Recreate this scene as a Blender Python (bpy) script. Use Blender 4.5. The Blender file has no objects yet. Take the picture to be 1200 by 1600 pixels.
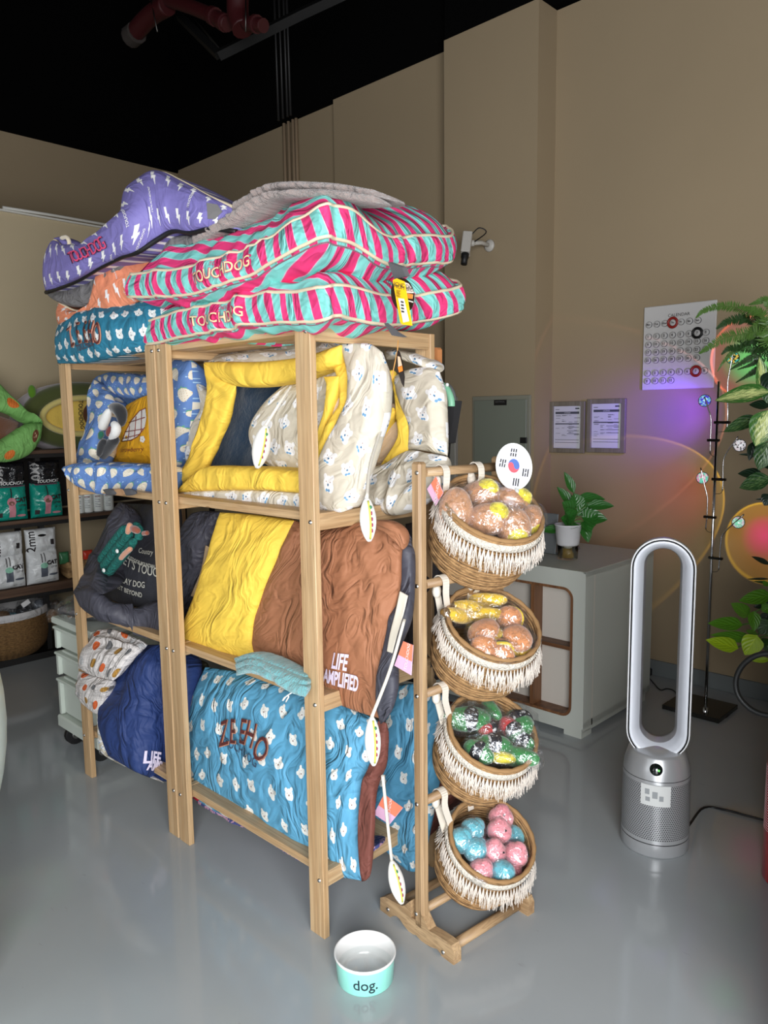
import bpy, bmesh, math, random
import numpy as np
from mathutils import Vector, Matrix
random.seed(4)
PI = math.pi
SC = bpy.context.scene
COL = SC.collection

# ------------------------------------------------------------------ camera
# world axes: x along the shelving's long side, y into its depth, z up (metres)
CAMR = np.array([[0.71952, 0.07792, -0.69009], [0.69434, -0.09919, 0.71275], [-0.01291, -0.99201, -0.12547]])
u_, _, v_ = np.linalg.svd(CAMR); CAMR = u_ @ v_
EYE = np.array([0.0, 0.0, 1.43])
cd = bpy.data.cameras.new('camera'); cam = bpy.data.objects.new('camera', cd); COL.objects.link(cam)
cd.sensor_width = 36; cd.lens = 27.0; cd.clip_start = 0.05; cd.clip_end = 60
mw = Matrix.Identity(4)
for i in range(3):
    mw[i][0] = CAMR[i, 0]; mw[i][1] = -CAMR[i, 1]; mw[i][2] = -CAMR[i, 2]; mw[i][3] = EYE[i]
cam.matrix_world = mw
SC.camera = cam
# ------------------------------------------------------------------ world, daylight, exposure
W = bpy.data.worlds.new('world'); SC.world = W; W.use_nodes = True
bg = W.node_tree.nodes['Background']; bg.inputs[0].default_value = (0.80, 0.88, 1.0, 1); bg.inputs[1].default_value = 0.12
def area(name, loc, target, sx, sy, power, color=(1, 1, 1)):
    l = bpy.data.lights.new(name, 'AREA'); l.shape = 'RECTANGLE'; l.size = sx; l.size_y = sy; l.energy = power; l.color = color
    o = bpy.data.objects.new(name, l); COL.objects.link(o); o.location = loc
    o.rotation_euler = (Vector(target) - Vector(loc)).to_track_quat('-Z', 'Y').to_euler(); return o
# daylight from the glazed shop front behind and to the right of the camera
area('shopfront_daylight', (1.15, -0.7, 1.3), (-1.5, 1.9, 0.55), 2.1, 2.1, 212, (0.97, 0.98, 1.0))
area('doorway_daylight', (-1.9, -2.2, 1.5), (-2.4, 2.5, 0.9), 1.6, 2.2, 26, (0.93, 0.97, 1.0))
SC.view_settings.view_transform = 'Standard'; SC.view_settings.look = 'None'
SC.view_settings.exposure = 0.0; SC.view_settings.gamma = 1.0; SC.view_settings.use_curve_mapping = False

# ------------------------------------------------------------------ measuring helper: a photo point on a world plane
def at(px, py, axis, val):
    r = CAMR @ np.array([(px - 600) / 1200., (py - 800) / 1200., 1.])
    return EYE + r * ((val - EYE[axis]) / r[axis])
def atp(px, py, p0, n):
    r = CAMR @ np.array([(px - 600) / 1200., (py - 800) / 1200., 1.])
    n = np.array(n, float); return EYE + r * (np.dot(np.array(p0) - EYE, n) / np.dot(r, n))

# ------------------------------------------------------------------ node expression helper
def lin(c):
    return tuple(((x / 255) / 12.92 if x / 255 <= 0.04045 else ((x / 255 + 0.055) / 1.055) ** 2.4) for x in c[:3]) + (1,)
class X:
    def __init__(s, nt, v): s.nt, s.v = nt, v
    def _m(s, op, *a, clamp=False):
        n = s.nt.nodes.new('ShaderNodeMath'); n.operation = op; n.use_clamp = clamp
        for i, q in enumerate((s,) + a):
            q = q.v if isinstance(q, X) else q
            if isinstance(q, (int, float)): n.inputs[i].default_value = q
            else: s.nt.links.new(q, n.inputs[i])
        return X(s.nt, n.outputs[0])
    def __add__(s, o): return s._m('ADD', o)
    __radd__ = __add__
    def __sub__(s, o): return s._m('SUBTRACT', o)
    def __rsub__(s, o): return (s * -1) + o
    def __mul__(s, o): return s._m('MULTIPLY', o)
    __rmul__ = __mul__
    def __truediv__(s, o): return s._m('DIVIDE', o)
    def __neg__(s): return s * -1
    def abs(s): return s._m('ABSOLUTE')
    def floor(s): return s._m('FLOOR')
    def fract(s): return s._m('FRACT')
    def sqrt(s): return s._m('SQRT')
    def sin(s): return s._m('SINE')
    def cos(s): return s._m('COSINE')
    def mod(s, o): return s._m('FLOORED_MODULO', o)
    def mx(s, o): return s._m('MAXIMUM', o)
    def mn(s, o): return s._m('MINIMUM', o)
    def lt(s, o): return s._m('LESS_THAN', o)
    def gt(s, o): return s._m('GREATER_THAN', o)
def sep(nt, sock):
    n = nt.nodes.new('ShaderNodeSeparateXYZ'); nt.links.new(sock, n.inputs[0]); return [X(nt, q) for q in n.outputs]
def comb(nt, *a):
    n = nt.nodes.new('ShaderNodeCombineXYZ')
    for i, q in enumerate(a):
        q = q.v if isinstance(q, X) else q
        if isinstance(q, (int, float)): n.inputs[i].default_value = q
        else: nt.links.new(q, n.inputs[i])
    return n.outputs[0]
def UV(nt):
    n = nt.nodes.new('ShaderNodeUVMap'); return sep(nt, n.outputs[0])[:2]
def OBJ(nt):
    n = nt.nodes.new('ShaderNodeTexCoord'); return sep(nt, n.outputs['Object'])
def noiseX(nt, vec, scale=5., detail=2., rough=.5, dist=0.):
    n = nt.nodes.new('ShaderNodeTexNoise'); n.inputs['Scale'].default_value = scale; n.inputs['Detail'].default_value = detail
    n.inputs['Roughness'].default_value = rough; n.inputs['Distortion'].default_value = dist
    if vec is not None: nt.links.new(vec, n.inputs['Vector'])
    return X(nt, n.outputs['Fac'])
def white(nt, a, b, k=0.):
    n = nt.nodes.new('ShaderNodeTexWhiteNoise'); n.noise_dimensions = '3D'
    nt.links.new(comb(nt, a, b, k), n.inputs['Vector']); return X(nt, n.outputs['Value'])
def mixc(nt, f, a, b):
    n = nt.nodes.new('ShaderNodeMix'); n.data_type = 'RGBA'
    f = f.v if isinstance(f, X) else f
    if isinstance(f, (int, float)): n.inputs[0].default_value = f
    else: nt.links.new(f, n.inputs[0])
    for i, q in ((6, a), (7, b)):
        if isinstance(q, tuple): n.inputs[i].default_value = q if len(q) == 4 else q + (1,)
        else: nt.links.new(q, n.inputs[i])
    return n.outputs[2]
MATS = {}
def mat(name, color, rough=.7, metal=0., bump=None, sheen=0., coat=0., trans=0., emit=None, ior=1.5, bumpd=.01, rfn=None, nrm=None):
    if name in MATS: return MATS[name]
    m = bpy.data.materials.new(name); m.use_nodes = True; nt = m.node_tree; p = nt.nodes['Principled BSDF']
    if callable(color): nt.links.new(color(nt), p.inputs['Base Color'])
    else: p.inputs['Base Color'].default_value = lin(color)
    p.inputs['Roughness'].default_value = rough; p.inputs['Metallic'].default_value = metal; p.inputs['IOR'].default_value = ior
    if rfn: nt.links.new(rfn(nt).v, p.inputs['Roughness'])
    if sheen: p.inputs['Sheen Weight'].default_value = sheen
    if coat: p.inputs['Coat Weight'].default_value = coat; p.inputs['Coat Roughness'].default_value = .08
    if trans: p.inputs['Transmission Weight'].default_value = trans
    if emit: p.inputs['Emission Color'].default_value = lin(emit[0]); p.inputs['Emission Strength'].default_value = emit[1]
    if bump:
        b = nt.nodes.new('ShaderNodeBump'); b.inputs['Strength'].default_value = bump[0]; b.inputs['Distance'].default_value = bumpd
        nt.links.new(bump[1](nt).v, b.inputs['Height']); nt.links.new(b.outputs[0], p.inputs['Normal'])
    MATS[name] = m; return m
# fabric creases: stretched noise on the uv, plus weave
def crease(su=14, sv=5, k=1.):
    def f(nt):
        u, v = UV(nt)
        w = noiseX(nt, comb(nt, u * 2, v * 2, 3.1), 2.2, 2)
        a = noiseX(nt, comb(nt, u * su + w * 5, v * sv + w * 3, 0.), 1.0, 3, .55)
        b = noiseX(nt, comb(nt, u * sv * 1.3 + w * 4, v * su * 1.1, 7.), 1.0, 2, .5)
        r1 = 1 - (a - .5).abs() * 7
        r2 = 1 - (b - .5).abs() * 7
        return (r1.mx(0) * .6 + r2.mx(0) * .4) * k
    return f
def fluff(scale=90):
    def f(nt):
        u, v = UV(nt); return noiseX(nt, comb(nt, u, v, 0.), scale, 3, .7)
    return f
def cloth(name, color, rough=.75, b=.35, su=14, sv=5, sheen=.0, bd=.012):
    return mat(name, color, rough, bump=(min(1., b * 1.5), crease(su, sv)), sheen=sheen, bumpd=bd)
def plush(name, color, scale=120, b=.8, bd=.01):
    return mat(name, color, .95, bump=(b, fluff(scale)), sheen=.5, bumpd=bd)
# ---- printed patterns
def cells(nt, sx, sy, jit=.12, rot=.5, seed=0.):
    u, v = UV(nt)
    y = v / sy; iy = y.floor()
    x = u / sx + iy.mod(2.) * .5; ix = x.floor()
    r1 = white(nt, ix, iy, seed + 1.3); r2 = white(nt, ix, iy, seed + 5.7); r3 = white(nt, ix, iy, seed + 9.1)
    lx = (x - ix - .5 + (r1 - .5) * jit) * sx; ly = (y - iy - .5 + (r2 - .5) * jit) * sy
    a = (r3 - .5) * 2 * rot; c, s = a.cos(), a.sin()
    return lx * c - ly * s, lx * s + ly * c, r1, r2, r3
def disc(x, y, cx, cy, rx, ry=None):
    ry = ry or rx
    a = (x - cx) / rx; b = (y - cy) / ry
    return (a * a + b * b).lt(1.)
def bears(bgc, fg, dot, sx=.084, sy=.071, k=1.0, rot=1.1, bow=None, seed=0.):
    def f(nt):
        x, y, r1, r2, r3 = cells(nt, sx, sy, .24, rot, seed)
        h = disc(x, y, 0, 0, .0145 * k, .0135 * k).mx(disc(x, y, -.010 * k, .0115 * k, .0052 * k)).mx(disc(x, y, .010 * k, .0115 * k, .0052 * k)).mx(disc(x, y, .009 * k, -.006 * k, .009 * k, .0085 * k))
        c = mixc(nt, h, lin(bgc), lin(fg))
        c = mixc(nt, disc(x, y, 0, -.002 * k, .0022 * k), c, lin(dot))
        c = mixc(nt, disc(x, y, -.006 * k, .003 * k, .0012 * k).mx(disc(x, y, .006 * k, .003 * k, .0012 * k)), c, lin((150, 110, 90)))
        if bow: c = mixc(nt, disc(x, y, -.0035 * k, -.0105 * k, .0036 * k, .0024 * k).mx(disc(x, y, .0035 * k, -.0105 * k, .0036 * k, .0024 * k)), c, lin(bow))
        return c
    return f
def strawb(nt):
    x, y, r1, r2, r3 = cells(nt, .062, .066, .12, .7, 3.)
    w = .0165 + y * .32
    b = ((x / w) * (x / w) + (y / .0225) * (y / .0225)).lt(1.)
    lf = disc(x, y, -.007, .0195, .008, .004).mx(disc(x, y, .007, .0195, .008, .004)).mx(disc(x, y, 0, .023, .003, .006))
    c = mixc(nt, lf, lin((98, 134, 194)), lin((98, 172, 132)))
    c = mixc(nt, b, c, lin((232, 224, 206)))
    sx_ = (x / .007); sy_ = (y / .008)
    fx = sx_ - sx_.floor() - .5; fy = sy_ - sy_.floor() - .5
    seed = ((fx * fx + fy * fy).lt(.018)) * b
    c = mixc(nt, seed, c, lin((196, 160, 110)))
    u, v = UV(nt); du = (u / .014); dv = (v / .013)
    g = white(nt, du.floor(), dv.floor(), 2.).gt(.80); fx = du.fract() - .5; fy = dv.fract() - .5
    dd = (fx * fx + fy * fy).lt(.03) * g * (1 - b)
    return mixc(nt, dd, c, lin((170, 205, 235)))
def bolts(bgc):
    def f(nt):
        x, y, r1, r2, r3 = cells(nt, .060, .105, .06, .12, 1.)
        up = (x + .003 - y * .35).abs().lt(.0055 - y * -.06) * y.gt(-.001) * y.lt(.024)
        lo = (x - .003 - y * .35).abs().lt(.0062 + y * .20) * y.lt(.003) * y.gt(-.026)
        bar = (y - x * .3).abs().lt(.0035) * x.abs().lt(.0115)
        c = mixc(nt, up.mx(lo).mx(bar), lin(bgc), lin((238, 236, 234)))
        return c
    return f
def stripes(nt):
    u, v = UV(nt)
    w = noiseX(nt, comb(nt, u, v, 0.), 4.5, 2.)
    t = (u + v * .40 + (w - .5) * .075) / .062
    d = (t.fract() - .5).abs()
    c = mixc(nt, d.lt(.25), lin((232, 58, 122)), lin((128, 208, 200)))
    e = (d - .25).abs().lt(.018)
    return mixc(nt, e, c, lin((196, 196, 206)))
def blots(bgc, cols, sx, sy, rx, ry, seed, rot=1.2):
    def f(nt):
        x, y, r1, r2, r3 = cells(nt, sx, sy, .35, rot, seed)
        c = lin(bgc); m = disc(x, y, 0, 0, rx, ry)
        k = len(cols)
        for i, q in enumerate(cols):
            band = m * r1.gt(i / k) * (1 - r1.gt((i + 1) / k))
            c = mixc(nt, band, c, lin(q))
            rr = x / rx; ln = ((rr * 2.5).fract() - .5).abs().lt(.09)
            c = mixc(nt, band * ln, c, lin(tuple(int(z * .72) for z in q)))
        return c
    return f
# ---- woods, floor, walls
def wood(name, a, b, axis=2, scale=1., rough=.5, knots=True):
    def col(nt):
        o = OBJ(nt); g = [o[0] * 26, o[1] * 26, o[2] * 26]; g[axis] = o[axis] * 1.3
        n = noiseX(nt, comb(nt, *g), 1.6 * scale, 4, .6, .6)
        n2 = noiseX(nt, comb(nt, *[q * 3 for q in g]), 2.2 * scale, 3)
        f = ((n - .38) * 2.6)._m('ADD', 0., clamp=True) * .75 + n2 * .25
        c = mixc(nt, f, lin(b), lin(a)); gr = noiseX(nt, comb(nt, *[q * (1. if k_ == axis else 2.2) for k_, q in enumerate(g)]), 1.1, 2, .5, 1.5); c = mixc(nt, (1 - (gr - .5).abs() * 16).mx(0) * .45, c, lin(tuple(int(q * .78) for q in b)))
        if knots:
            v = nt.nodes.new('ShaderNodeTexVoronoi'); v.inputs['Scale'].default_value = 3.4
            h = [o[0] * 1.6, o[1] * 1.6, o[2] * 1.6]; h[axis] = o[axis] * .8
            nt.links.new(comb(nt, *h), v.inputs['Vector'])
            c = mixc(nt, X(nt, v.outputs['Distance']).lt(.075) * .65, c, lin((122, 82, 48)))
        return c
    def bp(nt):
        o = OBJ(nt); g = [o[0] * 40, o[1] * 40, o[2] * 40]; g[axis] = o[axis] * 2
        return noiseX(nt, comb(nt, *g), 2., 3)
    return mat(name, col, rough, bump=(.15, bp), bumpd=.003)
PINE = [wood('pine_' + 'xyz'[k], (214, 186, 146), (176, 140, 98), k) for k in range(3)]
RACKW = [wood('ash_' + 'xyz'[k], (206, 176, 136), (140, 108, 74), k, .6) for k in range(3)]
WALNUT = [wood('walnut_' + 'xyz'[k], (150, 104, 68), (96, 62, 38), k, .8, knots=False) for k in range(3)]
BOARD = wood('brown_board', (112, 86, 68), (70, 50, 38), 1, .7, .45, False)
def fl_col(nt):
    o = OBJ(nt); n = noiseX(nt, comb(nt, o[0], o[1], 0.), 1.3, 4, .6)
    s = noiseX(nt, comb(nt, o[0] * 3, o[1] * 14, 1.), 3., 3, .7)
    c = mixc(nt, n, lin((156, 162, 165)), lin((176, 181, 183)))
    return mixc(nt, s.gt(.71) * .25, c, lin((132, 134, 132)))
FLOOR = mat('grey_epoxy', fl_col, .16, bump=(.05, lambda nt: noiseX(nt, comb(nt, *OBJ(nt)), 2.2, 3, .55)), bumpd=.02, rfn=lambda nt: noiseX(nt, comb(nt, *OBJ(nt)), 3., 3) * .10 + .05)
def plaster(name, c, a=.92):
    return mat(name, lambda nt: mixc(nt, noiseX(nt, comb(nt, *OBJ(nt)), 1.1, 3), lin(tuple(int(q * a) for q in c)), lin(c)), .85, bump=(.06, lambda nt: noiseX(nt, comb(nt, *OBJ(nt)), 140, 2)), bumpd=.002)
TAN = plaster('tan_plaster', (166, 147, 118)); TAN2 = plaster('tan_partition', (192, 176, 144)); BLACKP = mat('black_paint', (7, 7, 7), 1.)
BLACKP.node_tree.nodes['Principled BSDF'].inputs['Specular IOR Level'].default_value = .05
BLK = mat('black_metal', (26, 25, 25), .45); CHROME = mat('chrome', (210, 210, 212), .12, 1.); STEEL = mat('screw_steel', (190, 188, 184), .3, 1.)
WHITEP = mat('white_plastic', (232, 236, 232), .4); BLKP = mat('black_plastic', (18, 18, 19), .5)
CREAM = cloth('cream_piping', (222, 206, 176), .9, .2)
INK = mat('dark_print', (40, 32, 34), .8); INKW = mat('white_print', (236, 234, 232), .8)

# ------------------------------------------------------------------ objects
def tag(o, label=None, cat=None, group=None, kind=None):
    for k, v in (('label', label), ('category', cat), ('group', group), ('kind', kind)):
        if v: o[k] = v
    return o
def wl(o):
    v = Vector((0, 0, 0))
    while o is not None: v += o.location; o = o.parent
    return v
def thing(name, label, cat, loc=(0, 0, 0), group=None, kind=None, parent=None):
    o = bpy.data.objects.new(name, None); COL.objects.link(o); o.empty_display_size = .05
    o.location = Vector([float(q) for q in loc]); return tag(o, label, cat, group, kind)
def obj(name, me, m, parent=None, smooth=False, label=None):
    """me in world coordinates; stored relative to the parent's world position"""
    if smooth:
        me.polygons.foreach_set('use_smooth', [True] * len(me.polygons))
    if m is not None:
        for q in (m if isinstance(m, (list, tuple)) else [m]): me.materials.append(q)
    me.name = name
    o = bpy.data.objects.new(name, me); COL.objects.link(o)
    if parent is not None:
        off = wl(parent); me.transform(Matrix.Translation(-off)); o.parent = parent
    if label: o['label'] = label
    return o
def npmesh(v, f, uv=None):
    """v (n,3); f (m,k) quads or tris; uv per vertex"""
    v = np.asarray(v, np.float32); f = np.asarray(f, np.int32); me = bpy.data.meshes.new('m')
    k = f.shape[1]; me.vertices.add(len(v)); me.vertices.foreach_set('co', v.ravel())
    me.loops.add(f.size); me.loops.foreach_set('vertex_index', f.ravel())
    me.polygons.add(len(f)); me.polygons.foreach_set('loop_start', np.arange(0, f.size, k, dtype=np.int32))
    me.update(calc_edges=True)
    if uv is not None:
        l = me.uv_layers.new(name='UVMap'); l.data.foreach_set('uv', np.asarray(uv, np.float32)[f.ravel()].ravel())
    return me
class MB:
    """collects primitives in one bmesh, world coordinates"""
    def __init__(s): s.b = bmesh.new(); s.mi = 0
    def _fin(s, verts):
        fs = {f for v in verts for f in v.link_faces}
        for f in fs: f.material_index = s.mi
    def box(s, c, d, bev=0., rot=None, M=None):
        T = Matrix.Translation(Vector([float(q) for q in c])) @ (rot.to_4x4() if rot is not None else Matrix.Identity(4)) @ Matrix.Diagonal((d[0], d[1], d[2], 1))
        t = bmesh.new(); bmesh.ops.create_cube(t, size=1.); bmesh.ops.transform(t, matrix=T, verts=t.verts)
        if bev: bmesh.ops.bevel(t, geom=list(t.edges), offset=bev, segments=1, affect='EDGES', clamp_overlap=True)
        s._merge(t); return s
    def _merge(s, t):
        vm = {}
        for v in t.verts: vm[v] = s.b.verts.new(v.co)
        for f in t.faces:
            try:
                g = s.b.faces.new([vm[v] for v in f.verts]); g.material_index = s.mi; g.smooth = f.smooth
            except ValueError: pass
        t.free()
    def bx(s, x0, x1, y0, y1, z0, z1, bev=0.): return s.box(((x0 + x1) / 2, (y0 + y1) / 2, (z0 + z1) / 2), (abs(x1 - x0), abs(y1 - y0), abs(z1 - z0)), bev)
    def tube(s, pts, r, seg=10, cap=True, smooth=True, closed=False):
        pts = [Vector([float(q) for q in p]) for p in pts]; n = len(pts); rr = r if hasattr(r, '__len__') else [r] * n
        rings = []; up = None
        for i, p in enumerate(pts):
            d = (pts[(i + 1) % n] - pts[i - 1]) if closed else (pts[min(i + 1, n - 1)] - pts[max(i - 1, 0)])
            if d.length < 1e-9: d = Vector((0, 0, 1))
            d.normalize()
            if up is None: up = Vector((0, 0, 1)) if abs(d.z) < .9 else Vector((1, 0, 0))
            a = d.cross(up)
            if a.length < 1e-6: a = d.orthogonal()
            a.normalize(); b = a.cross(d).normalized(); up = b
            rings.append([s.b.verts.new(p + (a * math.cos(t) + b * math.sin(t)) * rr[i]) for t in [2 * PI * k / seg for k in range(seg)]])
        for i in range(n if closed else n - 1):
            A, B = rings[i], rings[(i + 1) % n]
            for k in range(seg):
                f = s.b.faces.new((A[k], B[k], B[(k + 1) % seg], A[(k + 1) % seg])); f.smooth = smooth; f.material_index = s.mi
        if cap and not closed:
            for R_ in (rings[0], rings[-1]):
                f = s.b.faces.new(R_ if R_ is rings[-1] else R_[::-1]); f.material_index = s.mi
        return s
    def lathe(s, prof, c=(0, 0, 0), seg=32, rot=None, smooth=True):
        """prof list of (r, z)"""
        c = Vector([float(q) for q in c]); rot = rot or Matrix.Identity(3); rings = []
        for r, z in prof:
            if r < 1e-6: rings.append([s.b.verts.new(c + rot @ Vector((0, 0, z)))])
            else: rings.append([s.b.verts.new(c + rot @ Vector((r * math.cos(2 * PI * k / seg), r * math.sin(2 * PI * k / seg), z))) for k in range(seg)])
        for A, B in zip(rings, rings[1:]):
            for k in range(seg):
                q = [A[k % len(A)], A[(k + 1) % len(A)], B[(k + 1) % len(B)], B[k % len(B)]]
                q = [v for i, v in enumerate(q) if v not in q[:i]]
                if len(q) > 2:
                    try: f = s.b.faces.new(q); f.smooth = smooth; f.material_index = s.mi
                    except ValueError: pass
        return s
    def prism(s, poly, d):
        """poly: list of 3-D points (planar), d: extrusion vector"""
        a = [s.b.verts.new(Vector([float(q) for q in p])) for p in poly]; d = Vector([float(q) for q in d])
        b = [s.b.verts.new(v.co + d) for v in a]; n = len(a)
        for L in (a[::-1], b): 
            f = s.b.faces.new(L); f.material_index = s.mi
        for i in range(n):
            f = s.b.faces.new((a[i], a[(i + 1) % n], b[(i + 1) % n], b[i])); f.material_index = s.mi
        return s
    def ball(s, c, r, seg=16, rot=None, sq=(1, 1, 1)):
        T = Matrix.Translation(Vector([float(q) for q in c])) @ (rot.to_4x4() if rot is not None else Matrix.Identity(4)) @ Matrix.Diagonal((r * sq[0], r * sq[1], r * sq[2], 1))
        t = bmesh.new(); bmesh.ops.create_uvsphere(t, u_segments=seg, v_segments=max(6, seg * 2 // 3), radius=1., matrix=T)
        for f in t.faces: f.smooth = True
        s._merge(t); return s
    def mesh(s):
        bmesh.ops.recalc_face_normals(s.b, faces=s.b.faces[:]); me = bpy.data.meshes.new('m'); s.b.to_mesh(me); s.b.free(); return me
    def build(s, name, m, parent=None, label=None): return obj(name, s.mesh(), m, parent, label=label)

# ------------------------------------------------------------------ soft surfaces
def _h(ix, iy, iz, seed):
    n = (ix * 374761393 + iy * 668265263 + iz * 2147483647 + seed * 974634777) & 0xffffffff
    n = ((n ^ (n >> 13)) * 1274126177) & 0xffffffff
    return ((n ^ (n >> 16)) & 0xffff) / 65535.
def vn(x, y, z=0., seed=1):
    x, y = np.broadcast_arrays(np.asarray(x, float), np.asarray(y, float)); z = np.zeros_like(x) + z
    i, j, k = (np.floor(q).astype(np.int64) for q in (x, y, z)); f, g, h = x - i, y - j, z - k
    f, g, h = (q * q * (3 - 2 * q) for q in (f, g, h)); r = 0
    for a in (0, 1):
        for b in (0, 1):
            for c in (0, 1):
                r = r + _h(i + a, j + b, k + c, seed) * (f if a else 1 - f) * (g if b else 1 - g) * (h if c else 1 - h)
    return r
def ridge(x, y, seed): return 1 - np.abs(vn(x, y, 0, seed) * 2 - 1) * 1.6
def crw(n, t):
    """catmull-rom weights: t in 0..1 over n control points"""
    t = np.clip(np.asarray(t, float), 0, 1) * (n - 1); i = np.minimum(np.floor(t).astype(int), n - 2); f = t - i
    Wt = np.zeros((len(t), n)); r = np.arange(len(t))
    w = [-.5 * f + f * f - .5 * f ** 3, 1 - 2.5 * f * f + 1.5 * f ** 3, .5 * f + 2 * f * f - 1.5 * f ** 3, -.5 * f * f + .5 * f ** 3]
    for k in range(4):
        j = i + k - 1
        lo = j < 0; hi = j > n - 1; ok = ~(lo | hi)
        np.add.at(Wt, (r[ok], j[ok]), w[k][ok])
        if lo.any(): np.add.at(Wt, (r[lo], np.zeros(lo.sum(), int)), 2 * w[k][lo]); np.add.at(Wt, (r[lo], np.full(lo.sum(), min(1, n - 1))), -w[k][lo])
        if hi.any(): np.add.at(Wt, (r[hi], np.full(hi.sum(), n - 1)), 2 * w[k][hi]); np.add.at(Wt, (r[hi], np.full(hi.sum(), max(n - 2, 0))), -w[k][hi])
    return Wt
def smooth_path(pts, n=40, closed=False):
    p = np.array(pts, float)
    if closed: p = np.vstack([p, p[:1]])
    return crw(len(p), np.linspace(0, 1, n)) @ p
def quadfaces(nu, nv, off=0):
    i, j = np.meshgrid(np.arange(nu - 1), np.arange(nv - 1), indexing='ij'); a = (i * nv + j).ravel() + off
    return np.stack([a, a + nv, a + nv + 1, a + 1], 1)
class Puff:
    """closed stuffed body: ctrl rows (top->bottom) x cols (left->right) of 3-D points; tf / tb front and back thickness"""
    def __init__(s, ctrl, tf=.03, tb=.05, p=4., n=(60, 60), wr=.006, wf=(9, 9), pk=.006, pf=26, seed=1, view=None, uvs=1., uvo=(0, 0), rotuv=0., sag=0.):
        s.c = np.array(ctrl, float); s.tf, s.tb, s.p, s.n = tf, tb, p, n; s.wr, s.wf, s.pk, s.pf, s.seed = wr, wf, pk, pf, seed
        m0 = s.c.shape; a = s.c[m0[0] // 2]; b = s.c[:, m0[1] // 2]
        s.Lu = np.linalg.norm(np.diff(a, axis=0), axis=1).sum(); s.Lv = np.linalg.norm(np.diff(b, axis=0), axis=1).sum()
        s.uvs, s.uvo, s.ru = uvs, uvo, rotuv; s.sg = 1.
        mid, nn = s.base(np.array([.5]), np.array([.5]))
        vw = EYE if view is None else np.array(view, float)
        if np.dot(nn[0, 0], vw - mid[0, 0]) < 0: s.sg = -1.
        q = nn[0, 0] * s.sg; ax = 0 if abs(q[0]) > abs(q[1]) else 1; s.bd = np.zeros(3); s.bd[ax] = -np.sign(q[ax])
    def base(s, u, v):
        m, n, _ = s.c.shape; e = 1e-3
        f = lambda uu, vv: np.einsum('ai,ijk,bj->bak', crw(m, vv), s.c, crw(n, uu))
        P = f(u, v); du = f(u + e, v) - f(u - e, v); dv = f(u, v + e) - f(u, v - e)
        nn = np.cross(du, dv); nn /= np.linalg.norm(nn, axis=2, keepdims=True) + 1e-12
        return P, nn * s.sg
    def ev(s, u, v, side=1):
        P, N = s.base(u, v); U, V = np.meshgrid(u, v, indexing='ij'); d = s.disp(U, V)
        if side > 0: return P + N * d[..., None]
        pr = np.clip((1 - np.abs(2 * U - 1) ** s.p) * (1 - np.abs(2 * V - 1) ** s.p), 0, 1) ** .5; k = min(s.tb, .03)
        return P - N * (pr * k)[..., None] + s.bd * (pr * (s.tb - k + s._w * .5))[..., None]
    def at(s, u, v, lift=.002):
        u = np.array([float(np.clip(u, 0, 1))]); v = np.array([float(np.clip(v, 0, 1))]); P, N = s.base(u, v)
        return s.ev(u, v)[0, 0] + N[0, 0] * lift
    def many(s, us, vs, lift):
        us = np.clip(np.asarray(us, float), 0, 1); vs = np.clip(np.asarray(vs, float), 0, 1); m, n, _ = s.c.shape; e = 1e-3
        f = lambda uu, vv: np.einsum('ai,ijk,aj->ak', crw(m, vv), s.c, crw(n, uu))
        P = f(us, vs); nn = np.cross(f(us + e, vs) - f(us - e, vs), f(us, vs + e) - f(us, vs - e)); nn /= np.linalg.norm(nn, axis=1, keepdims=True) + 1e-12; N = nn * s.sg
        h = s.disp(us, vs); return P + N * (h + lift)[:, None] if np.ndim(lift) else P + N * (h + lift)[:, None]
    def disp(s, U, V):
        p = s.p; pr = np.clip((1 - np.abs(2 * U - 1) ** p) * (1 - np.abs(2 * V - 1) ** p), 0, 1) ** .5
        x, y = U * s.Lu, V * s.Lv
        w = s.wr * ((ridge(x * s.wf[0] + 2 * vn(x * 3, y * 3, 0, s.seed + 9), y * s.wf[1], s.seed) - .5) + .5 * (ridge(x * s.wf[1] * 1.7, y * s.wf[0] * 1.7, s.seed + 3) - .5) + .8 * (vn(x * 4, y * 4, 1, s.seed + 5) - .5))
        ed = np.minimum(np.minimum(x, s.Lu - x), np.minimum(y, s.Lv - y)); al = np.where(np.minimum(x, s.Lu - x) < np.minimum(y, s.Lv - y), y, x)
        w = w + s.pk * np.exp(-ed / .045) * (1 - np.exp(-ed / .008)) * (vn(al * s.pf, ed * 4, 2, s.seed + 7) - .5) * 2
        s._w = w; return pr * (s.tf + w * (pr > .02))
    def mesh(s):
        nu, nv = s.n; a = .5 - .5 * np.cos(PI * np.linspace(0, 1, nu)); b = .5 - .5 * np.cos(PI * np.linspace(0, 1, nv))
        a = .6 * a + .4 * np.linspace(0, 1, nu); b = .6 * b + .4 * np.linspace(0, 1, nv)
        F = s.ev(a, b, 1).reshape(-1, 3); B = s.ev(a, b, -1).reshape(-1, 3)
        U, V = np.meshgrid(a * s.Lu, (1 - b) * s.Lv, indexing='ij'); uv = np.stack([U.ravel(), V.ravel()], 1)
        if s.ru: c_, s_ = math.cos(s.ru), math.sin(s.ru); uv = uv @ np.array([[c_, s_], [-s_, c_]])
        uv = uv * s.uvs + np.array(s.uvo); q = quadfaces(nu, nv)
        fr = q if s.sg < 0 else q[:, ::-1]
        me = npmesh(np.vstack([F, B]), np.vstack([fr, fr[:, ::-1] + nu * nv]), np.vstack([uv, uv + .37]))
        bm = bmesh.new(); bm.from_mesh(me); bmesh.ops.remove_doubles(bm, verts=bm.verts, dist=1e-5); bmesh.ops.recalc_face_normals(bm, faces=bm.faces[:]); bm.to_mesh(me); bm.free()
        return me
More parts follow.
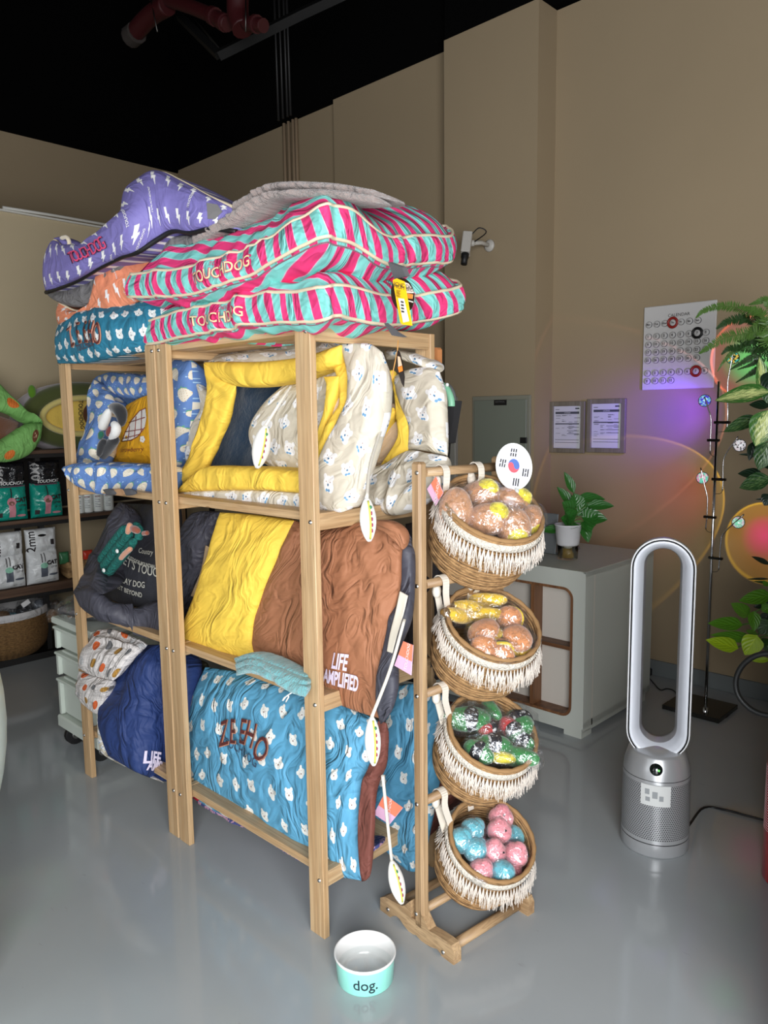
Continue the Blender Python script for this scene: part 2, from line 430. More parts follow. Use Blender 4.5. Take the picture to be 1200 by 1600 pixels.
    def build(s, name, m, parent=None, label=None): return obj(name, s.mesh(), m, parent, True, label)
    def edge(s, sides='tblr', r=.004, name='piping', m=None, parent=None, lift=0.):
        mb = MB(); t = np.linspace(0, 1, 46)
        for k in sides:
            if k in 'tb': q = s.base(t, np.array([0. if k == 't' else 1.]))[0][:, 0]
            else: q = s.base(np.array([0. if k == 'l' else 1.]), t)[0][0]
            if lift: q = q + (EYE - q) / np.linalg.norm(EYE - q, axis=1, keepdims=True) * lift
            mb.tube(q, r, 6)
        return mb.build(name, m or CREAM, parent)
YOFF = 0.
def G2(rows, y, off=None):
    """rows of photo points put on planes y (scalar, per row list, or per row per col)"""
    out = []
    for i, r in enumerate(rows):
        yy = y if not hasattr(y, '__len__') else y[i]
        o_ = YOFF if off is None else off
        out.append([at(p[0], p[1], 1, o_ + (p[2] if len(p) > 2 else (yy if not hasattr(yy, '__len__') else yy[j]))) for j, p in enumerate(r)])
    return out
def textmesh(txt, size, bold=0.):
    c = bpy.data.curves.new('t', 'FONT'); c.body = txt; c.size = size; c.align_x = 'CENTER'; c.align_y = 'CENTER'; c.resolution_u = 3; c.offset = bold
    o = bpy.data.objects.new('t', c); me = bpy.data.meshes.new_from_object(o)
    bpy.data.objects.remove(o); bpy.data.curves.remove(c); return me
def wraptext(txt, size, S, u0, v0, ang, m, parent, name='lettering', bold=0., lift=.004, sx=1., arc=0., slant=0.):
    me = textmesh(txt, size, bold); bm = bmesh.new(); bm.from_mesh(me); bmesh.ops.triangulate(bm, faces=bm.faces[:])
    ca, sa = math.cos(ang), math.sin(ang)
    co = np.array([v.co[:] for v in bm.verts]); x, y = co[:, 0] * sx + co[:, 1] * slant, co[:, 1]; y = y - arc * x * x
    P = S.many(u0 + (x * ca - y * sa) / S.Lu, v0 - (x * sa + y * ca) / S.Lv, lift)
    for v, q in zip(bm.verts, P): v.co = Vector(q)
    bm.to_mesh(me); bm.free(); return obj(name, me, m, parent)
def planetext(txt, size, c, ex, ey, m, parent, name='lettering', bold=0., sx=1.):
    """flat lettering at c, axes ex (right) and ey (up)"""
    me = textmesh(txt, size, bold); ex, ey, c = Vector(ex).normalized(), Vector(ey).normalized(), Vector([float(q) for q in c])
    for v in me.vertices: v.co = c + ex * v.co.x * sx + ey * v.co.y
    return obj(name, me, m, parent)
def boltpts(): return None
# =================================================================== SETTING
def struct(name, mb, m, parent=None):
    o = mb.build(name, m, parent)
    if parent is None: o['kind'] = 'structure'
    return o
XL, YW, ZT, ZC = -6.35, 3.938, 3.62, 5.2
XP = -5.05
struct('floor', MB().bx(XL, 3.5, -3.5, YW + .1, -.1, 0), FLOOR)
struct('ceiling', MB().bx(XL, 3.5, -3.5, YW + .1, ZC, ZC + .1), BLACKP)
wr_ = struct('wall_right', MB().bx(-2.47, 3.5, YW, YW + .15, 0, ZT), TAN)
obj('wall_panel', MB().bx(-3.095, -2.44, YW - .18, YW + .1, 0, ZT + .0).mesh(), TAN, wr_, label='tan wall panel that stands forward beside the groove')
obj('wall_panel', MB().bx(-4.21, -3.09, YW - .05, YW + .1, 0, ZT + .012).mesh(), TAN, wr_)
obj('wall_panel', MB().bx(XL, -4.2, YW, YW + .1, 0, ZT + .012).mesh(), TAN, wr_)
obj('black_upper_wall', MB().bx(XL, 3.5, YW - .05, YW + .1, ZT + .012, ZC).mesh(), BLACKP, wr_)
obj('black_upper_panel', MB().bx(-3.095, -2.44, YW - .17, YW - .04, ZT + .002, ZC).mesh(), BLACKP, wr_)
wl_ = struct('wall_left', MB().bx(XL - .12, XL, -3.5, YW + .1, 0, ZT - .01), TAN)
obj('black_upper_wall', MB().bx(XL - .12, XL + .02, -3.5, YW + .1, ZT - .01, ZC).mesh(), BLACKP, wl_)
zp = float(at(0, 330, 0, XP)[2])
pt = struct('wall_partition', MB().bx(XP - .12, XP, -3.5, YW - .2, 0, zp), TAN2)
struct('trim_1', MB().bx(XP - .14, XP + .02, .2, YW - .2, zp, zp + .012, .002).tube([(XP + .02, 1.9, zp + .02), (XP + .02, 2.2, zp + .026), (XP + .02, YW - .3, zp + .026)], .009, 8), mat('white_trim', (206, 204, 196), .5))
struct('baseboard_right', MB().bx(-2.44, 3.5, YW - .012, YW + .01, 0, .085, .002), mat('grey_skirting', (120, 126, 126), .35))
# ceiling services
pc = thing('fire_sprinkler_pipe', 'dark red sprinkler pipes with elbows under the black ceiling', 'pipe', (-3.2, 2.6, 4.1))
RED = mat('red_pipe', (54, 5, 9), .55)
def rp(pts, r, name, m=RED): return obj(name, MB().tube(smooth_path([at(a, b, 1, c) for a, b, c in pts], 16), r, 12).mesh(), m, pc)
rp([(206, 56, 2.6), (235, 25, 2.6), (262, 8, 2.6)], .055, 'pipe'); rp([(240, -6, 2.6), (290, 8, 2.6), (330, 24, 2.6), (356, 38, 2.6)], .038, 'pipe')
rp([(372, -14, 2.6), (372, 22, 2.6), (380, 46, 2.6)], .058, 'elbow'); rp([(384, 36, 2.6), (400, 38, 2.6), (412, 40, 2.6)], .034, 'pipe')
rp([(204, 58, 2.6), (214, 50, 2.6)], .064, 'coupling', mat('silver_wrap', (52, 46, 43), .7)); rp([(331, 24, 2.6), (337, 27, 2.6)], .048, 'coupling'); rp([(346, 33, 2.6), (352, 36, 2.6)], .046, 'coupling'); rp([(398, 37, 2.6), (402, 38, 2.6)], .044, 'coupling')
for a, b in (((236, 0), (246, 50)), ((384, 0), (384, 50))):
    obj('hanger_rod', MB().tube([at(*a, 1, 2.55), at(*b, 1, 2.55)], .004, 6).mesh(), mat('dull_steel', (90, 88, 86), .4, 1.), pc)
du = thing('ceiling_duct', 'black angled metal tray hanging under the ceiling', 'duct', (-3.4, 2.8, 4.))
obj('tray', MB().tube([at(280, 25, 1, 2.8), at(342, 86, 1, 2.8)], .03, 4, smooth=False).tube([at(342, 86, 1, 2.8), at(470, 22, 1, 3.1), at(560, -20, 1, 3.3)], .035, 4, smooth=False).mesh(), mat('dark_tray', (20, 20, 20), .5, .3), du)
obj('strut', MB().tube([at(300, 25, 1, 2.85), at(346, 80, 1, 2.85)], .006, 6).tube([at(345, 78, 1, 2.82), at(466, 15, 1, 3.12)], .006, 6).mesh(), mat('dark_tray2', (60, 58, 55), .35, .6), du)
cp = thing('cable_conduit', 'bundle of four thin conduits running up the tan wall above the plush bed', 'conduit', (-4.75, YW, 1.8))
for i, (x0, x1) in enumerate(((442, 447), (449, 453), (456, 460), (461, 466))):
    a = at(x0, 190, 1, YW - .03); b = at(x1, 282, 1, YW - .03); xx = (a[0] + b[0]) / 2 
    obj('conduit', MB().tube([(a[0], YW - .02, 1.6), (a[0], YW - .02, ZT + .02)], .013, 8).mesh(), mat('tan_pipe', (176, 152, 124), .5), cp)
    obj('conduit', MB().tube([(a[0], YW - .07, ZT + .02), (a[0] - .02, YW - .07, ZC)], .011, 8).mesh(), BLK, cp, label='upper black length of the conduit')
# electrical panel + grille box
g = lambda px, py, y=YW - .18: at(px, py, 1, y)
yP = YW - .18
a, b = g(740, 620), g(828, 830)
ep = thing('electrical_panel', 'grey-green metal electrical panel door on the tan wall behind the flag fan', 'electrical panel', (a[0], yP, .9))
PG = mat('panel_grey', (122, 128, 116), .45)
zt_, zb_ = 1.52, .82
obj('frame', MB().bx(a[0], b[0], yP - .012, yP + .01, zb_, zt_ + .012, .002).mesh(), mat('panel_frame', (134, 134, 120), .5), ep)
obj('door', MB().bx(a[0] + .02, b[0] - .02, yP - .022, yP - .012, zb_ + .02, zt_ - .012, .002).mesh(), PG, ep)
c_ = at(782, 629, 1, yP - .02); obj('name_plate', MB().box(c_, (.09, .006, .032)).mesh(), BLKP, ep); planetext('ELECTRICAL', .012, c_ + np.array([0, -.005, .004]), (1, 0, 0), (0, 0, 1), mat('grey_print', (120, 120, 118)), ep)
c_ = at(818, 688, 1, yP - .02); obj('latch', MB().box(c_, (.045, .01, .034), .002).mesh(), BLKP, ep)
a = at(700, 620, 1, yP); b = at(716, 800, 1, yP)
ex = thing('grille_box', 'narrow grey vented metal box on the wall right of the cream beds', 'vent', (a[0], yP, .8))
obj('box', MB().bx(a[0] - .1, b[0], yP - .03, yP, .8, 1.535, .003).mesh(), mat('box_grey', (150, 148, 140), .5), ex)
for k in range(14): obj('louvre', MB().bx(b[0] - .10, b[0] - .04, yP - .036, yP - .028, .86 + k * .027, .868 + k * .027).mesh(), mat('louvre', (70, 70, 66), .5), ex)
# security camera
p = at(765, 384, 1, yP)
sc = thing('security_camera', 'white box security camera on a wall bracket pointing down', 'camera', p)
GW = mat('camera_grey', (196, 192, 184), .45)
R0 = Matrix(((1, 0, 0), (0, 0, -1), (0, 1, 0)))
obj('mount', MB().lathe([(0, .016), (.02, .016), (.034, .008), (.036, 0), (0, 0)], p, 24, R0).mesh(), GW, sc, True)
h = at(738, 380, 1, yP - .16)
obj('arm', MB().tube([p, (p + h) / 2 + [0, 0, .01], h], .012, 10).ball(h, .018).mesh(), GW, sc)
e1 = at(731, 366, 1, yP - .22); e2 = at(727, 396, 1, yP - .26)
dz = Vector(e2 - e1).normalized(); q = Vector((0, 0, 1)).rotation_difference(dz).to_matrix()
mid = (e1 + e2) / 2
obj('housing', MB().box(mid, (.052, .062, .125), .004, q).mesh(), GW, sc)
lp = mid + np.array(dz) * .085
obj('lens', MB().lathe([(0, -.03), (.022, -.03), (.022, 0), (.018, .01), (.018, .04), (0, .04)], lp, 20, q).mesh(), BLKP, sc, True)
obj('cable', MB().tube(smooth_path([mid + [.02, .02, .05], mid + [.05, .05, .085], mid + [.075, .08, .06], h], 14), .0035, 6).mesh(), BLKP, sc)
# framed licences + calendar
def frame(px0, py0, px1, py1, label):
    a, b = at(px0, py0, 1, YW), at(px1, py1, 1, YW); t = thing('picture_frame', label, 'picture frame', ((a[0] + b[0]) / 2, YW, b[2]))
    x0, x1, z1, z0 = a[0], b[0], a[2], b[2]; w = .026; FM = wood('frame_grey', (134, 128, 110), (112, 106, 90), 2, .8, .5, False)
    for q in ((x0, x0 + w, z0, z1), (x1 - w, x1, z0, z1), (x0 + w, x1 - w, z1 - w, z1), (x0 + w, x1 - w, z0, z0 + w)): obj('frame_bar', MB().bx(q[0], q[1], YW - .02, YW, q[2], q[3], .002).mesh(), FM, t)
    obj('paper', MB().bx(x0 + w, x1 - w, YW - .008, YW - .004, z0 + w, z1 - w).mesh(), mat('paper', (205, 206, 214), .6), t)
    pr = MB(); W_ = x1 - x0 - 2 * w; H_ = z1 - z0 - 2 * w; X0, Z1 = x0 + w, z1 - w; rnd = random.Random(int(px0))
    def ln(u0, u1, v, h=.002): pr.bx(X0 + u0 * W_, X0 + u1 * W_, YW - .0095, YW - .0085, Z1 - v * H_ - h / 2, Z1 - v * H_ + h / 2)
    ln(.06, .92, .16, .013); ln(.06, .92, .42, .006)
    for k in range(34):
        v = .2 + rnd.random() * .55; u0 = rnd.choice((.08, .3, .55, .75)); ln(u0, u0 + .08 + rnd.random() * .14, v, .0016)
    for v in (.5, .585, .655): ln(.5, .92, v, .0025)
    ln(.06, .92, .80, .0022); ln(.06, .92, .865, .0022); ln(.06, .2, .08, .003); ln(.78, .92, .06, .008)
    obj('printed_form', pr.mesh(), mat('form_ink', (70, 74, 82), .7), t)
    gl = mat('frame_glass', (255, 255, 255), .05); 
    planetext('LICENSE', .011, (X0 + W_ / 2, YW - .0105, Z1 - .16 * H_), (1, 0, 0), (0, 0, 1), mat('paper2', (205, 206, 214), .6), t)
frame(861, 628, 915, 708, 'left one of two small grey framed licences on the tan wall')
frame(920, 624, 978, 708, 'right one of two small grey framed licences, nearer the calendar')
a, b = at(1006.5, 480, 1, YW - .015), at(1113.6, 605.3, 1, YW - .015)
cl = thing('wall_calendar', 'white perpetual calendar board with round number studs and ring markers', 'calendar', ((a[0] + b[0]) / 2, YW, b[2]))
x0, x1, z1, z0 = a[0], b[0] + .004, a[2] - .002, b[2] - .002
obj('board', MB().bx(x0, x1, YW - .016, YW - .004, z0, z1, .003).mesh(), mat('cal_white', (206, 204, 202), .55), cl)
planetext('CALENDAR', .022, ((x0 + x1) / 2, YW - .018, z1 - .055), (1, 0, 0), (0, 0, 1), INK, cl)
W_, H_ = x1 - x0, z1 - z0; days = 'Mon Tue Wed Thu Fri Sat Sun'.split(); n = 0
STUD = mat('stud', (196, 194, 192), .5)
def stud(i, v, s, r=.0160):
    global n
    cx, cz = x0 + W_ * (.085 + i * .1135), z1 - H_ * v
    o = obj('stud', MB().lathe([(0, .010), (r * .85, .010), (r, .008), (r, 0)], (cx, YW - .016, cz), 16, R0).mesh(), STUD, cl, False)
    planetext(s, .017 if len(s) < 3 else .0125, (cx, YW - .0268, cz), (1, 0, 0), (0, 0, 1), INK, o, 'numeral', .0004)
    obj('stud_edge', MB().lathe([(r * 1.04, .0), (r * 1.04, .006), (r * .98, .0085)], (cx, YW - .016, cz), 16, R0).mesh(), mat('stud_edge', (90, 90, 92), .6), o)
    return cx, cz
def ring(cx, cz, m):
    pts = [(cx + .0235 * math.cos(t), YW - .024, cz + .0235 * math.sin(t)) for t in np.linspace(0, 2 * PI, 24, endpoint=False)]
    obj('ring_marker', MB().tube(pts, .0065, 8, closed=True).mesh(), m, cl)
RR = mat('ring_red', (150, 34, 26), .4); RB = mat('ring_black', (14, 14, 14), .4)
for i in range(7):
    c_ = stud(i, .215, days[i])
    if i == 3: ring(*c_, RR)
for k in range(31):
    i, r_ = k % 8, k // 8; c_ = stud(i, .36 + r_ * .095, str(k + 1))
    if k == 6: ring(*c_, RB)
for k in range(12):
    i, r_ = k % 8, k // 8; c_ = stud(i, .80 + r_ * .095, str(k + 1))
    if k == 6: ring(*c_, RR)
# =================================================================== LEFT RACK
RX = -4.6
rk = thing('shelf_rack', 'black metal wall rack with brown wooden shelves along the left partition', 'shelf', (RX - .2, 1.2, 0))
for z, t_ in ((1.25, .022), (.848, .022), (.452, .05)):
    obj('shelf_board', MB().bx(XP + .01, RX, .2, 2.75, z - t_, z, .002).mesh(), BOARD, rk)
    obj('shelf_rail', MB().bx(RX - .02, RX - .001, .2, 2.75, z - t_ - .022, z - t_).mesh(), BLK, rk)
obj('bottom_board', MB().bx(XP + .01, RX, .2, 2.75, .015, .04).bx(RX - .02, RX, .2, 2.75, 0, .04).mesh(), BLK, rk)
for y in (.25, 1.5, 2.7):
    for x in (XP + .03, RX - .05): obj('upright', MB().bx(x - .014, x + .014, y + .33, y + .36, 0, 1.25).mesh(), BLK, rk)
obj('back_panel', MB().bx(XP + .003, XP + .012, .2, 2.75, .86, 1.225).mesh(), BLK, rk)
def R3(rows, x): return [[at(p[0], p[1], 0, (p[2] if len(p) > 2 else x)) for p in r] for r in rows]
# green pumpkin bed
def bearpump(nt):
    x, y, r1, r2, r3 = cells(nt, .15, .12, .35, 1.2, 4.)
    c = lin((122, 178, 96)); m = disc(x, y, 0, 0, .031, .026); m1 = m * r1.gt(.5)
    c = mixc(nt, m, c, lin((120, 72, 48))); c = mixc(nt, m1, c, lin((216, 118, 44)))
    rib = ((x / .012).fract() - .5).abs().lt(.08) * m1; c = mixc(nt, rib, c, lin((180, 84, 30)))
    e = (m - m1) * (disc(x, y, -.01, .008, .004).mx(disc(x, y, .01, .008, .004)).mx(disc(x, y, 0, -.006, .009, .006)))
    return mixc(nt, e, c, lin((206, 170, 140)))
gb = thing('pet_bed', 'light green pet bed printed with pumpkins and bears on the left rack top', 'pet bed', (-4.7, 1.6, 1.25))
GM = cloth('green_pumpkin_print', bearpump, .8, .4)
pf = Puff(R3([[(-60, 560, -4.65), (-20, 585, -4.6), (12, 620, -4.55), (40, 652, -4.52), (67, 660, -4.5)], [(-60, 640, -4.55), (-20, 640, -4.5), (10, 645, -4.5), (40, 655, -4.5), (66, 661, -4.5)]], -4.6), .05, .08, 3, (50, 40), .006, (14, 9), seed=3)
pf.build('side_bolster', GM, gb)
pf = Puff(R3([[(-60, 705, -4.5), (-20, 700, -4.5), (10, 682, -4.5), (40, 663, -4.5), (67, 661, -4.5)], [(-60, 730, -4.5), (-20, 722, -4.5), (12, 722, -4.5), (42, 712, -4.5), (62, 690, -4.5)]], -4.6), .06, .1, 3, (50, 40), .006, (14, 9), seed=4)
pf.build('front_bolster', GM, gb)
Puff(R3([[(-50, 640, -4.7), (0, 650, -4.65), (30, 660, -4.6)], [(-50, 705, -4.6), (0, 694, -4.6), (24, 678, -4.55)]], -4.6), .02, .05, 3, (20, 20), .003, seed=5).build('cushion', plush('brown_plush', (110, 66, 40)), gb)
# avocado bed
av = thing('pet_bed', 'round green avocado pet bed with yellow cushion on the left rack', 'pet bed', (-4.75, 2.2, 1.25))
c0 = at(128, 650, 0, -4.72)
def ringpath(rx, rz, n=40, tilt=.0, c=c0):
    return [(c[0] + .02 * math.sin(t), c[1] + rx * math.cos(t), c[2] + rz * math.sin(t)) for t in np.linspace(0, 2 * PI, n, endpoint=False)]
obj('outer_ring', MB().tube(ringpath(.315, .158), .052, 16, closed=True).mesh(), plush('avocado_green', (78, 86, 40)), av)
obj('white_base', MB().tube([np.array(q) + [-.09, 0, -.01] for q in ringpath(.35, .17)], .05, 14, closed=True).mesh(), plush('lilac_grey', (176, 168, 172)), av)
cy_ = Puff([[(-4.74 - .0, c0[1] + a_, c0[2] + .14) for a_ in (-.26, -.1, .1, .26)], [(-4.74, c0[1] + a_, c0[2]) for a_ in (-.28, -.1, .1, .28)], [(-4.74, c0[1] + a_, c0[2] - .14) for a_ in (-.26, -.1, .1, .26)]], .05, .03, 2.5, (50, 50), .012, (10, 8), seed=8)
YPL = plush('yellow_plush', (240, 206, 96), 60, .5)
cy_.build('cushion', YPL, av)
obj('cushion_edge', MB().tube([np.array(q) + [.045, 0, 0] for q in ringpath(.262, .112)], .018, 10, closed=True).mesh(), plush('pale_yellow', (226, 208, 128)), av)
sd = at(146, 648, 0, -4.67); obj('stone', MB().ball(sd, .075, 20, sq=(.25, .9, 1)).mesh(), plush('stone_brown', (84, 48, 26)), av)
obj('stalk', MB().ball(at(50, 612, 0, -4.7), .04, 14, sq=(.5, .6, 1)).mesh(), plush('bright_green', (92, 140, 30)), av)
me = textmesh('TOUCHDOG', .036, .0008)
for v in me.vertices:
    x, y = v.co.x, v.co.y; q = sd + np.array([0.035, -.105 + x * x * 1.2 * 0 , 0]); t_ = x / .14
    v.co = Vector((q[0] + .012, q[1] + .0 + y * 1.0 - .02 * math.cos(t_ * 1.3) + .02, q[2] - x * .82))
obj('lettering', me, INK, av)
# bags
def bag(c, w, h, d, mtop, mbot, split, label, group, txt, lean=0., white=False):
    """c: bottom centre front on shelf; faces +x"""
    t = thing('litter_bag', label, 'bag', c, group)
    rnd = random.Random(int(c[1] * 1000)); x, y, z = c
    def P(u, v):   # u -.5..5 width (y), v 0..1 height
        f = 1 - .10 * (v > .9); return (x + lean * v, y + u * w * (1 - .06 * math.sin(PI * v)), z + v * h)
    rows = [[P(u, v) for u in (-.5, -.25, 0, .25, .5)] for v in (split, split * .66, split * .33, .0)]
    lo = Puff(rows, d * .45, d * .5, 3.5, (44, 44), .008, (16, 12), .008, 30, seed=rnd.randrange(99), view=(0, y, z)); lo.build('bag_body', mbot, t)
    rows = [[P(u, v) for u in (-.48, -.25, 0, .25, .48)] for v in (1., (1 + split) / 2, split - .04)]
    up = Puff(rows, d * .42, d * .4, 3., (40, 30), .010, (18, 14), .010, 34, seed=rnd.randrange(99), view=(0, y, z)); up.build('bag_top', mtop, t)
    return t, lo, up
BLKF = mat('black_film', (26, 26, 29), .22, bump=(.5, crease(26, 20)), bumpd=.01); TEALF = mat('teal_film', (20, 140, 122), .25, bump=(.3, crease(20, 14)), bumpd=.008)
WHTF = mat('white_film', (214, 216, 216), .3, bump=(.35, crease(20, 14)), bumpd=.01)
PINKF = mat('pink_print', (196, 130, 140), .6); BR = mat('brown_print', (120, 84, 70), .7); GREYB = mat('slate_print', (86, 92, 104), .6); MINT = mat('mint_print', (140, 196, 170), .6)
def patch(S, u0, v0, w, h, m, parent, name='print', lift=.003, n=6, el=False):
    """printed patch following the surface"""
    bm = bmesh.new(); N_ = 18 if el else 0
    if el:
        c = bm.verts.new(S.at(u0, v0, lift)); r = [bm.verts.new(S.at(u0 + w / 2 * math.cos(t) / S.Lu, v0 + h / 2 * math.sin(t) / S.Lv, lift)) for t in np.linspace(0, 2 * PI, N_, endpoint=False)]
        for i in range(N_): bm.faces.new((c, r[i], r[(i + 1) % N_]))
    else:
        g_ = [[bm.verts.new(S.at(u0 + w * (i / n - .5) / S.Lu, v0 + h * (j / n - .5) / S.Lv, lift)) for j in range(n + 1)] for i in range(n + 1)]
        for i in range(n):
            for j in range(n): bm.faces.new((g_[i][j], g_[i + 1][j], g_[i + 1][j + 1], g_[i][j + 1]))
    me = bpy.data.meshes.new('p'); bm.to_mesh(me); bm.free(); return obj(name, me, m, parent)
PURL = mat('plum_print', (110, 70, 90), .6)
for i, (px, lab) in enumerate(((74, 'black and teal cat litter bag nearest the pine post, drink cup print'), (18, 'black and teal cat litter bag at the photo left edge, second from the pine post'), (-48, 'black and teal cat litter bag mostly cut by the photo left edge'))):
    c = at(px, 817, 0, RX - .03); c[2] = .85
    t, lo, up = bag(c, .19, .335, .11, BLKF, TEALF, .62, lab, 'teal cat litter bags', '')
    wraptext('2.0MM', .062, up, .16, .52, PI / 2, mat('grey_foil', (150, 148, 146), .4), t, 'lettering', .001, .003)
    wraptext('TOUCHCAT', .024, up, .55, .86, 0, INKW, t, 'lettering', .0005, .004)
    patch(lo, .5, .045, .178, .006, PURL, t)
    wraptext('CAT', .034, lo, .74, .42, 0, INK, t, 'lettering', .0022, .003); wraptext('LITTER', .015, lo, .78, .58, 0, INK, t, 'lettering', .0006, .003); wraptext('Milk Tea', .012, lo, .78, .70, 0, INK, t, 'lettering', 0, .003)
    patch(lo, .46, .46, .052, .05, PINKF, t, el=True); patch(lo, .46, .72, .036, .07, PINKF, t); patch(lo, .46, .5, .034, .026, BR, t, 'print', .004, el=True); patch(lo, .46, .22, .007, .055, INK, t, 'print', .004)
    patch(lo, .74, .86, .05, .014, PINKF, t, el=True); patch(lo, .13, .82, .022, .026, INK, t)
for i, (px, lab, g_) in enumerate(((68, 'white cat litter bag nearest the pine post on the third rack shelf', 'white cat litter bags'), (14, 'white cat litter bag at the photo left edge of the rack', 'white cat litter bags'), (-52, 'white cat litter bag almost outside the photo left edge', 'white cat litter bags'))):
    c = at(px, 918, 0, RX - .03); c[2] = .455
    t, lo, up = bag(c, .19, .33, .11, WHTF, WHTF, .60, lab, g_, '')
    wraptext('2mm', .062, up, .14, .5, PI / 2, INK, t, 'lettering', .0008, .003); patch(up, .8, .6, .022, .03, INK, t)
    if i == 0: patch(up, .46, .28, .045, .016, BLKF, t, 'handle_slot', el=True)
    wraptext('CAT', .034, lo, .74, .36, 0, INK, t, 'lettering', .0020, .003); wraptext('LITTER', .013, lo, .8, .50, 0, INK, t, 'lettering', .0002, .003)
    patch(lo, .46, .62, .040, .06, GREYB, t); patch(lo, .46, .42, .045, .034, MINT, t, 'print', .004, el=True); patch(lo, .40, .2, .005, .05, INK, t); patch(lo, .50, .18, .005, .05, INK, t)
    patch(lo, .76, .72, .055, .014, GREYB, t, el=True); wraptext('NET WT 2.5KG', .008, lo, .7, .9, 0, INK, t, 'lettering', 0, .003)
# white canisters
for i, px in enumerate((124, 138, 154, 170)):
    c = at(px, 806, 0, RX - .06); c[2] = .849
    t = thing('canister', ('leftmost of four white supplement jars seen through the tall shelves', 'second from the left of four white supplement jars', 'third from the left of four white supplement jars', 'rightmost white supplement jar beside the charcoal bed')[i], 'jar', c, 'white jars on the rack')
    obj('jar', MB().lathe([(0, 0), (.031, 0), (.034, .004), (.034, .115), (.030, .122), (0, .122)], c, 20).mesh(), WHITEP, t, False)
    obj('lid', MB().lathe([(.031, .122), (.034, .124), (.034, .145), (0, .147)], c, 20).mesh(), WHITEP, t, False)
    for k in range(7): 
        zz = c[2] + .098 - k * .011; w_ = .6 - .25 * (k % 3 == 1)
        me = MB(); me.tube([(c[0] + .0345 * math.cos(q), c[1] + .0345 * math.sin(q), zz) for q in np.linspace(-.9, -.9 + w_ * 1.5, 6)], .0013 if k else .0026, 4); obj('print', me.mesh(), GREYB if k else mat('maroon', (120, 40, 40)), t)
# basket with packets
c = at(150, 905, 0, RX - .06); c[2] = .453
bk = thing('small_basket', 'shallow woven basket of treat packets on the rack behind the charcoal bed', 'basket', (c[0] - .05, 2.25, .453))
def wick(name, a, b): 
    def f(nt):
        u, v = UV(nt); w = (u * 95 + (v * 60).floor() * 1.57).sin(); return mixc(nt, (w * .5 + .5) * .6 + noiseX(nt, comb(nt, u, v, 0.), 40, 2) * .4, lin(b), lin(a))
    return mat(name, f, .85, bump=(.6, lambda nt: (UV(nt)[0] * 95 + (UV(nt)[1] * 60).floor() * 1.57).sin() * .5), bumpd=.004)
WK = wick('rush_weave', (176, 142, 96), (104, 74, 44))
yb0, yb1 = 1.98, 2.62
mbk = Puff([[(RX - .03, q, .455 + .10) for q in np.linspace(yb0, yb1, 5)], [(RX - .03, q, .455) for q in np.linspace(yb0, yb1, 5)]], .012, .25, 8, (40, 20), .002, seed=5); mbk.build('basket_body', WK, bk)
for i, (px, py, col, lab) in enumerate(((100, 871, (60, 120, 80), 'green treat packet standing in the small rack basket'), (116, 872, (150, 128, 96), 'tan treat packet beside the green one'), (137, 868, (206, 60, 40), 'red treat packet with white edge in the small rack basket'), (150, 870, (196, 150, 60), 'amber treat packet at the basket end'))):
    q = at(px, py, 0, RX - .06); S = Puff([[(q[0], q[1] + a_, q[2] + .035) for a_ in (-.03, 0, .03)], [(q[0], q[1] + a_, q[2] - .04) for a_ in (-.03, 0, .03)]], .012, .012, 4, (16, 16), .004, (20, 20), seed=i)
    o = S.build('treat_packet', mat('packet%d' % i, col, .3), None); tag(o, lab, 'packet', 'treat packets in the basket')
# large rope basket with wrapped goods
c = np.array([-4.78, 1.62, .045]); rb = thing('rope_basket', 'large round rope basket with white rim on the rack bottom', 'basket', c)
def ropemat(name, a, b, su=150, coils=75):
    def f(nt):
        u, v = UV(nt); n_ = noiseX(nt, comb(nt, u * su * .35, v * coils, 0.), 1.2, 3, .7); return mixc(nt, ((n_ - .3) * 2.)._m('ADD', 0., clamp=True), lin(b), lin(a))
    def h(nt):
        u, v = UV(nt); t_ = (v * coils).fract() - .5; return (.25 - t_ * t_) * 4 + (u * su + t_ * 5).sin() * .25
    return mat(name, f, .85, bump=(.8, h), bumpd=.005)
ROPE = ropemat('rope_basket_weave', (186, 148, 100), (122, 88, 52)); ROPED = ropemat('rope_basket_dark', (156, 118, 70), (90, 64, 34))
def lathe_uv(prof, c, seg, R_=None, sm=1):
    """smooth revolved surface with uv in metres"""
    pr = smooth_path([(r, z, 0) for r, z in prof], len(prof) * sm + 1) if sm > 1 else np.array([(r, z, 0) for r, z in prof], float)
    th = np.linspace(0, 2 * PI, seg + 1); R_ = np.eye(3) if R_ is None else np.array(R_)
    L = np.concatenate([[0], np.cumsum(np.linalg.norm(np.diff(pr, axis=0), axis=1))]); rm = pr[:, 0].max()
    v = np.stack([np.outer(pr[:, 0], np.cos(th)), np.outer(pr[:, 0], np.sin(th)), np.outer(pr[:, 1], np.ones_like(th))], -1) @ R_.T + np.array(c, float)
    uv = np.stack([np.outer(np.ones(len(pr)), th * rm), np.outer(L, np.ones_like(th))], -1)
    return npmesh(v.reshape(-1, 3), quadfaces(len(pr), seg + 1), uv.reshape(-1, 2))
def coilprof(pts, d=.0075, a=.0018):
    p_ = smooth_path([(r, z, 0) for r, z in pts], 400)[:, :2]; L = np.concatenate([[0], np.cumsum(np.linalg.norm(np.diff(p_, axis=0), axis=1))]); n_ = max(6, int(L[-1] / d) * 6)
    q = np.stack([np.interp(np.linspace(0, L[-1], n_), L, p_[:, k]) for k in (0, 1)], 1); t_ = np.gradient(q, axis=0); nn = np.stack([t_[:, 1], -t_[:, 0]], 1); nn /= np.linalg.norm(nn, axis=1, keepdims=True)
    return q + nn * (a * np.abs(np.sin(np.linspace(0, L[-1], n_) / d * PI)))[:, None]
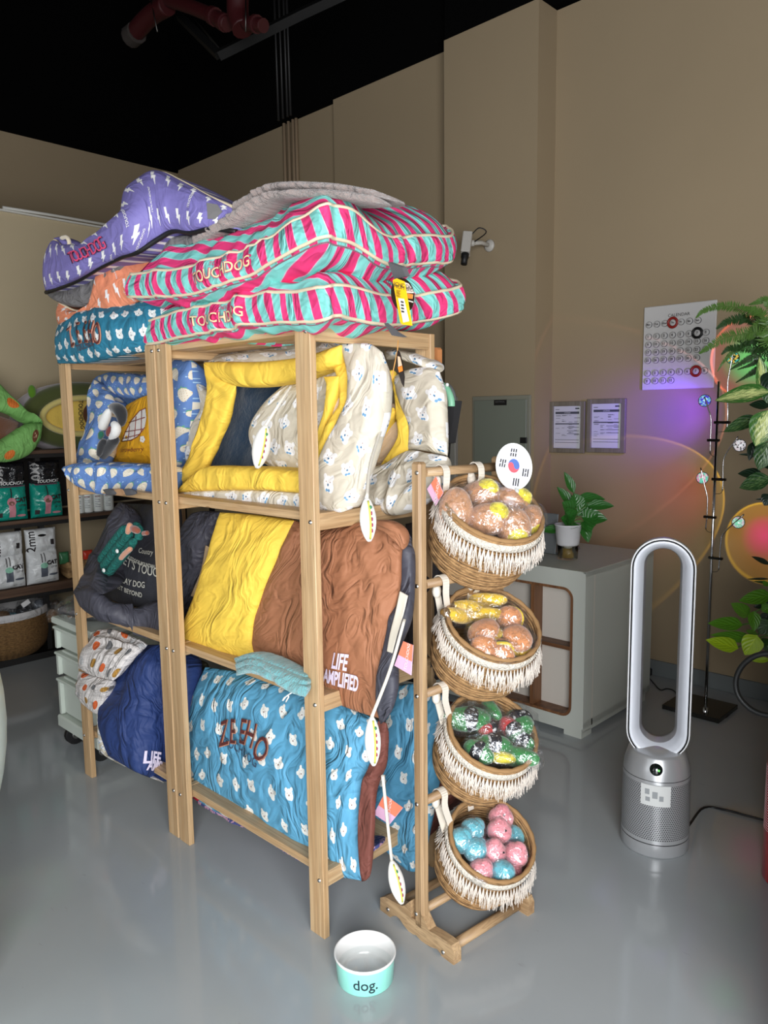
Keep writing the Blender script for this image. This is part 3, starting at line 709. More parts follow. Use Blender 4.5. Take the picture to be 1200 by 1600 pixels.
obj('basket_body', lathe_uv(coilprof([(.20, 0), (.245, .05), (.262, .12), (.262, .20), (.258, .235)], .012, .003), c, 80), ROPED, rb, True)
obj('white_rim', lathe_uv([(.258, .232), (.266, .236), (.266, .272), (.262, .277), (.252, .274), (.250, .22), (.24, .1), (.2, .01)], c, 60), cloth('white_canvas', (206, 204, 204)), rb, True)
rnd = random.Random(7)
FILM = None
def film(name, tint=(235, 238, 242), a=.055):
    if name in MATS: return MATS[name]
    m = bpy.data.materials.new(name); m.use_nodes = True; nt = m.node_tree; nt.nodes.clear()
    o = nt.nodes.new('ShaderNodeOutputMaterial'); t = nt.nodes.new('ShaderNodeBsdfTransparent'); g_ = nt.nodes.new('ShaderNodeBsdfGlossy'); g_.inputs['Roughness'].default_value = .10; g_.inputs['Color'].default_value = lin(tint)
    d_ = nt.nodes.new('ShaderNodeBsdfDiffuse'); d_.inputs['Color'].default_value = lin(tint)
    x, y, z = OBJ(nt); n1 = noiseX(nt, comb(nt, x, y, z), 60, 3, .6, 1.); cr = ((1 - (n1 - .5).abs() * 14)).mx(0)
    b = nt.nodes.new('ShaderNodeBump'); b.inputs['Strength'].default_value = .9; b.inputs['Distance'].default_value = .006; nt.links.new(noiseX(nt, comb(nt, x, y, z), 55, 3, .6, 1.2).v, b.inputs['Height'])
    nt.links.new(b.outputs[0], g_.inputs['Normal'])
    m1 = nt.nodes.new('ShaderNodeMixShader'); nt.links.new(t.outputs[0], m1.inputs[1]); nt.links.new(g_.outputs[0], m1.inputs[2])
    nt.links.new((cr * .35 + a).v, m1.inputs[0])
    m2 = nt.nodes.new('ShaderNodeMixShader'); m2.inputs[0].default_value = a * .3; nt.links.new(m1.outputs[0], m2.inputs[1]); nt.links.new(d_.outputs[0], m2.inputs[2])
    nt.links.new(m2.outputs[0], o.inputs[0]); MATS[name] = m; return m
CELLO = film('cellophane')
def crumple(c, r, sq, seed, R_=None, n=(26, 18), amp=.12, f=3.):
    """irregular closed bag-like blob"""
    th = np.linspace(0, 2 * PI, n[0] + 1); ph = np.linspace(0, PI, n[1]); T, P_ = np.meshgrid(th, ph, indexing='ij')
    d = np.stack([np.sin(P_) * np.cos(T), np.sin(P_) * np.sin(T), np.cos(P_)], -1)
    k = 1 + amp * (vn(d[..., 0] * f + 9, d[..., 1] * f + 9, d[..., 2] * f + 9, seed) * 2 - 1) + amp * .5 * (vn(d[..., 0] * f * 2.3 + 9, d[..., 1] * f * 2.3 + 9, d[..., 2] * f * 2.3 + 9, seed + 1) * 2 - 1)
    v = d * (k * r)[..., None] * np.array(sq); R_ = np.eye(3) if R_ is None else np.array(R_)
    v = v @ R_.T + np.array(c, float); uv = np.stack([T * r, P_ * r], -1)
    return npmesh(v.reshape(-1, 3), quadfaces(n[0] + 1, n[1]), uv.reshape(-1, 2))
def rotm(ax, ay, az): return np.array(Matrix.Rotation(az, 3, 'Z') @ Matrix.Rotation(ay, 3, 'Y') @ Matrix.Rotation(ax, 3, 'X'))
packs = [((0, 965), (130, 100, 70), 'brown wrapped pet toy at the left edge of the rope basket'), ((20, 968), (110, 170, 190), 'pale blue wrapped pet toy in the rope basket'), ((38, 958), (60, 58, 62), 'black wrapped pet toy with white tag in the rope basket'), ((52, 966), (200, 190, 150), 'cream wrapped pet toy in the rope basket'), ((66, 950), (90, 96, 104), 'tall grey wrapped pet toy in the rope basket'), ((86, 950), (110, 84, 60), 'dark brown wrapped pet toy at the basket right side'), ((80, 962), (150, 120, 90), 'tan wrapped pet toy at the front right of the rope basket')]
for i, ((px, py), colr, lab) in enumerate(packs):
    q = at(px, py - 4, 0, c[0] + .12 - .04 * (i % 3)); t = thing('wrapped_toy', lab, 'toy', q, 'wrapped toys in the rope basket')
    R_ = rotm(rnd.random(), rnd.random(), rnd.random() * 3)
    obj('toy', crumple(q - np.array([0, 0, .02]), .055, (1.2, .8, .8), i, R_), mat('toy_%d' % i, colr, .6), t, True); obj('plastic_bag', crumple(q - np.array([0, 0, .015]), .068, (1.2, .85, .85), i + 30, R_, amp=.25), CELLO, t, True)
    if i == 2: obj('paper_tag', MB().box(q + [.03, 0, .05], (.004, .05, .03), rot=Matrix.Rotation(.5, 3, 'X')).mesh(), INKW, t)
# grey plastic sack on drawers + drawer trolley
tr = thing('drawer_trolley', 'white plastic drawer unit on a castor base behind the left pine post', 'drawer unit', (-3.5, 1.75, 0))
p0 = at(105, 1152, 2, .07); WH = mat('mint_white_plastic', (206, 214, 204), .45)
fx, fy = -3.47, 1.62     # near corner
x0_, y0_ = -3.315, 1.35
def dbox(z0, z1, ins=0., bev=.006): return MB().bx(x0_ + ins, x0_ + .355 - ins, y0_ + ins, y0_ + .50 - ins, z0, z1, bev)
obj('base', dbox(.075, .13, -.015).mesh(), WH, tr)
zz = [.135, .315, .435, .55]
for i in range(3):
    b_ = obj('drawer', dbox(zz[i], zz[i + 1] - .012, .01).mesh(), WH, tr)
    obj('drawer_lip', dbox(zz[i + 1] - .03, zz[i + 1] - .018, -.012, .003).mesh(), WH, b_)
    obj('corner_rib', MB().bx(x0_ - .006, x0_ + .012, y0_ - .006, y0_ + .012, zz[i], zz[i + 1] - .03).mesh(), WH, b_); obj('corner_rib', MB().bx(x0_ + .343, x0_ + .361, y0_ - .006, y0_ + .012, zz[i], zz[i + 1] - .03).mesh(), WH, b_)
obj('top_tray', dbox(.545, .575, -.015).mesh(), WH, tr)
RBR = mat('rubber', (16, 16, 17), .6)
for i, (xx, yy) in enumerate(((x0_ + .05, y0_ + .03), (x0_ + .30, y0_ + .03), (x0_ + .05, y0_ + .45), (x0_ + .30, y0_ + .45))):
    w_ = obj('castor', MB().tube([(xx - .014, yy, .042), (xx + .014, yy, .042)], .042, 20).mesh(), RBR, tr)
    obj('hub', MB().tube([(xx - .018, yy, .042), (xx + .018, yy, .042)], .016, 12).bx(xx - .018, xx + .018, yy - .012, yy + .012, .06, .08).mesh(), STEEL, w_)
sk = thing('plastic_sack', 'grey translucent plastic sack with pink contents on the drawer unit', 'bag', (x0_ + .15, y0_ + .2, .575))
obj('contents', crumple((x0_ + .24, y0_ + .2, .625), .11, (1.0, 1.3, .38), 5), plush('pink_stuff', (168, 96, 116), 60), sk, True)
obj('sack', crumple((x0_ + .16, y0_ + .22, .62), .19, (1.15, 1.2, .30), 9, amp=.15), film('grey_film', (150, 150, 156), .5), sk, True)
s2 = thing('plastic_bag', 'clear bag of green and brown toys behind the left pine post', 'bag', (x0_ + .1, y0_ + .3, .66))
q = at(124, 950, 1, y0_ + .08)
obj('contents', crumple(q, .055, (1, 1.2, .8), 3), blm := mat('green_brown', lambda nt: mixc(nt, noiseX(nt, comb(nt, *OBJ(nt)), 22, 2).gt(.5), lin((110, 128, 78)), lin((120, 96, 72))), .6), s2, True); obj('bag', crumple(q, .07, (1, 1.25, .85), 6, amp=.2), CELLO, s2, True)
# pale barrel-shaped chair at the photo's left edge
q = at(-120, 1330, 2, 0.)
ch = thing('barrel_stool', 'pale mint barrel stool with white bead trim, cut off at the left edge', 'stool', q)
dd = np.array([CAMR[0, 0], CAMR[1, 0], 0]); dd /= np.linalg.norm(dd)
dpt = (q - EYE) @ CAMR[:, 2]; 
ctr = at(10, 1110, 1, q[1]); ry_ = ctr - EYE; ry_[2] = 0; ry_ /= np.linalg.norm(ry_); pp_ = np.array([ry_[1], -ry_[0], 0.])
rad = .34; cxy = ctr - pp_ * rad; cxy[2] = 0; zc_ = float(ctr[2]); sc_ = float((ctr - EYE) @ CAMR[:, 2]) / 1200; Rc = 450 * sc_
pz_ = [max(0., q_) for q_ in np.linspace(0, zc_ + 74 * sc_, 14)]
obj('shell', lathe_uv([(0, 0)] + [(rad * .70, 0)] + [(max(rad * .70, rad - (z - zc_) ** 2 / (2 * Rc)), z) for z in pz_[1:]] + [(rad * .8, zc_ + 76 * sc_), (0, zc_ + 76 * sc_)], cxy, 72), mat('pale_mint', (222, 236, 228), .35), ch, True)
for k in range(3):
    zz_ = zc_ + (78 + 9 * k) * sc_
    mb_ = MB()
    for j in range(64): mb_.ball((cxy[0] + (rad * .955) * math.cos(j * PI / 32), cxy[1] + (rad * .955) * math.sin(j * PI / 32), zz_), 5.5 * sc_, 8)
    tag(mb_.build('bead_trim', mat('pink_white', (232, 222, 222), .3), ch), kind='stuff')
# =================================================================== PINE SHELVING (two units side by side)
YF, YB = 1.275, 1.755
LV = [.19, .69, 1.18, 1.662]
def unit(x0, x1, label):
    t = thing('shelving_unit', label, 'shelf', ((x0 + x1) / 2, (YF + YB) / 2, 0))
    for x in (x0, x1 - .06):
        for y in (YF, YB - .02):
            p = obj('post', MB().bx(x, x + .06, y, y + .02, 0, LV[3], .0015).mesh(), PINE[2], t)
            if y == YF:
                ins = x + (.016 if x == x0 else .044)
                for z in LV:
                    obj('screw', MB().lathe([(0, .004), (.004, .0035), (.006, 0)], (x + (.014 if x > x0 else .046) if False else ins, y, z - .022), 10, R0).mesh(), STEEL, p)
    for z in LV:
        for s, x in ((0, x0 + .004), (1, x1 - .026)):
            obj('crossbar', MB().bx(x, x + .022, YF + .021, YB - .021, z - .045, z, .0015).mesh(), PINE[1], t)
        n = 4; w = (YB - YF - .05) / n
        for k in range(n):
            y = YF + .024 + k * w * 1.01
            obj('slat', MB().bx(x0 + .027, x1 - .027, y, y + w - .022, z - .024, z - .001, .0015).mesh(), PINE[0], t)
    return t
unit(-2.225, -1.483, 'right bay of the pine shelving, with the brown and blue beds, nearest the camera')
unit(-2.943, -2.235, 'left bay of the pine shelving, farther from the basket stand')
def K(ox, oy, s): return lambda x, y: (ox + x / s, oy + y / s)
c2, c3, c4, c5, c6, c7 = K(180, 240, 2.1429), K(0, 540, 4.), K(260, 520, 2.609), K(90, 760, 3.333), K(280, 780, 2.857), K(260, 1020, 2.727)
cA = K(60, 250, 3.75)
def rows(k, *rs): return [[k(*p[:2]) + tuple(p[2:]) for p in r] for r in rs]
YOFF = .06
# ---- fabrics
YEL = cloth('yellow_cotton', (240, 202, 76), .75, .38, 10, 5); CRM = cloth('cream_bear_print', bears((212, 204, 186), (240, 240, 240), (60, 110, 150), .078, .070, 1.35, 1.6, (110, 160, 200), 2.), .75, .4, 9, 6)
BRN = cloth('brown_cotton', (160, 106, 74), .72, .55, 10, 4); CHAR = cloth('charcoal_nylon', (66, 66, 76), .6, .5, 12, 6); BLUE = cloth('blue_bear_print', bears((92, 162, 198), (236, 236, 230), (110, 60, 50)), .7, .6, 9, 5)
TEALB = cloth('teal_bear_print', bears((40, 120, 148), (226, 228, 226), (60, 80, 90), .056, .058, .95), .75, .4); MAR = cloth('maroon_brown', (112, 62, 52), .75, .5); NAVY = cloth('navy_cotton', (36, 58, 112), .68, .6, 10, 5)
STRAW = cloth('strawberry_print', strawb, .75, .3); PURP = cloth('purple_bolt_print', bolts((124, 116, 180)), .65, .25); ORG = cloth('orange_bolt_print', bolts((230, 142, 106)), .65, .25)
STRI = cloth('striped_print', stripes, .72, .5, 11, 7); GREYC = cloth('grey_mesh', (118, 116, 116), .8, .4, 8, 14); NVV = plush('navy_velvet', (12, 54, 84), 30, .5, .01); TEALP = plush('teal_fleece', (110, 168, 172), 60, 1., .015)
GREYP = plush('grey_fleece', (156, 140, 134), 75, 1., .02); PEACH = cloth('peach_cushion', (214, 188, 158), .8, .4); MUST = cloth('mustard_fleece', (226, 164, 22), .85, .4, 8, 5)
# ============ level 3, right bay: cream and yellow ring bed standing on its side
b1 = thing('pet_bed', 'cream pet bed with yellow lining and navy cushion, standing open to the left', 'pet bed', (-1.85, 1.45, 1.18))
p = Puff(G2(rows(c4, [(150, 118), (190, 90), (350, 70), (520, 40), (620, 25), (700, 30), (780, 38)], [(160, 135), (250, 128), (380, 124), (520, 112), (610, 92), (700, 70), (760, 80)]), [1.50, 1.37]), .02, .12, 3, (60, 24), .004, (12, 8), seed=11); p.build('top_bolster', CRM, b1)
Puff(G2(rows(c4, [(152, 120), (240, 118), (380, 118), (520, 104), (610, 84), (712, 48)], [(200, 180), (270, 180), (390, 180), (520, 160), (610, 135), (712, 95)], [(275, 215), (320, 222), (400, 222), (520, 198), (610, 168), (705, 130)]), 1.36), .03, .10, 3.5, (60, 26), .005, (12, 6), .008, 30, seed=12).build('yellow_lining_top', YEL, b1)
Puff(G2(rows(c4, [(150, 122), (215, 165), (285, 212)], [(168, 230), (210, 260), (262, 290)], [(150, 330), (195, 350), (238, 370)], [(105, 470), (140, 480), (190, 480)], [(70, 560), (110, 565), (160, 550)], [(45, 648), (90, 610), (150, 560)]), 1.35), .02, .04, 3.5, (30, 60), .007, (8, 14), .008, 26, seed=13).build('yellow_lining_left', YEL, b1)
Puff(G2(rows(c4, [(48, 645), (150, 552), (260, 545), (400, 548), (540, 562), (620, 570)], [(48, 648), (150, 600), (260, 596), (400, 598), (540, 610), (620, 612)], [(50, 652), (150, 645), (260, 642), (400, 642), (540, 652), (620, 655)]), 1.31), .025, .15, 3.5, (60, 30), .006, (14, 6), .008, 26, seed=14).build('yellow_lining_bottom', YEL, b1)
Puff(G2(rows(c4, [(46, 646), (150, 642), (300, 640), (420, 642), (540, 652), (640, 660)], [(60, 665), (150, 668), (300, 672), (420, 676), (540, 684), (640, 690)], [(66, 668), (150, 692), (300, 716), (420, 726), (540, 732), (640, 738)]), 1.315), .02, .15, 3, (60, 24), .005, (20, 8), .006, 40, seed=15).build('outer_cover_bottom', CRM, b1)
Puff(G2(rows(c4, [(120, 200), (160, 240)], [(150, 300), (180, 330)], [(100, 400), (140, 420)], [(70, 520), (100, 540)]), 1.42), .02, .06, 3, (16, 40), .004, seed=16).build('outer_cover_left', CRM, b1)
Puff(G2(rows(c4, [(270, 190), (370, 190), (500, 190), (600, 190)], [(235, 350), (340, 350), (460, 350), (580, 350)], [(140, 565), (280, 560), (430, 560), (560, 570)]), 1.52), .03, .06, 4, (50, 50), .015, (7, 5), .01, 20, seed=17).build('velvet_cushion', NVV, b1)
Puff(G2(rows(c4, [(478, 212), (530, 205), (620, 180), (700, 145)], [(390, 300), (470, 300), (580, 300), (690, 260)], [(342, 392), (440, 400), (560, 400), (680, 370)], [(352, 470), (440, 490), (560, 500), (650, 470)], [(398, 532), (460, 560), (560, 575), (630, 545)]), 1.42), .03, .04, 3, (50, 50), .008, (9, 7), .01, 24, seed=18).build('bear_print_pillow', CRM, b1)
Puff(G2(rows(c4, [(690, 220), (710, 220)], [(660, 300), (705, 300)], [(635, 400), (668, 380)], [(630, 480), (645, 450)]), 1.38), .01, .05, 3, (14, 30), .004, seed=19).build('peach_lining', PEACH, b1)
Puff(G2(rows(c4, [(668, 120), (712, 44)], [(700, 190), (748, 188)], [(705, 300), (738, 290)], [(655, 370), (698, 380)], [(632, 430), (655, 462)], [(612, 510), (624, 550)]), [1.40, 1.37, 1.36, 1.35, 1.34, 1.33]), .012, .03, 3, (20, 60), .006, (10, 14), .006, 30, seed=20).build('yellow_lining_right', YEL, b1)
Puff(G2(rows(c4, [(640, 180), (705, 175)], [(655, 215), (702, 212)], [(650, 300), (680, 290)], [(620, 400), (645, 392)], [(618, 470), (630, 470)]), 1.36), .012, .03, 3, (16, 40), .005, seed=21).build('pillow_edge_yellow', YEL, b1)
pr_ = Puff(G2(rows(c4, [(708, 44), (775, 42), (832, 46), (880, 78)], [(745, 188), (800, 170), (850, 170), (897, 180)], [(738, 290), (795, 290), (850, 300), (890, 320)], [(692, 380), (750, 400), (810, 420), (862, 440)], [(648, 462), (720, 500), (780, 520), (832, 545)], [(620, 548), (680, 580), (740, 610), (800, 640)], [(616, 660), (670, 690), (720, 705), (768, 702)], [(620, 735), (670, 734), (715, 728), (745, 722)]), [1.37, 1.36, 1.35, 1.34, 1.33, 1.32, 1.31, 1.31]), .030, .05, 3.5, (60, 90), .008, (9, 7), .008, 26, seed=22)
pr_.build('outer_cover_right', CRM, b1)
# second cream bed
b2 = thing('pet_bed', 'cream bear-print pet bed with yellow trim, nearest the flag fan', 'pet bed', (-1.5, 1.6, 1.18))
Puff(G2(rows(c4, [(890, 70), (950, 68), (1010, 84), (1075, 112), (1108, 140)], [(900, 110), (960, 110), (1020, 130), (1075, 150), (1105, 165)]), 1.66), .03, .06, 3, (50, 24), .006, seed=25).build('top_bolster', CRM, b2)
Puff(G2(rows(c4, [(925, 180), (990, 150), (1060, 140), (1112, 152)], [(950, 280), (1010, 260), (1080, 250), (1132, 255)], [(990, 380), (1040, 370), (1090, 380), (1140, 400)], [(985, 478), (1040, 480), (1090, 490), (1146, 502)]), [1.64, 1.62, 1.60, 1.58]), .03, .04, 3.5, (50, 50), .007, seed=26).build('right_bolster', CRM, b2)
Puff(G2(rows(c4, [(820, 535), (880, 545), (985, 482), (1060, 490), (1146, 505)], [(800, 590), (870, 600), (950, 580), (1040, 570), (1130, 560)], [(780, 660), (850, 670), (930, 670), (1010, 650), (1090, 600)], [(772, 706), (840, 718), (905, 742), (950, 735), (1010, 660)]), [1.56, 1.54, 1.50, 1.48]), .04, .1, 3.2, (56, 50), .010, (10, 8), .012, 28, seed=27).build('bottom_bolster', CRM, b2)
Puff(G2(rows(c4, [(896, 152), (924, 152)], [(898, 200), (922, 190)], [(902, 240), (918, 235)]), 1.63), .01, .03, 3, (12, 16), .002, seed=28).build('yellow_lining_top', YEL, b2)
Puff(G2(rows(c4, [(920, 190), (936, 180)], [(930, 260), (962, 275)], [(935, 340), (992, 375)], [(940, 430), (990, 470)], [(870, 545), (900, 560)]), [1.63, 1.62, 1.60, 1.58, 1.57]), .01, .05, 3, (16, 50), .005, seed=29).build('yellow_lining_right', YEL, b2)
Puff(G2(rows(c4, [(905, 305), (925, 305)], [(880, 400), (925, 340)], [(838, 480), (870, 430)], [(826, 540), (840, 520)]), 1.60), .01, .03, 3, (12, 30), .004, seed=30).build('yellow_lining_left', YEL, b2)
Puff(G2(rows(c4, [(890, 280), (935, 290)], [(870, 380), (945, 400)], [(820, 500), (940, 480)], [(815, 545), (870, 550)]), 1.63), .015, .03, 3, (24, 30), .006, seed=31).build('peach_cushion', PEACH, b2)
Puff(G2(rows(c4, [(896, 250), (915, 250)], [(880, 400), (900, 330)], [(850, 440), (865, 440)], [(790, 600), (830, 560)]), 1.66), .01, .03, 3, (12, 30), .004, seed=33).build('inner_panel', CRM, b2)
# hang tag on b2
tg = thing('hang_tag', 'black oval hang tag edge-on against the second cream bed', 'tag', at(620, 570, 1, 1.45))
obj('card', MB().prism([at(*c4(x, y), 1, 1.45) for x, y in ((942, 72), (950, 78), (962, 120), (970, 180), (967, 220), (958, 205), (944, 160), (936, 110))], (0, .002, 0)).mesh(), mat('tag_black', (34, 26, 24), .4), tg)
obj('photo_print', MB().prism([at(*c4(x, y), 1, 1.448) for x, y in ((942, 95), (952, 98), (961, 135), (945, 140))], (0, .0005, 0)).mesh(), mat('tag_cream', (220, 190, 160), .5), tg)
obj('photo_print', MB().prism([at(*c4(x, y), 1, 1.448) for x, y in ((943, 140), (961, 133), (964, 155), (948, 162))], (0, .0005, 0)).mesh(), mat('tag_orange', (226, 130, 40), .5), tg)
obj('string', MB().tube([at(*c4(x, y), 1, 1.452) for x, y in ((945, 30), (942, 72), (905, 250), (860, 440))], .0014, 6).mesh(), mat('orange_cord', (206, 150, 80), .7), tg)
# ============ level 3 left: strawberry bed, boston terrier plush, mustard pillow
sb = thing('pet_bed', 'blue pet bed printed with white strawberries, propped open on the middle shelf', 'pet bed', (-2.5, 1.5, 1.18))
Puff(G2(rows(c3, [(586, 208), (700, 190), (800, 194), (900, 196), (1000, 200)], [(600, 240), (700, 240), (800, 250), (900, 250), (1000, 250)], [(640, 270), (730, 318), (830, 336), (900, 322), (1000, 300)]), [1.5, 1.46, 1.44]), .03, .1, 3.2, (60, 34), .007, seed=35).build('top_bolster', STRAW, sb)
Puff(G2(rows(c3, [(586, 208), (640, 250), (700, 320)], [(566, 290), (630, 330), (720, 360)], [(562, 420), (610, 420), (680, 430)], [(540, 560), (590, 560), (640, 560)], [(480, 700), (540, 710), (620, 722)], [(400, 765), (500, 765), (620, 765)]), [1.46, 1.44, 1.42, 1.4, 1.36, 1.29], 0.), .03, .1, 3.2, (34, 64), .007, seed=36).build('left_bolster', STRAW, sb)
Puff(G2(rows(c3, [(396, 758), (480, 735), (600, 728), (760, 735), (930, 742), (1080, 750)], [(400, 780), (480, 790), (600, 800), (760, 808), (930, 815), (1080, 820)], [(420, 825), (470, 862), (570, 910), (700, 930), (850, 940), (1080, 945)]), [[1.25, 1.27, 1.29, 1.33, 1.35, 1.35]] * 3, 0.), .035, .14, 3.2, (80, 34), .008, (16, 8), .012, 30, seed=37).build('front_bolster', STRAW, sb)
Puff(G2(rows(c3, [(1060, 80), (1120, 85), (1195, 90)], [(1090, 240), (1140, 240), (1205, 240)], [(1070, 400), (1130, 400), (1200, 400)], [(1075, 560), (1120, 560), (1180, 540)], [(1085, 700), (1110, 700), (1150, 680)], [(1090, 815), (1105, 815), (1125, 790)]), 1.40), .035, .12, 3.2, (30, 70), .007, seed=38).build('right_bolster', STRAW, sb)
Puff(G2(rows(c3, [(600, 260), (760, 260), (950, 260), (1110, 200)], [(600, 740), (760, 740), (950, 740), (1110, 740)]), 1.6), .01, .02, 4, (20, 20), .004, seed=39).build('back_panel', STRAW, sb)
mp = thing('cushion', 'mustard yellow cushion embroidered with a strawberry, inside the strawberry-print bed', 'cushion', (-2.42, 1.45, 1.18))
S = Puff(G2(rows(c3, [(790, 372), (880, 325), (980, 290), (1105, 250)], [(750, 540), (850, 520), (980, 500), (1090, 420)], [(735, 650), (850, 640), (980, 640), (1085, 600)], [(655, 724), (800, 742), (950, 748), (1080, 745)]), 1.43), .045, .06, 3, (60, 50), .010, (8, 6), .010, 22, seed=40); S.build('cushion', MUST, mp)
def uvinv(S, px, py, u=.4, v=.4):
    """surface parameter that lies behind photo point"""
    best = (1e9, u, v); 
    us = np.linspace(.02, .98, 121); P = S.ev(us, us, 1) - EYE; c = P @ CAMR; X_ = 600 + 1200 * c[..., 0] / c[..., 2]; Y_ = 800 + 1200 * c[..., 1] / c[..., 2]
    i, j = np.unravel_index(np.argmin((X_ - px) ** 2 + (Y_ - py) ** 2), X_.shape); return us[i], us[j]
def outline(S, pts, r, m, parent, name='stitching', closed=False, lift=.002):
    return obj(name, MB().tube([S.at(*uvinv(S, *p), lift) for p in pts], r, 5, closed=closed).mesh(), m, parent)
def polyfill(S, pts, m, parent, name='applique', lift=.0025):
    q = [S.at(*uvinv(S, *p), lift) for p in pts]; c = sum(q) / len(q); bm = bmesh.new(); cc = bm.verts.new(c + (EYE - c) / np.linalg.norm(EYE - c) * .002); vs = [bm.verts.new(v) for v in q]
    for i in range(len(vs)): bm.faces.new((cc, vs[i], vs[(i + 1) % len(vs)]))
    me = bpy.data.meshes.new('p'); bm.to_mesh(me); bm.free(); return obj(name, me, m, parent)
REDS = mat('red_stitch', (130, 50, 40), .7); WCH = plush('white_chenille', (226, 222, 214), 140, .6)
polyfill(S, [c3(*q) for q in ((768, 600), (790, 540), (825, 470), (880, 410), (912, 395), (918, 450), (905, 520), (860, 570), (810, 592))], WCH, mp)
for a, b in (((790, 540), (905, 520)), ((815, 480), (915, 450)), ((778, 580), (880, 555)), ((820, 500), (810, 590)), ((860, 440), (850, 575)), ((895, 405), (890, 545))): outline(S, [c3(*a), c3((a[0] + b[0]) / 2, (a[1] + b[1]) / 2), c3(*b)], .0014, REDS, mp, lift=.007)
outline(S, [c3(*q) for q in ((768, 600), (790, 540), (825, 470), (880, 410), (918, 390))], .0014, REDS, mp, lift=.006); outline(S, [c3(*q) for q in ((768, 600), (830, 592), (870, 565), (912, 510))], .0014, REDS, mp, lift=.006)
u_0, v_0 = uvinv(S, *c3(825, 650)); wraptext('strawberry', .036, S, u_0, v_0, .05, REDS, mp, 'lettering', -.0002, .005, slant=.25)
for k in range(5): u_0, v_0 = uvinv(S, *c3(898 + 10 * math.cos(k * 1.257), 585 + 12 * math.sin(k * 1.257))); patch(S, u_0, v_0, .014, .014, WCH, mp, 'flower_petal', .005, el=True)
bt = thing('plush_dog', 'black and white terrier plush toy lying in the strawberry-print bed', 'plush toy', at(*c3(680, 720), 1, 1.4))
PB = plush('black_plush', (34, 35, 38), 100); PW = plush('white_plush', (222, 222, 218), 100); PG_ = plush('green_scarf', (20, 92, 70), 80, .3)
def lumps(k, pts, y, m, name, parent, seed=1, sqy=.6):
    """one continuous stuffed form along a path of (x, y, radius px)"""
    P = [at(*k(a, b), 1, y) for a, b, r in pts]; mb = MB(); sc = [r / 1200 / k(1, 0)[0] if False else r for *_, r in pts]
    rr = []
    for (a, b, r), q in zip(pts, P):
        d = float((q - EYE) @ CAMR[:, 2]); rp = abs(k(r, 0)[0] - k(0, 0)[0]); rr.append(rp * d / 1200)
    n = 20; P2 = smooth_path(P, n); r2 = crw(len(rr), np.linspace(0, 1, n)) @ np.array(rr)
    e = np.clip(np.sin(np.linspace(0, PI, n)) * 3.2, .0, 1) ** .5; e = np.maximum(e, .08)
    mb.tube(P2, list(r2 * e), 14); return mb.build(name, m, parent)
kt = K(130, 590, 8.42)
lumps(kt, [(350, 390, 40), (430, 400, 75), (490, 450, 85), (510, 560, 60), (490, 650, 30)], 1.40, PB, 'head', bt)
lumps(kt, [(345, 410, 30), (310, 500, 60), (270, 600, 66), (240, 690, 45)], 1.385, PW, 'muzzle', bt); lumps(kt, [(385, 590, 35), (430, 650, 62), (420, 730, 60), (350, 810, 35)], 1.375, PW, 'chest', bt)
lumps(kt, [(355, 640, 15), (335, 710, 38), (330, 780, 25)], 1.365, plush('maroon_plush', (104, 48, 44)), 'tongue', bt); lumps(kt, [(240, 700, 22), (235, 750, 42), (215, 810, 24)], 1.365, PG_, 'collar', bt)
lumps(kt, [(150, 510, 30), (165, 560, 55), (180, 650, 48), (190, 720, 22)], 1.41, plush('dark_grey_plush', (62, 66, 70)), 'ear', bt)
lumps(kt, [(460, 790, 45), (380, 860, 75), (300, 950, 80), (235, 1040, 62), (200, 1090, 28)], 1.385, PB, 'hind_leg', bt); lumps(kt, [(290, 820, 35), (250, 880, 55), (220, 970, 45), (200, 1040, 22)], 1.36, PB, 'front_leg', bt)
hb = thing('bed_strap', 'folded grey and tan straps under the strawberry-print bed', 'strap', at(*c3(760, 920), 1, 1.25))
for i, (x, col) in enumerate(((680, (86, 86, 88)), (740, (176, 136, 100)), (800, (84, 84, 88)))):
    obj('strap', Puff(G2(rows(c3, [(x - 40, 900), (x + 10, 893), (x + 40, 905)], [(x - 10, 938), (x + 30, 935), (x + 55, 925)]), 1.255, 0.), .004, .01, 3, (16, 10), .003, seed=i).mesh(), mat('strap%d' % i, col, .8), hb, True)
# ============ level 2 left: charcoal bed with print and teal knitted dog
cb = thing('pet_bed', 'puffy charcoal pet bed with white printed lettering, second shelf from the floor', 'pet bed', (-2.5, 1.5, .69))
SC_ = Puff(G2(rows(c5, [(330, 90), (420, 90), (520, 95), (640, 100)], [(300, 250), (400, 250), (520, 250), (640, 250)], [(250, 420), (380, 430), (520, 430), (650, 430)], [(220, 570), (360, 620), (520, 640), (650, 640)]), [1.56, 1.5, 1.42, 1.36]), .04, .05, 3.5, (60, 60), .008, (6, 5), .01, 18, seed=43)
SC_.build('centre_cushion', mat('charcoal_print_base', (58, 59, 66), .65, bump=(.3, crease(8, 6)), bumpd=.01), cb)
Puff(G2(rows(c5, [(318, 82), (350, 90), (395, 120)], [(285, 150), (330, 170), (370, 190)], [(232, 260), (285, 290), (320, 300)], [(180, 380), (230, 400), (270, 410)], [(128, 500), (200, 500), (260, 490)], [(82, 545), (150, 560), (240, 560)]), [1.5, 1.46, 1.42, 1.38, 1.30, 1.24], 0.), .035, .1, 3, (36, 70), .012, (5, 13), .012, 20, seed=44).build('left_bolster', CHAR, cb)
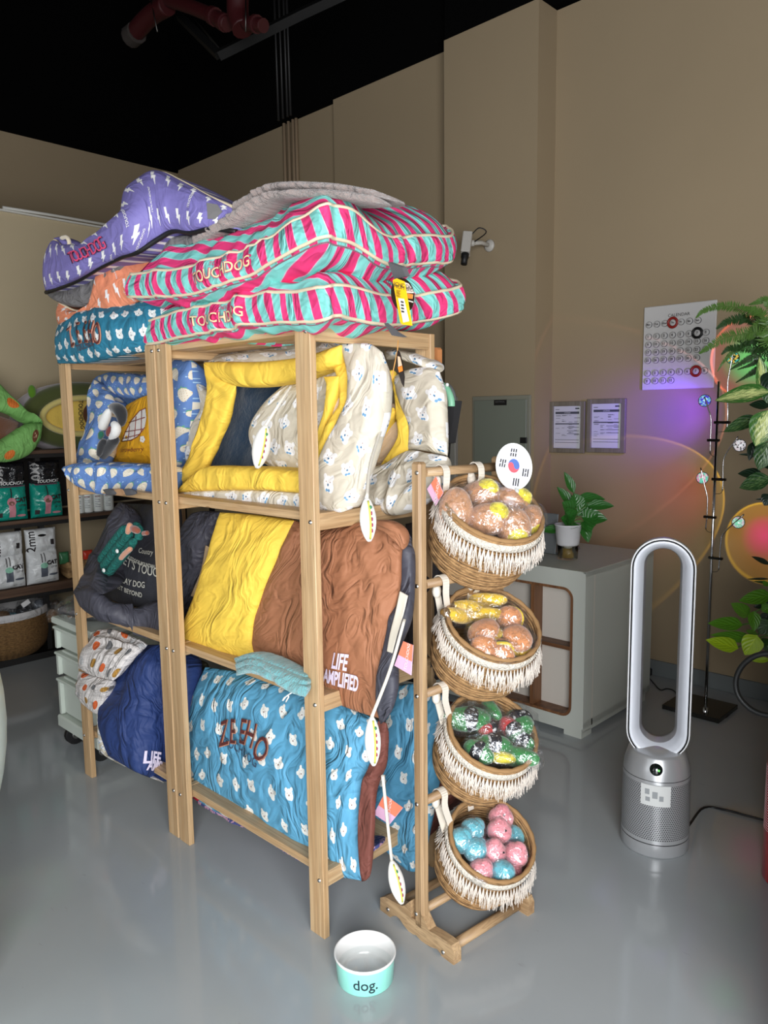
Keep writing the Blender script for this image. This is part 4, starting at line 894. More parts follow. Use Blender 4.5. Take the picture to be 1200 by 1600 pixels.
Puff(G2(rows(c5, [(80, 548), (180, 520), (280, 600), (400, 640), (520, 600), (640, 660)], [(110, 590), (200, 600), (300, 650), (420, 690), (540, 690), (640, 760)], [(150, 640), (230, 692), (330, 718), (420, 768), (520, 805), (640, 850)]), [[1.24, 1.25, 1.28, 1.34, 1.37, 1.37], [1.23, 1.24, 1.27, 1.33, 1.36, 1.36], [1.24, 1.26, 1.28, 1.335, 1.36, 1.36]], 0.), .035, .13, 3, (90, 34), .014, (12, 6), .012, 16, seed=45).build('front_bolster', CHAR, cb)
Puff(G2(rows(c5, [(700, 138), (760, 128), (850, 132)], [(640, 250), (740, 250), (815, 260)], [(630, 400), (720, 400), (775, 410)], [(640, 580), (680, 580), (720, 560)], [(645, 740), (655, 740), (670, 700)]), 1.42), .04, .12, 3, (34, 70), .010, (6, 10), .012, 18, seed=46).build('right_bolster', CHAR, cb)
Puff(G2(rows(c5, [(150, 625), (200, 655), (245, 700)], [(170, 640), (200, 670), (240, 705)]), 1.25, 0.), .003, .006, 3, (10, 8), .001).build('care_label', mat('label_white', (206, 204, 196), .7), cb)
LW = mat('letter_cream', (214, 212, 200), .7)
for txt, x, y, sz, a, sl in (('Country', 465, 345, .034, -.12, .2), ('OUTDOOR MOUNTAIN', 440, 400, .020, -.22, 0), ("LET'S TOUCH", 440, 430, .052, -.2, 0), ('PLAY DOG', 395, 508, .036, -.12, 0), ('GET BEYOND', 375, 550, .028, -.18, 0)):
    u_0, v_0 = uvinv(SC_, *c5(x, y)); wraptext(txt, sz, SC_, u_0, v_0, a, LW, cb, 'lettering', .0006, .006, 1., -.6, sl)
bs = Puff(G2(rows(c5, [(770, 305), (795, 318)], [(745, 440), (765, 450)], [(692, 570), (722, 585)]), 1.345), .004, .006, 3, (8, 30), .002); bs.build('beige_strap', mat('beige_web', (170, 148, 116), .8), cb)
kd = thing('plush_dog', 'teal knitted plush with tan ears lying on the charcoal bed', 'plush toy', at(*c5(310, 400), 1, 1.4))
def knit(name, c1_, c2_):
    return mat(name, lambda nt: mixc(nt, noiseX(nt, comb(nt, *OBJ(nt)), 70, 2), lin(c1_), lin(c2_)), .95, bump=(1., lambda nt: noiseX(nt, comb(nt, *OBJ(nt)), 90, 2)), bumpd=.012)
KT = knit('teal_knit', (8, 70, 68), (26, 120, 108))
for i, (a, b, r) in enumerate((((218, 395), (362, 205), 24), ((232, 430), (385, 235), 26), ((258, 462), (410, 270), 22), ((222, 455), (255, 470), 26))):
    lumps(c5, [(a[0], a[1], r), ((a[0] + b[0]) / 2, (a[1] + b[1]) / 2, r * 1.15), (b[0], b[1], r)], 1.33 - .004 * i, KT, 'knitted_body', kd)
lumps(c5, [(400, 190, 18), (425, 230, 24), (420, 280, 20)], 1.33, KT, 'hood', kd)
TANP = plush('tan_plush', (196, 136, 106)); TANQ = plush('rust_plush', (140, 74, 54))
lumps(c5, [(378, 190, 12), (372, 220, 17), (362, 248, 10)], 1.30, TANP, 'ear', kd); lumps(c5, [(385, 320, 14), (350, 350, 14), (325, 380, 12)], 1.30, TANP, 'leg', kd); lumps(c5, [(385, 215, 14), (405, 225, 20), (425, 235, 12)], 1.305, TANQ, 'head', kd); lumps(c5, [(445, 245, 12), (470, 242, 12)], 1.32, TANQ, 'arm', kd)
for x, y in ((310, 337), (240, 437)): obj('white_spot', MB().ball(at(*c5(x, y), 1, 1.295), .008, 10, sq=(1.3, .5, 1)).mesh(), PW, kd)
# ============ level 2 right: yellow / brown bed
lb = thing('pet_bed', 'yellow and brown pet bed lettered LIFE AMPLIFIED, right bay second shelf', 'pet bed', (-1.85, 1.4, .69))
Puff(G2(rows(c6, [(182, 58), (290, 66), (400, 80), (518, 96)], [(140, 230), (240, 240), (345, 250), (445, 262)], [(80, 420), (180, 430), (280, 440), (362, 450)], [(22, 590), (110, 600), (220, 600), (325, 602)], [(30, 650), (120, 704), (230, 712), (334, 708)]), [1.37, 1.34, 1.32, 1.31, 1.30]), .035, .16, 4, (70, 90), .009, (12, 4), .008, 16, seed=50).build('yellow_cover', YEL, lb)
LB = Puff(G2(rows(c6, [(514, 94), (600, 125), (680, 130), (770, 112), (880, 95), (985, 120)], [(445, 260), (540, 265), (650, 260), (760, 250), (870, 240), (985, 250)], [(362, 450), (470, 460), (600, 450), (730, 440), (850, 440), (972, 450)], [(328, 590), (440, 630), (570, 650), (700, 650), (820, 660), (915, 690)], [(334, 706), (450, 750), (560, 816), (680, 900), (800, 950), (912, 984)]), [1.37, 1.34, 1.33, 1.32, 1.31]), .030, .05, 4.5, (100, 100), .010, (9, 4), .010, 14, seed=51)
LB.build('brown_cover', BRN, lb)
Puff(G2(rows(c6, [(880, 92), (935, 98), (985, 130), (1012, 190)], [(880, 130), (930, 150), (965, 190), (1000, 226)]), 1.31), .02, .04, 3, (30, 20), .006, seed=52).build('brown_flap', BRN, lb)
Puff(G2(rows(c6, [(960, 105), (1010, 130), (1038, 175)], [(965, 240), (1005, 240), (1040, 240)], [(970, 400), (1005, 400), (1036, 390)], [(945, 520), (985, 530), (1022, 540)], [(905, 690), (940, 690), (965, 700)], [(885, 850), (920, 850), (965, 840)], [(898, 1005), (915, 990), (935, 950)]), [1.40, 1.38, 1.36, 1.33, 1.31, 1.29, 1.27]), .015, .03, 3, (26, 80), .010, (8, 12), .012, 26, seed=53).build('charcoal_side', CHAR, lb)
Puff(G2(rows(c6, [(984, 408), (1022, 430)], [(965, 500), (1000, 520)], [(940, 600), (975, 600)], [(926, 680), (952, 688)]), [1.33, 1.31, 1.29, 1.28]), .003, .005, 4, (8, 30), .003).build('white_label', mat('label_cream', (214, 206, 190), .8), lb)
WE = mat('lavender_white_thread', (224, 214, 236), .7)
for txt, x, y, sz in (('LIFE', 726, 730, .046), ('AMPLIFIED', 730, 806, .040)):
    u_0, v_0 = uvinv(LB, *c6(x, y)); wraptext(txt, sz, LB, u_0, v_0, -.03, WE, lb, 'lettering', .0014, .007, .76, 0, .2)
tf_ = thing('fleece_blanket', 'folded teal fleece blanket hanging from the second shelf under the brown bed', 'blanket', at(*c6(400, 780), 1, 1.25))
for i, (dy, y) in enumerate(((-26, 1.265), (0, 1.245), (26, 1.235))):
    Puff(G2(rows(c6, [(250 + dy * .2, 735 + dy), (330, 712 + dy), (430, 748 + dy), (520, 790 + dy), (566, 812 + dy)], [(255, 762 + dy), (335, 752 + dy), (430, 790 + dy), (510, 838 + dy), (562, 858 + dy)]), y, 0.), .016, .05, 2.4, (90, 24), .006, (24, 18), .006, 60, seed=55 + i).build('fold', TEALP, tf_)
obj('drawstring', MB().tube(smooth_path([at(*c6(x, y), 1, 1.22) for x, y in ((500, 865), (478, 880), (462, 900), (470, 885), (490, 878), (476, 905))], 20), .0018, 6).mesh(), PW, tf_)
# ============ level 1 right: blue ZEEHO beds
zb = thing('pet_bed', 'large blue bear-print pet bed lettered ZEEHO on the bottom shelf', 'pet bed', (-1.85, 1.4, .19))
ZB = Puff(G2(rows(c7, [(165, 60), (300, 80), (450, 115), (600, 165), (750, 215), (905, 290)], [(118, 180), (250, 200), (400, 220), (580, 250), (740, 290), (895, 370)], [(92, 330), (230, 350), (390, 370), (570, 400), (740, 430), (878, 480)], [(92, 470), (230, 490), (390, 520), (570, 560), (720, 590), (832, 592)], [(98, 560), (240, 620), (410, 680), (590, 730), (720, 760), (820, 762)], [(106, 604), (250, 690), (440, 778), (620, 872), (740, 948), (834, 972)]), [1.38, 1.34, 1.32, 1.31, 1.31, 1.31]), .035, .06, 4.5, (110, 110), .009, (8, 5), .010, 14, seed=60)
ZB.build('front_cover', BLUE, zb)
Puff(G2(rows(c7, [(900, 290), (920, 292), (938, 300)], [(890, 400), (910, 400), (932, 400)], [(862, 490), (890, 490), (920, 480)], [(828, 595), (855, 595), (882, 600)], [(816, 760), (845, 760), (876, 760)], [(832, 975), (850, 970), (866, 955)]), [1.30, 1.29, 1.285, 1.28, 1.27, 1.265]), .015, .03, 3, (20, 80), .010, (10, 10), .012, 22, seed=61).build('maroon_side', MAR, zb)
ZT = mat('zeeho_brown', (96, 44, 42), .6); ZT2 = mat('zeeho_tan', (196, 136, 110), .6)
for k, (chr_, x, y, a) in enumerate((('Z', 257, 346, .25), ('E', 291, 340, .05), ('E', 326, 340, -.05), ('H', 366, 352, -.2), ('O', 405, 410, -.5))):
    u_0, v_0 = uvinv(ZB, *c7(x, y)); sz = .098 if k < 3 else (.102 if k == 3 else .108)
    wraptext(chr_, sz, ZB, u_0 + .0025, v_0 + .003, a, ZT2, zb, 'lettering', .0008, .006, .66, 0, .15); wraptext(chr_, sz, ZB, u_0, v_0, a, ZT, zb, 'lettering', .000, .008, .66, 0, .15)
u_0, v_0 = uvinv(ZB, *c7(315, 408)); wraptext('TOUCHDOG', .034, ZB, u_0, v_0, -.25, mat('slate_thread', (60, 76, 100), .7), zb, 'lettering', 0, .005, 1.0, .6)
zc2 = thing('pet_bed', 'second blue bear-print bed with maroon side, behind the basket stand', 'pet bed', (-1.5, 1.65, .19))
Puff(G2(rows(c7, [(960, 150), (1040, 130), (1120, 150), (1200, 200)], [(925, 380), (1010, 380), (1090, 390), (1170, 400)], [(890, 600), (980, 600), (1070, 610), (1140, 620)], [(868, 760), (950, 780), (1040, 790), (1105, 780)], [(870, 790), (940, 850), (1035, 930), (1085, 920)]), [1.62, 1.58, 1.56, 1.54, 1.52]), .03, .05, 4, (60, 80), .009, (8, 5), .010, 14, seed=62).build('front_cover', BLUE, zc2)
Puff(G2(rows(c7, [(1180, 200), (1230, 220), (1260, 260)], [(1150, 420), (1200, 430), (1250, 430)], [(1125, 640), (1190, 640), (1240, 600)], [(1100, 800), (1130, 770), (1180, 700)]), 1.66), .03, .08, 3, (30, 50), .010, (8, 8), .012, 22, seed=63).build('maroon_side', MAR, zc2)
dk = thing('pet_bed', 'dark charcoal bed seen between the brown bed and the basket stand', 'pet bed', at(*c6(1060, 700), 1, 1.72))
Puff(G2(rows(c6, [(1010, 110), (1080, 100), (1170, 120)], [(1020, 400), (1090, 400), (1170, 400)], [(1000, 700), (1080, 700), (1180, 700)], [(960, 800), (1080, 820), (1180, 800)]), 1.70), .03, .06, 3, (30, 60), .012, (6, 9), .01, 18, seed=64).build('cover', mat('dark_quilt', (48, 44, 46), .7, bump=(.4, crease(10, 8)), bumpd=.01), dk)
fl_ = thing('fleece_blanket', 'floral folded blanket peeking out under the large blue bed', 'blanket', at(*c7(560, 860), 1, 1.31))
FLO = mat('floral', lambda nt: mixc(nt, noiseX(nt, comb(nt, *OBJ(nt)), 60, 2).gt(.52), lin((70, 76, 130)), lin((196, 150, 170))), .8)
Puff(G2(rows(c7, [(130, 620), (260, 690), (420, 765), (620, 865), (880, 830)], [(130, 640), (260, 706), (430, 790), (620, 900), (880, 850)]), [1.31, 1.31]), .012, .2, 3, (60, 16), .006, (16, 10), seed=65).build('fold', FLO, fl_)
rdc = tag(Puff(G2(rows(c7, [(100, 590), (120, 600), (140, 618)], [(104, 608), (122, 622), (134, 632)]), 1.275), .008, .02, 3, (12, 10), .002).build('fabric_bundle', mat('crimson', (150, 12, 40), .7)), 'small crimson cloth end at the lower left corner of the blue bed', 'cloth')
ol = thing('jacket', 'olive and navy folded garments behind the middle pine posts', 'clothing', at(*c5(720, 1000), 1, 1.5))
Puff(G2(rows(c5, [(680, 915), (720, 905), (775, 925)], [(670, 1000), (710, 1000), (735, 1000)], [(670, 1080), (700, 1080), (715, 1060)]), 1.45), .03, .05, 3, (24, 34), .012, (9, 9), seed=66).build('olive_fold', cloth('olive', (62, 62, 44)), ol)
Puff(G2(rows(c5, [(655, 905), (695, 905)], [(655, 950), (680, 960)]), 1.43), .02, .05, 3, (14, 14), .006, seed=67).build('navy_fold', NAVY, ol)
cw_ = tag(Puff(G2(rows(c5, [(665, 1095), (700, 1100)], [(668, 1180), (690, 1180)], [(672, 1290), (690, 1260)]), 1.5), .01, .05, 3, (12, 24), .004, seed=68).build('carton', mat('white_box', (196, 192, 186), .7)), 'white bundle wedged behind the middle post beside the blue bed', 'bundle')
# ============ level 1 left: navy bed, pumpkin throw, grey sheet
nb = thing('pet_bed', 'navy blue pet bed lettered LIFE AMPLIFIED, bottom shelf of the left bay', 'pet bed', (-2.5, 1.4, .19))
NB = Puff(G2(rows(c5, [(370, 850), (440, 830), (520, 825), (600, 830), (670, 860)], [(300, 980), (390, 970), (480, 960), (580, 960), (680, 960)], [(232, 1120), (340, 1120), (450, 1130), (560, 1130), (680, 1140)], [(215, 1230), (330, 1250), (440, 1290), (560, 1310), (670, 1320)], [(262, 1402), (350, 1452), (440, 1502), (550, 1535), (660, 1540)]), [[1.40] * 3 + [1.42] * 2, [1.34] * 3 + [1.38] * 2, [1.28, 1.28, 1.30, 1.37, 1.37], [1.24, 1.24, 1.27, 1.36, 1.36], [1.235, 1.235, 1.25, 1.36, 1.36]], 0.), .030, .12, 4, (80, 80), .011, (9, 5), .010, 14, seed=70)
NB.build('cover', NAVY, nb)
for txt, x, y, sz in (('LIFE', 496, 1412, .048), ('AMPLIFIED', 532, 1466, .042)):
    u_0, v_0 = uvinv(NB, *c5(x, y)); wraptext(txt, sz, NB, u_0, v_0, .06, WE, nb, 'lettering', .0014, .007, .74, 0, .2)
Puff(G2(rows(c5, [(205, 1180), (222, 1220)], [(215, 1330), (235, 1330)], [(255, 1405), (275, 1412)], [(500, 1525), (560, 1545)]), 1.29, 0.), .006, .02, 3, (10, 50), .002).build('white_edge', CRM, nb)
def pumpkinprint(nt):
    c = blots((222, 216, 212), [(216, 96, 36), (112, 112, 114), (176, 130, 50), (214, 214, 214), (216, 104, 40)], .085, .075, .019, .017, 6.)(nt)
    u, v = UV(nt); ln = ((u / .013).fract() - .5).abs().lt(.08); return mixc(nt, ln * .35, c, lin((140, 138, 140)))
PP = cloth('pumpkin_throw_print', pumpkinprint, .85, .5, 6, 16)
pt2 = thing('throw_blanket', 'white throw printed with pumpkins, sunflowers and wheels, folded over the navy bed', 'blanket', at(*c5(220, 1000), 1, 1.3))
Puff(G2(rows(c5, [(205, 752), (290, 745), (390, 785), (470, 822)], [(140, 830), (240, 850), (330, 870), (385, 880)], [(105, 945), (180, 985), (240, 1000), (290, 1012)]), [1.36, 1.29, 1.25], 0.), .02, .05, 3.5, (50, 50), .011, (4, 22), .01, 24, seed=72).build('upper_fold', PP, pt2)
Puff(G2(rows(c5, [(110, 962), (180, 985), (230, 1000), (282, 1012)], [(100, 1040), (160, 1060), (210, 1070), (260, 1075)], [(92, 1078), (150, 1140), (190, 1175), (222, 1192)]), 1.265, 0.), .02, .05, 3.5, (40, 34), .009, (4, 22), .01, 24, seed=73).build('lower_fold', PP, pt2)
gs = thing('sheet', 'grey sheet hanging between the pumpkin throw and the navy bed', 'cloth', at(*c5(180, 1250), 1, 1.3))
Puff(G2(rows(c5, [(140, 1150), (180, 1160), (215, 1180)], [(145, 1220), (180, 1240), (215, 1260)], [(160, 1300), (195, 1330), (232, 1350)], [(185, 1340), (215, 1370), (268, 1408)]), 1.31), .012, .03, 3, (24, 40), .008, (8, 8), seed=74).build('hanging_part', cloth('pale_grey_sheet', (160, 158, 158)), gs)
# =================================================================== TOP OF THE SHELVING
YOFF = 0.
t3 = thing('pet_bed', 'teal bear-print pet bed lettered ZEEHO, lowest on top of the left bay', 'pet bed', (-2.6, 1.5, 1.662))
T3 = Puff(G2([[(90, 508), (132, 488), (180, 480), (250, 472), (330, 470)], [(86, 535), (132, 520), (185, 512), (250, 505), (330, 500)], [(90, 568), (138, 567), (190, 556), (240, 546), (330, 530)]], [[1.28, 1.28, 1.29, 1.33, 1.42], [1.24, 1.24, 1.25, 1.30, 1.42], [1.265, 1.265, 1.27, 1.32, 1.42]]), .03, .35, 3, (70, 40), .008, (6, 14), .01, 22, seed=80); T3.build('side_bolster', TEALB, t3)
for k, (chr_, x, y, a) in enumerate((('Z', 113, 528, .25), ('E', 123, 522, .1), ('E', 133, 520, -.05), ('H', 143, 519, -.1), ('O', 152, 523, -.3))):
    u_0, v_0 = uvinv(T3, x, y); wraptext(chr_, .088, T3, u_0 + .003, v_0 + .004, a, ZT2, t3, 'lettering', .001, .005, .55); wraptext(chr_, .088, T3, u_0, v_0, a, ZT, t3, 'lettering', 0, .007, .55)
u_0, v_0 = uvinv(T3, 136, 539); wraptext('TOUCHDOG', .03, T3, u_0, v_0, .1, ZT, t3, 'lettering', 0, .005, .7)
t4 = thing('pet_bed', 'orange pet bed with white lightning bolts, between the purple and teal beds', 'pet bed', (-2.6, 1.5, 1.82))
T4 = Puff(G2([[(91, 472), (122, 486), (148, 470), (158, 425), (180, 388), (215, 384), (300, 400)], [(89, 492), (122, 495), (150, 484), (172, 452), (198, 432), (230, 425), (300, 430)], [(92, 509), (124, 504), (154, 496), (188, 484), (215, 472), (245, 462), (300, 455)]], [[1.28, 1.28, 1.28, 1.28, 1.30, 1.34, 1.42]] * 3), .03, .3, 3, (90, 40), .007, (8, 10), .010, 24, seed=81); T4.build('side_bolster', ORG, t4); T4.edge('t', .0045, m=CREAM, parent=t4, lift=.004)
for k in range(5): 
    u_0, v_0 = uvinv(T4, 128 + k * 6, 494 - k * 2); patch(T4, u_0, v_0, .012, .05, mat('zebra_label', (60, 56, 50), .8), t4, 'label_stripe', .004)
T4b = Puff(G2([[(128, 378), (135, 376), (142, 378)], [(126, 392), (135, 392), (144, 392)]], 1.42), .02, .05, 3, (14, 12)); 
t5 = thing('pet_bed', 'purple pet bed with white lightning bolts, topmost of the stack on the left', 'pet bed', (-2.5, 1.5, 1.95))
T5 = Puff(G2([[(70, 402), (84, 376), (96, 385), (120, 393), (158, 370), (193, 347), (199, 300), (245, 270), (285, 284), (325, 306), (370, 326)], [(68, 430), (90, 415), (118, 412), (150, 395), (185, 372), (212, 345), (235, 320), (262, 315), (292, 320), (328, 330), (370, 345)], [(72, 457), (96, 449), (122, 438), (155, 419), (190, 402), (215, 394), (245, 375), (272, 361), (300, 364), (330, 358), (370, 362)]], [[1.22] * 6 + [1.26, 1.3, 1.3, 1.3, 1.3], [1.2] * 6 + [1.24, 1.26, 1.27, 1.28, 1.3], [1.22] * 6 + [1.25, 1.27, 1.27, 1.28, 1.3]]), .035, .3, 3, (130, 60), .007, (7, 7), .009, 22, seed=82)
T5.build('side_bolster', PURP, t5); T5.edge('t', .005, m=CREAM, parent=t5, lift=.004); T5.edge('b', .0075, 'zip', BLKP, t5, .012)
Puff(G2([[(84, 372), (98, 370), (108, 376)], [(88, 380), (100, 384), (109, 390)]], 1.24), .015, .06, 2.5, (20, 14), .003).build('curled_end', PURP, t5)
obj('lining_edge', MB().tube(smooth_path([at(a, b, 1, 1.215) for a, b in ((96, 372), (104, 371), (108, 378), (107, 388), (100, 391))], 16), .007, 8).mesh(), plush('cream_sherpa', (214, 200, 174)), t5)
GRB = Puff(G2([[(73, 459), (98, 452), (124, 442), (160, 422), (196, 402)], [(80, 466), (105, 470), (130, 470), (160, 452), (190, 415)], [(94, 474), (118, 480), (140, 476), (158, 456), (186, 424)]], 1.275), .012, .25, 3, (50, 24), .006, (6, 12), seed=83); GRB.build('grey_underside', GREYC, t5)
Puff(G2([[(218, 396), (250, 378), (285, 368), (320, 372)], [(224, 404), (256, 396), (290, 390), (320, 386)]], 1.30), .012, .2, 3, (30, 16), .004, seed=84).build('grey_underside', GREYC, t5)
polyfill(T5, [(324, 318), (342, 321), (350, 332), (338, 343), (325, 342)], GREYC, t5, 'grey_patch', .004)
PKT = mat('pink_thread', (226, 76, 120), .6); BKT = mat('plum_thread', (70, 30, 60), .6)
def arctext(S, txt, pts, size, m, parent, lift=.006, bold=0., sx=1.):
    P = smooth_path([(a, b, 0) for a, b in pts], len(txt)); 
    for k, chr_ in enumerate(txt):
        d = P[min(k + 1, len(txt) - 1)] - P[max(k - 1, 0)]; u_0, v_0 = uvinv(S, P[k][0], P[k][1]); wraptext(chr_, size, S, u_0, v_0, 0., m, parent, 'lettering', bold, lift, sx)
arctext(T5, 'TOUCHDOG', [(114, 403), (137, 394), (162, 381)], .058, BKT, t5, .005, .0006, .72); arctext(T5, 'TOUCHDOG', [(115, 402), (138, 393), (163, 380)], .058, PKT, t5, .007, 0, .72)
for x, y, a in ((237, 312, 1.35), (299, 312, 1.25), (197, 335, 1.4), (219, 376, 1.2), (176, 405, 1.3)): u_0, v_0 = uvinv(T5, x, y); wraptext('TOUCHDOG', .013, T5, u_0, v_0, a, INKW, t5, 'lettering', .0002, .004, .8)
for x, y, a in ((179, 422, 1.45), (205, 466, -1.), (104, 488, -1.2)): u_0, v_0 = uvinv(T4, x, y); wraptext('TOUCHDOG', .013, T4, u_0, v_0, a, INKW, t4, 'lettering', .0002, .004, .8)
# ---- box cushions (striped)
class BoxC:
    def __init__(s, outl, h, bulge, side=.012, wr=.008, seed=1, nper=200, tbulge=None):
        s.o = smooth_path(outl, nper, True)[:-1]; s.c = s.o.mean(0) + np.array([0, 0, bulge * .0]); s.h, s.b, s.sd, s.wr, s.seed = h, bulge, side, wr, seed; s.bb = tbulge or .01
    def rings(s):
        h, b = s.h, s.b
        bb = s.bb; P = [(1, -h * .5 - bb), (.6, -h * .5 - bb), (.25, -h * .5 - bb * .8), (.08, -h * .5 - bb * .35), (0, -h * .5), (-s.sd, -h * .25), (-s.sd * 1.3, 0), (-s.sd, h * .25), (0, h * .5), (.04, h * .52), (.15, h * .5 + b * .45), (.4, h * .5 + b * .85), (.7, h * .5 + b), (1, h * .5 + b)]
        return np.array([(a, c, 0) for a, c in P])
    def pos(s, th, k):
        """th: 0..1 around, k: 0..1 over the rings"""
        R_ = s.rings(); q = crw(len(R_), k) @ R_; n = len(s.o)
        oo = np.vstack([s.o, s.o[:1]]); o = np.stack([np.interp(th, np.linspace(0, 1, n + 1), oo[:, i]) for i in range(3)], 1)
        dx = s.c[None, :2] - o[:, :2]; ln = np.linalg.norm(dx, axis=1, keepdims=True)
        P = np.zeros((len(th), len(k), 3)); f = q[:, 0]
        for i in (0, 1): P[..., i] = o[:, None, i] + np.where(f[None] < 0, dx[:, None, i] / ln * f[None], dx[:, None, i] * f[None])
        P[..., 2] = o[:, None, 2] * (1 - np.clip(f, 0, 1))[None] + s.c[2] * np.clip(f, 0, 1)[None] + q[:, 1][None]
        L = np.concatenate([[0], np.cumsum(np.linalg.norm(np.diff(oo, axis=0), axis=1))]); a = np.interp(th, np.linspace(0, 1, n + 1), L)
        w = s.wr * ((ridge(P[..., 0] * 7 + 2 * vn(P[..., 0] * 3, P[..., 1] * 3, 0, 5), P[..., 1] * 6 + P[..., 2] * 4, s.seed) - .5) + .7 * (ridge(a[:, None] * 14 + 0 * k, P[..., 2] * 8, s.seed + 4) - .5))
        side = np.exp(-(f / .08) ** 2)[None]; P[..., 2] += w * (1 - side * .7); 
        for i in (0, 1): P[..., i] -= dx[:, None, i] / ln * w * side * .9
        return P, a, q
    def mesh(s):
        th = np.linspace(0, 1, 221); k = np.linspace(0, 1, 90); P, a, q = s.pos(th, k); f = np.clip(q[:, 0], 0, 1)
        top = q[:, 0] > .035
        U = np.broadcast_to(a[:, None], P.shape[:2]).copy(); V = np.broadcast_to((q[:, 1] * 1.)[None], P.shape[:2]).copy()
        U[:, top] = P[:, top, 1] * 1.15 + P[:, top, 2] * .55; V[:, top] = P[:, top, 0] * .35
        return npmesh(P.reshape(-1, 3), quadfaces(len(th), len(k)), np.stack([U.ravel(), V.ravel()], 1))
    def pipe(s, k, m, parent, lo=0, hi=1, r=.005): 
        P, _, _ = s.pos(np.linspace(lo, hi, 160), np.array([k])); obj('piping', MB().tube(P[:, 0] , r, 6, closed=(lo == 0 and hi == 1)).mesh(), m, parent)
def Z(px, py, z): return at(px, py, 2, z)
def Yy(px, py, y): return at(px, py, 1, y)
t2 = thing('pet_bed', 'lower pink and teal striped box pet bed on the shelving top', 'pet bed', (-1.8, 1.5, 1.665))
O2 = [Yy(230, 520, 1.27), Yy(310, 500, 1.25), Yy(400, 480, 1.235), Yy(497, 474, 1.22), Yy(523, 468, 1.25), Yy(553, 474, 1.33), Yy(600, 486, 1.46), Yy(650, 482, 1.64), Yy(716, 468, 1.83), Yy(690, 455, 1.90), [-1.7, 1.88, 1.76], [-2.05, 1.86, 1.75], [-2.25, 1.7, 1.74], [-2.30, 1.5, 1.73]]
B2 = BoxC(O2, .072, .075, .012, .013, 3, tbulge=.03); obj('box_cushion', B2.mesh(), STRI, t2, True); B2.pipe(4 / 13, CREAM, t2); B2.pipe(8 / 13, CREAM, t2)
t1 = thing('pet_bed', 'upper pink and teal striped box pet bed, topmost of the striped pair', 'pet bed', (-1.8, 1.5, 1.85))
O1 = [Yy(203, 446, 1.22), Yy(290, 438, 1.22), Yy(385, 408, 1.22), Yy(495, 348, 1.21), Yy(525, 345, 1.25), Yy(560, 358, 1.33), Yy(600, 390, 1.45), Yy(655, 390, 1.64), Yy(706, 388, 1.82), Yy(690, 372, 1.9), [-1.7, 1.88, 1.95], [-2.05, 1.86, 1.93], [-2.3, 1.7, 1.90], [-2.42, 1.45, 1.87]]
B1 = BoxC(O1, .072, .10, .012, .014, 8, tbulge=.055); obj('box_cushion', B1.mesh(), STRI, t1, True); B1.pipe(4 / 13, CREAM, t1); B1.pipe(8 / 13, CREAM, t1)
class BS:      # side-wall text surface of a box cushion
    def __init__(s, B, a0, a1): s.B, s.a0, s.a1 = B, a0, a1; s.Lu = 1.; s.Lv = 1.
    def at(s, u, v, lift=0):
        P, _, _ = s.B.pos(np.array([u]), np.array([v])); q = P[0, 0]; return q + (EYE - q) / np.linalg.norm(EYE - q) * lift
for B_, t_, px in ((B1, t1, 342), (B2, t2, 340)):
    # find ring parameter facing the photo point, then lay letters along the wall
    th = np.linspace(0, .45, 200); P, a, _ = B_.pos(th, np.array([6. / 13])); c = (P[:, 0] - EYE) @ CAMR; xs = 600 + 1200 * c[:, 0] / c[:, 2]; i0 = int(np.argmin(abs(xs - px))); perL = np.gradient(a)[i0] / (th[1] - th[0])
    for ly, (txt, size, vv, col, lf, bd) in enumerate((('TOUCHDOG', .050, 5.7 / 13, mat('magenta_thread', (214, 40, 110), .6), .018, .0018), ('TOUCHDOG', .048, 5.7 / 13, mat('pale_yellow_thread', (236, 222, 170), .6), .021, .0004), ('TOUCHDOG', .018, 7.2 / 13, mat('magenta_thread', (0, 0, 0)), .012, .0002))):
        me = textmesh(txt, size, bd)
        for v in me.vertices:
            if not hasattr(B_, 'cache'):
                B_.ct, B_.ck = np.linspace(0, .45, 160), np.linspace(.25, .7, 40); B_.cache = B_.pos(B_.ct, B_.ck)[0]
            tt, kk = th[i0] + v.co.x * .9 / perL, vv + v.co.y * (4 / 13) / B_.h * .8
            a_, b_ = np.clip(tt / .45 * 159, 0, 158.99), np.clip((kk - .25) / .45 * 39, 0, 38.99); i_, j_ = int(a_), int(b_); fa, fb = a_ - i_, b_ - j_; C_ = B_.cache
            q = (C_[i_, j_] * (1 - fa) + C_[i_ + 1, j_] * fa) * (1 - fb) + (C_[i_, j_ + 1] * (1 - fa) + C_[i_ + 1, j_ + 1] * fa) * fb
            q = q + (EYE - q) / np.linalg.norm(EYE - q) * lf; v.co = Vector(q)
        obj('lettering', me, col, t_)
for B_, t_, q0 in ((B1, t1, [(606, 410), (628, 418), (634, 432), (616, 436)]), (B2, t2, [(600, 505), (618, 520), (630, 527), (612, 524)])):
    c = [Yy(a, b, 1.33 if B_ is B1 else 1.36) for a, b in q0]; obj('grey_handle_strap', MB().prism(c, (.01, .004, 0)).mesh(), mat('strap_grey', (84, 84, 86), .8), t_)
tg = thing('hang_tag', 'yellow hang tag over a black oval tag on the striped beds', 'tag', Yy(628, 440, 1.30))
obj('oval_card', MB().prism([Yy(629 + 18 * math.cos(t) - 3 * math.sin(t), 463 - 27 * math.sin(t) - 2, 1.305) for t in np.linspace(0, 2 * PI, 28, endpoint=False)], (.001, .001, 0)).mesh(), mat('tag_brown', (44, 30, 24), .35), tg)
def tagp(pts, y, col, nm='photo_print', rough=.45): return obj(nm, MB().prism([Yy(a, b, y) for a, b in pts], (.0005, .0005, 0)).mesh(), mat('tagc_%d_%d_%d' % col, col, rough), tg)
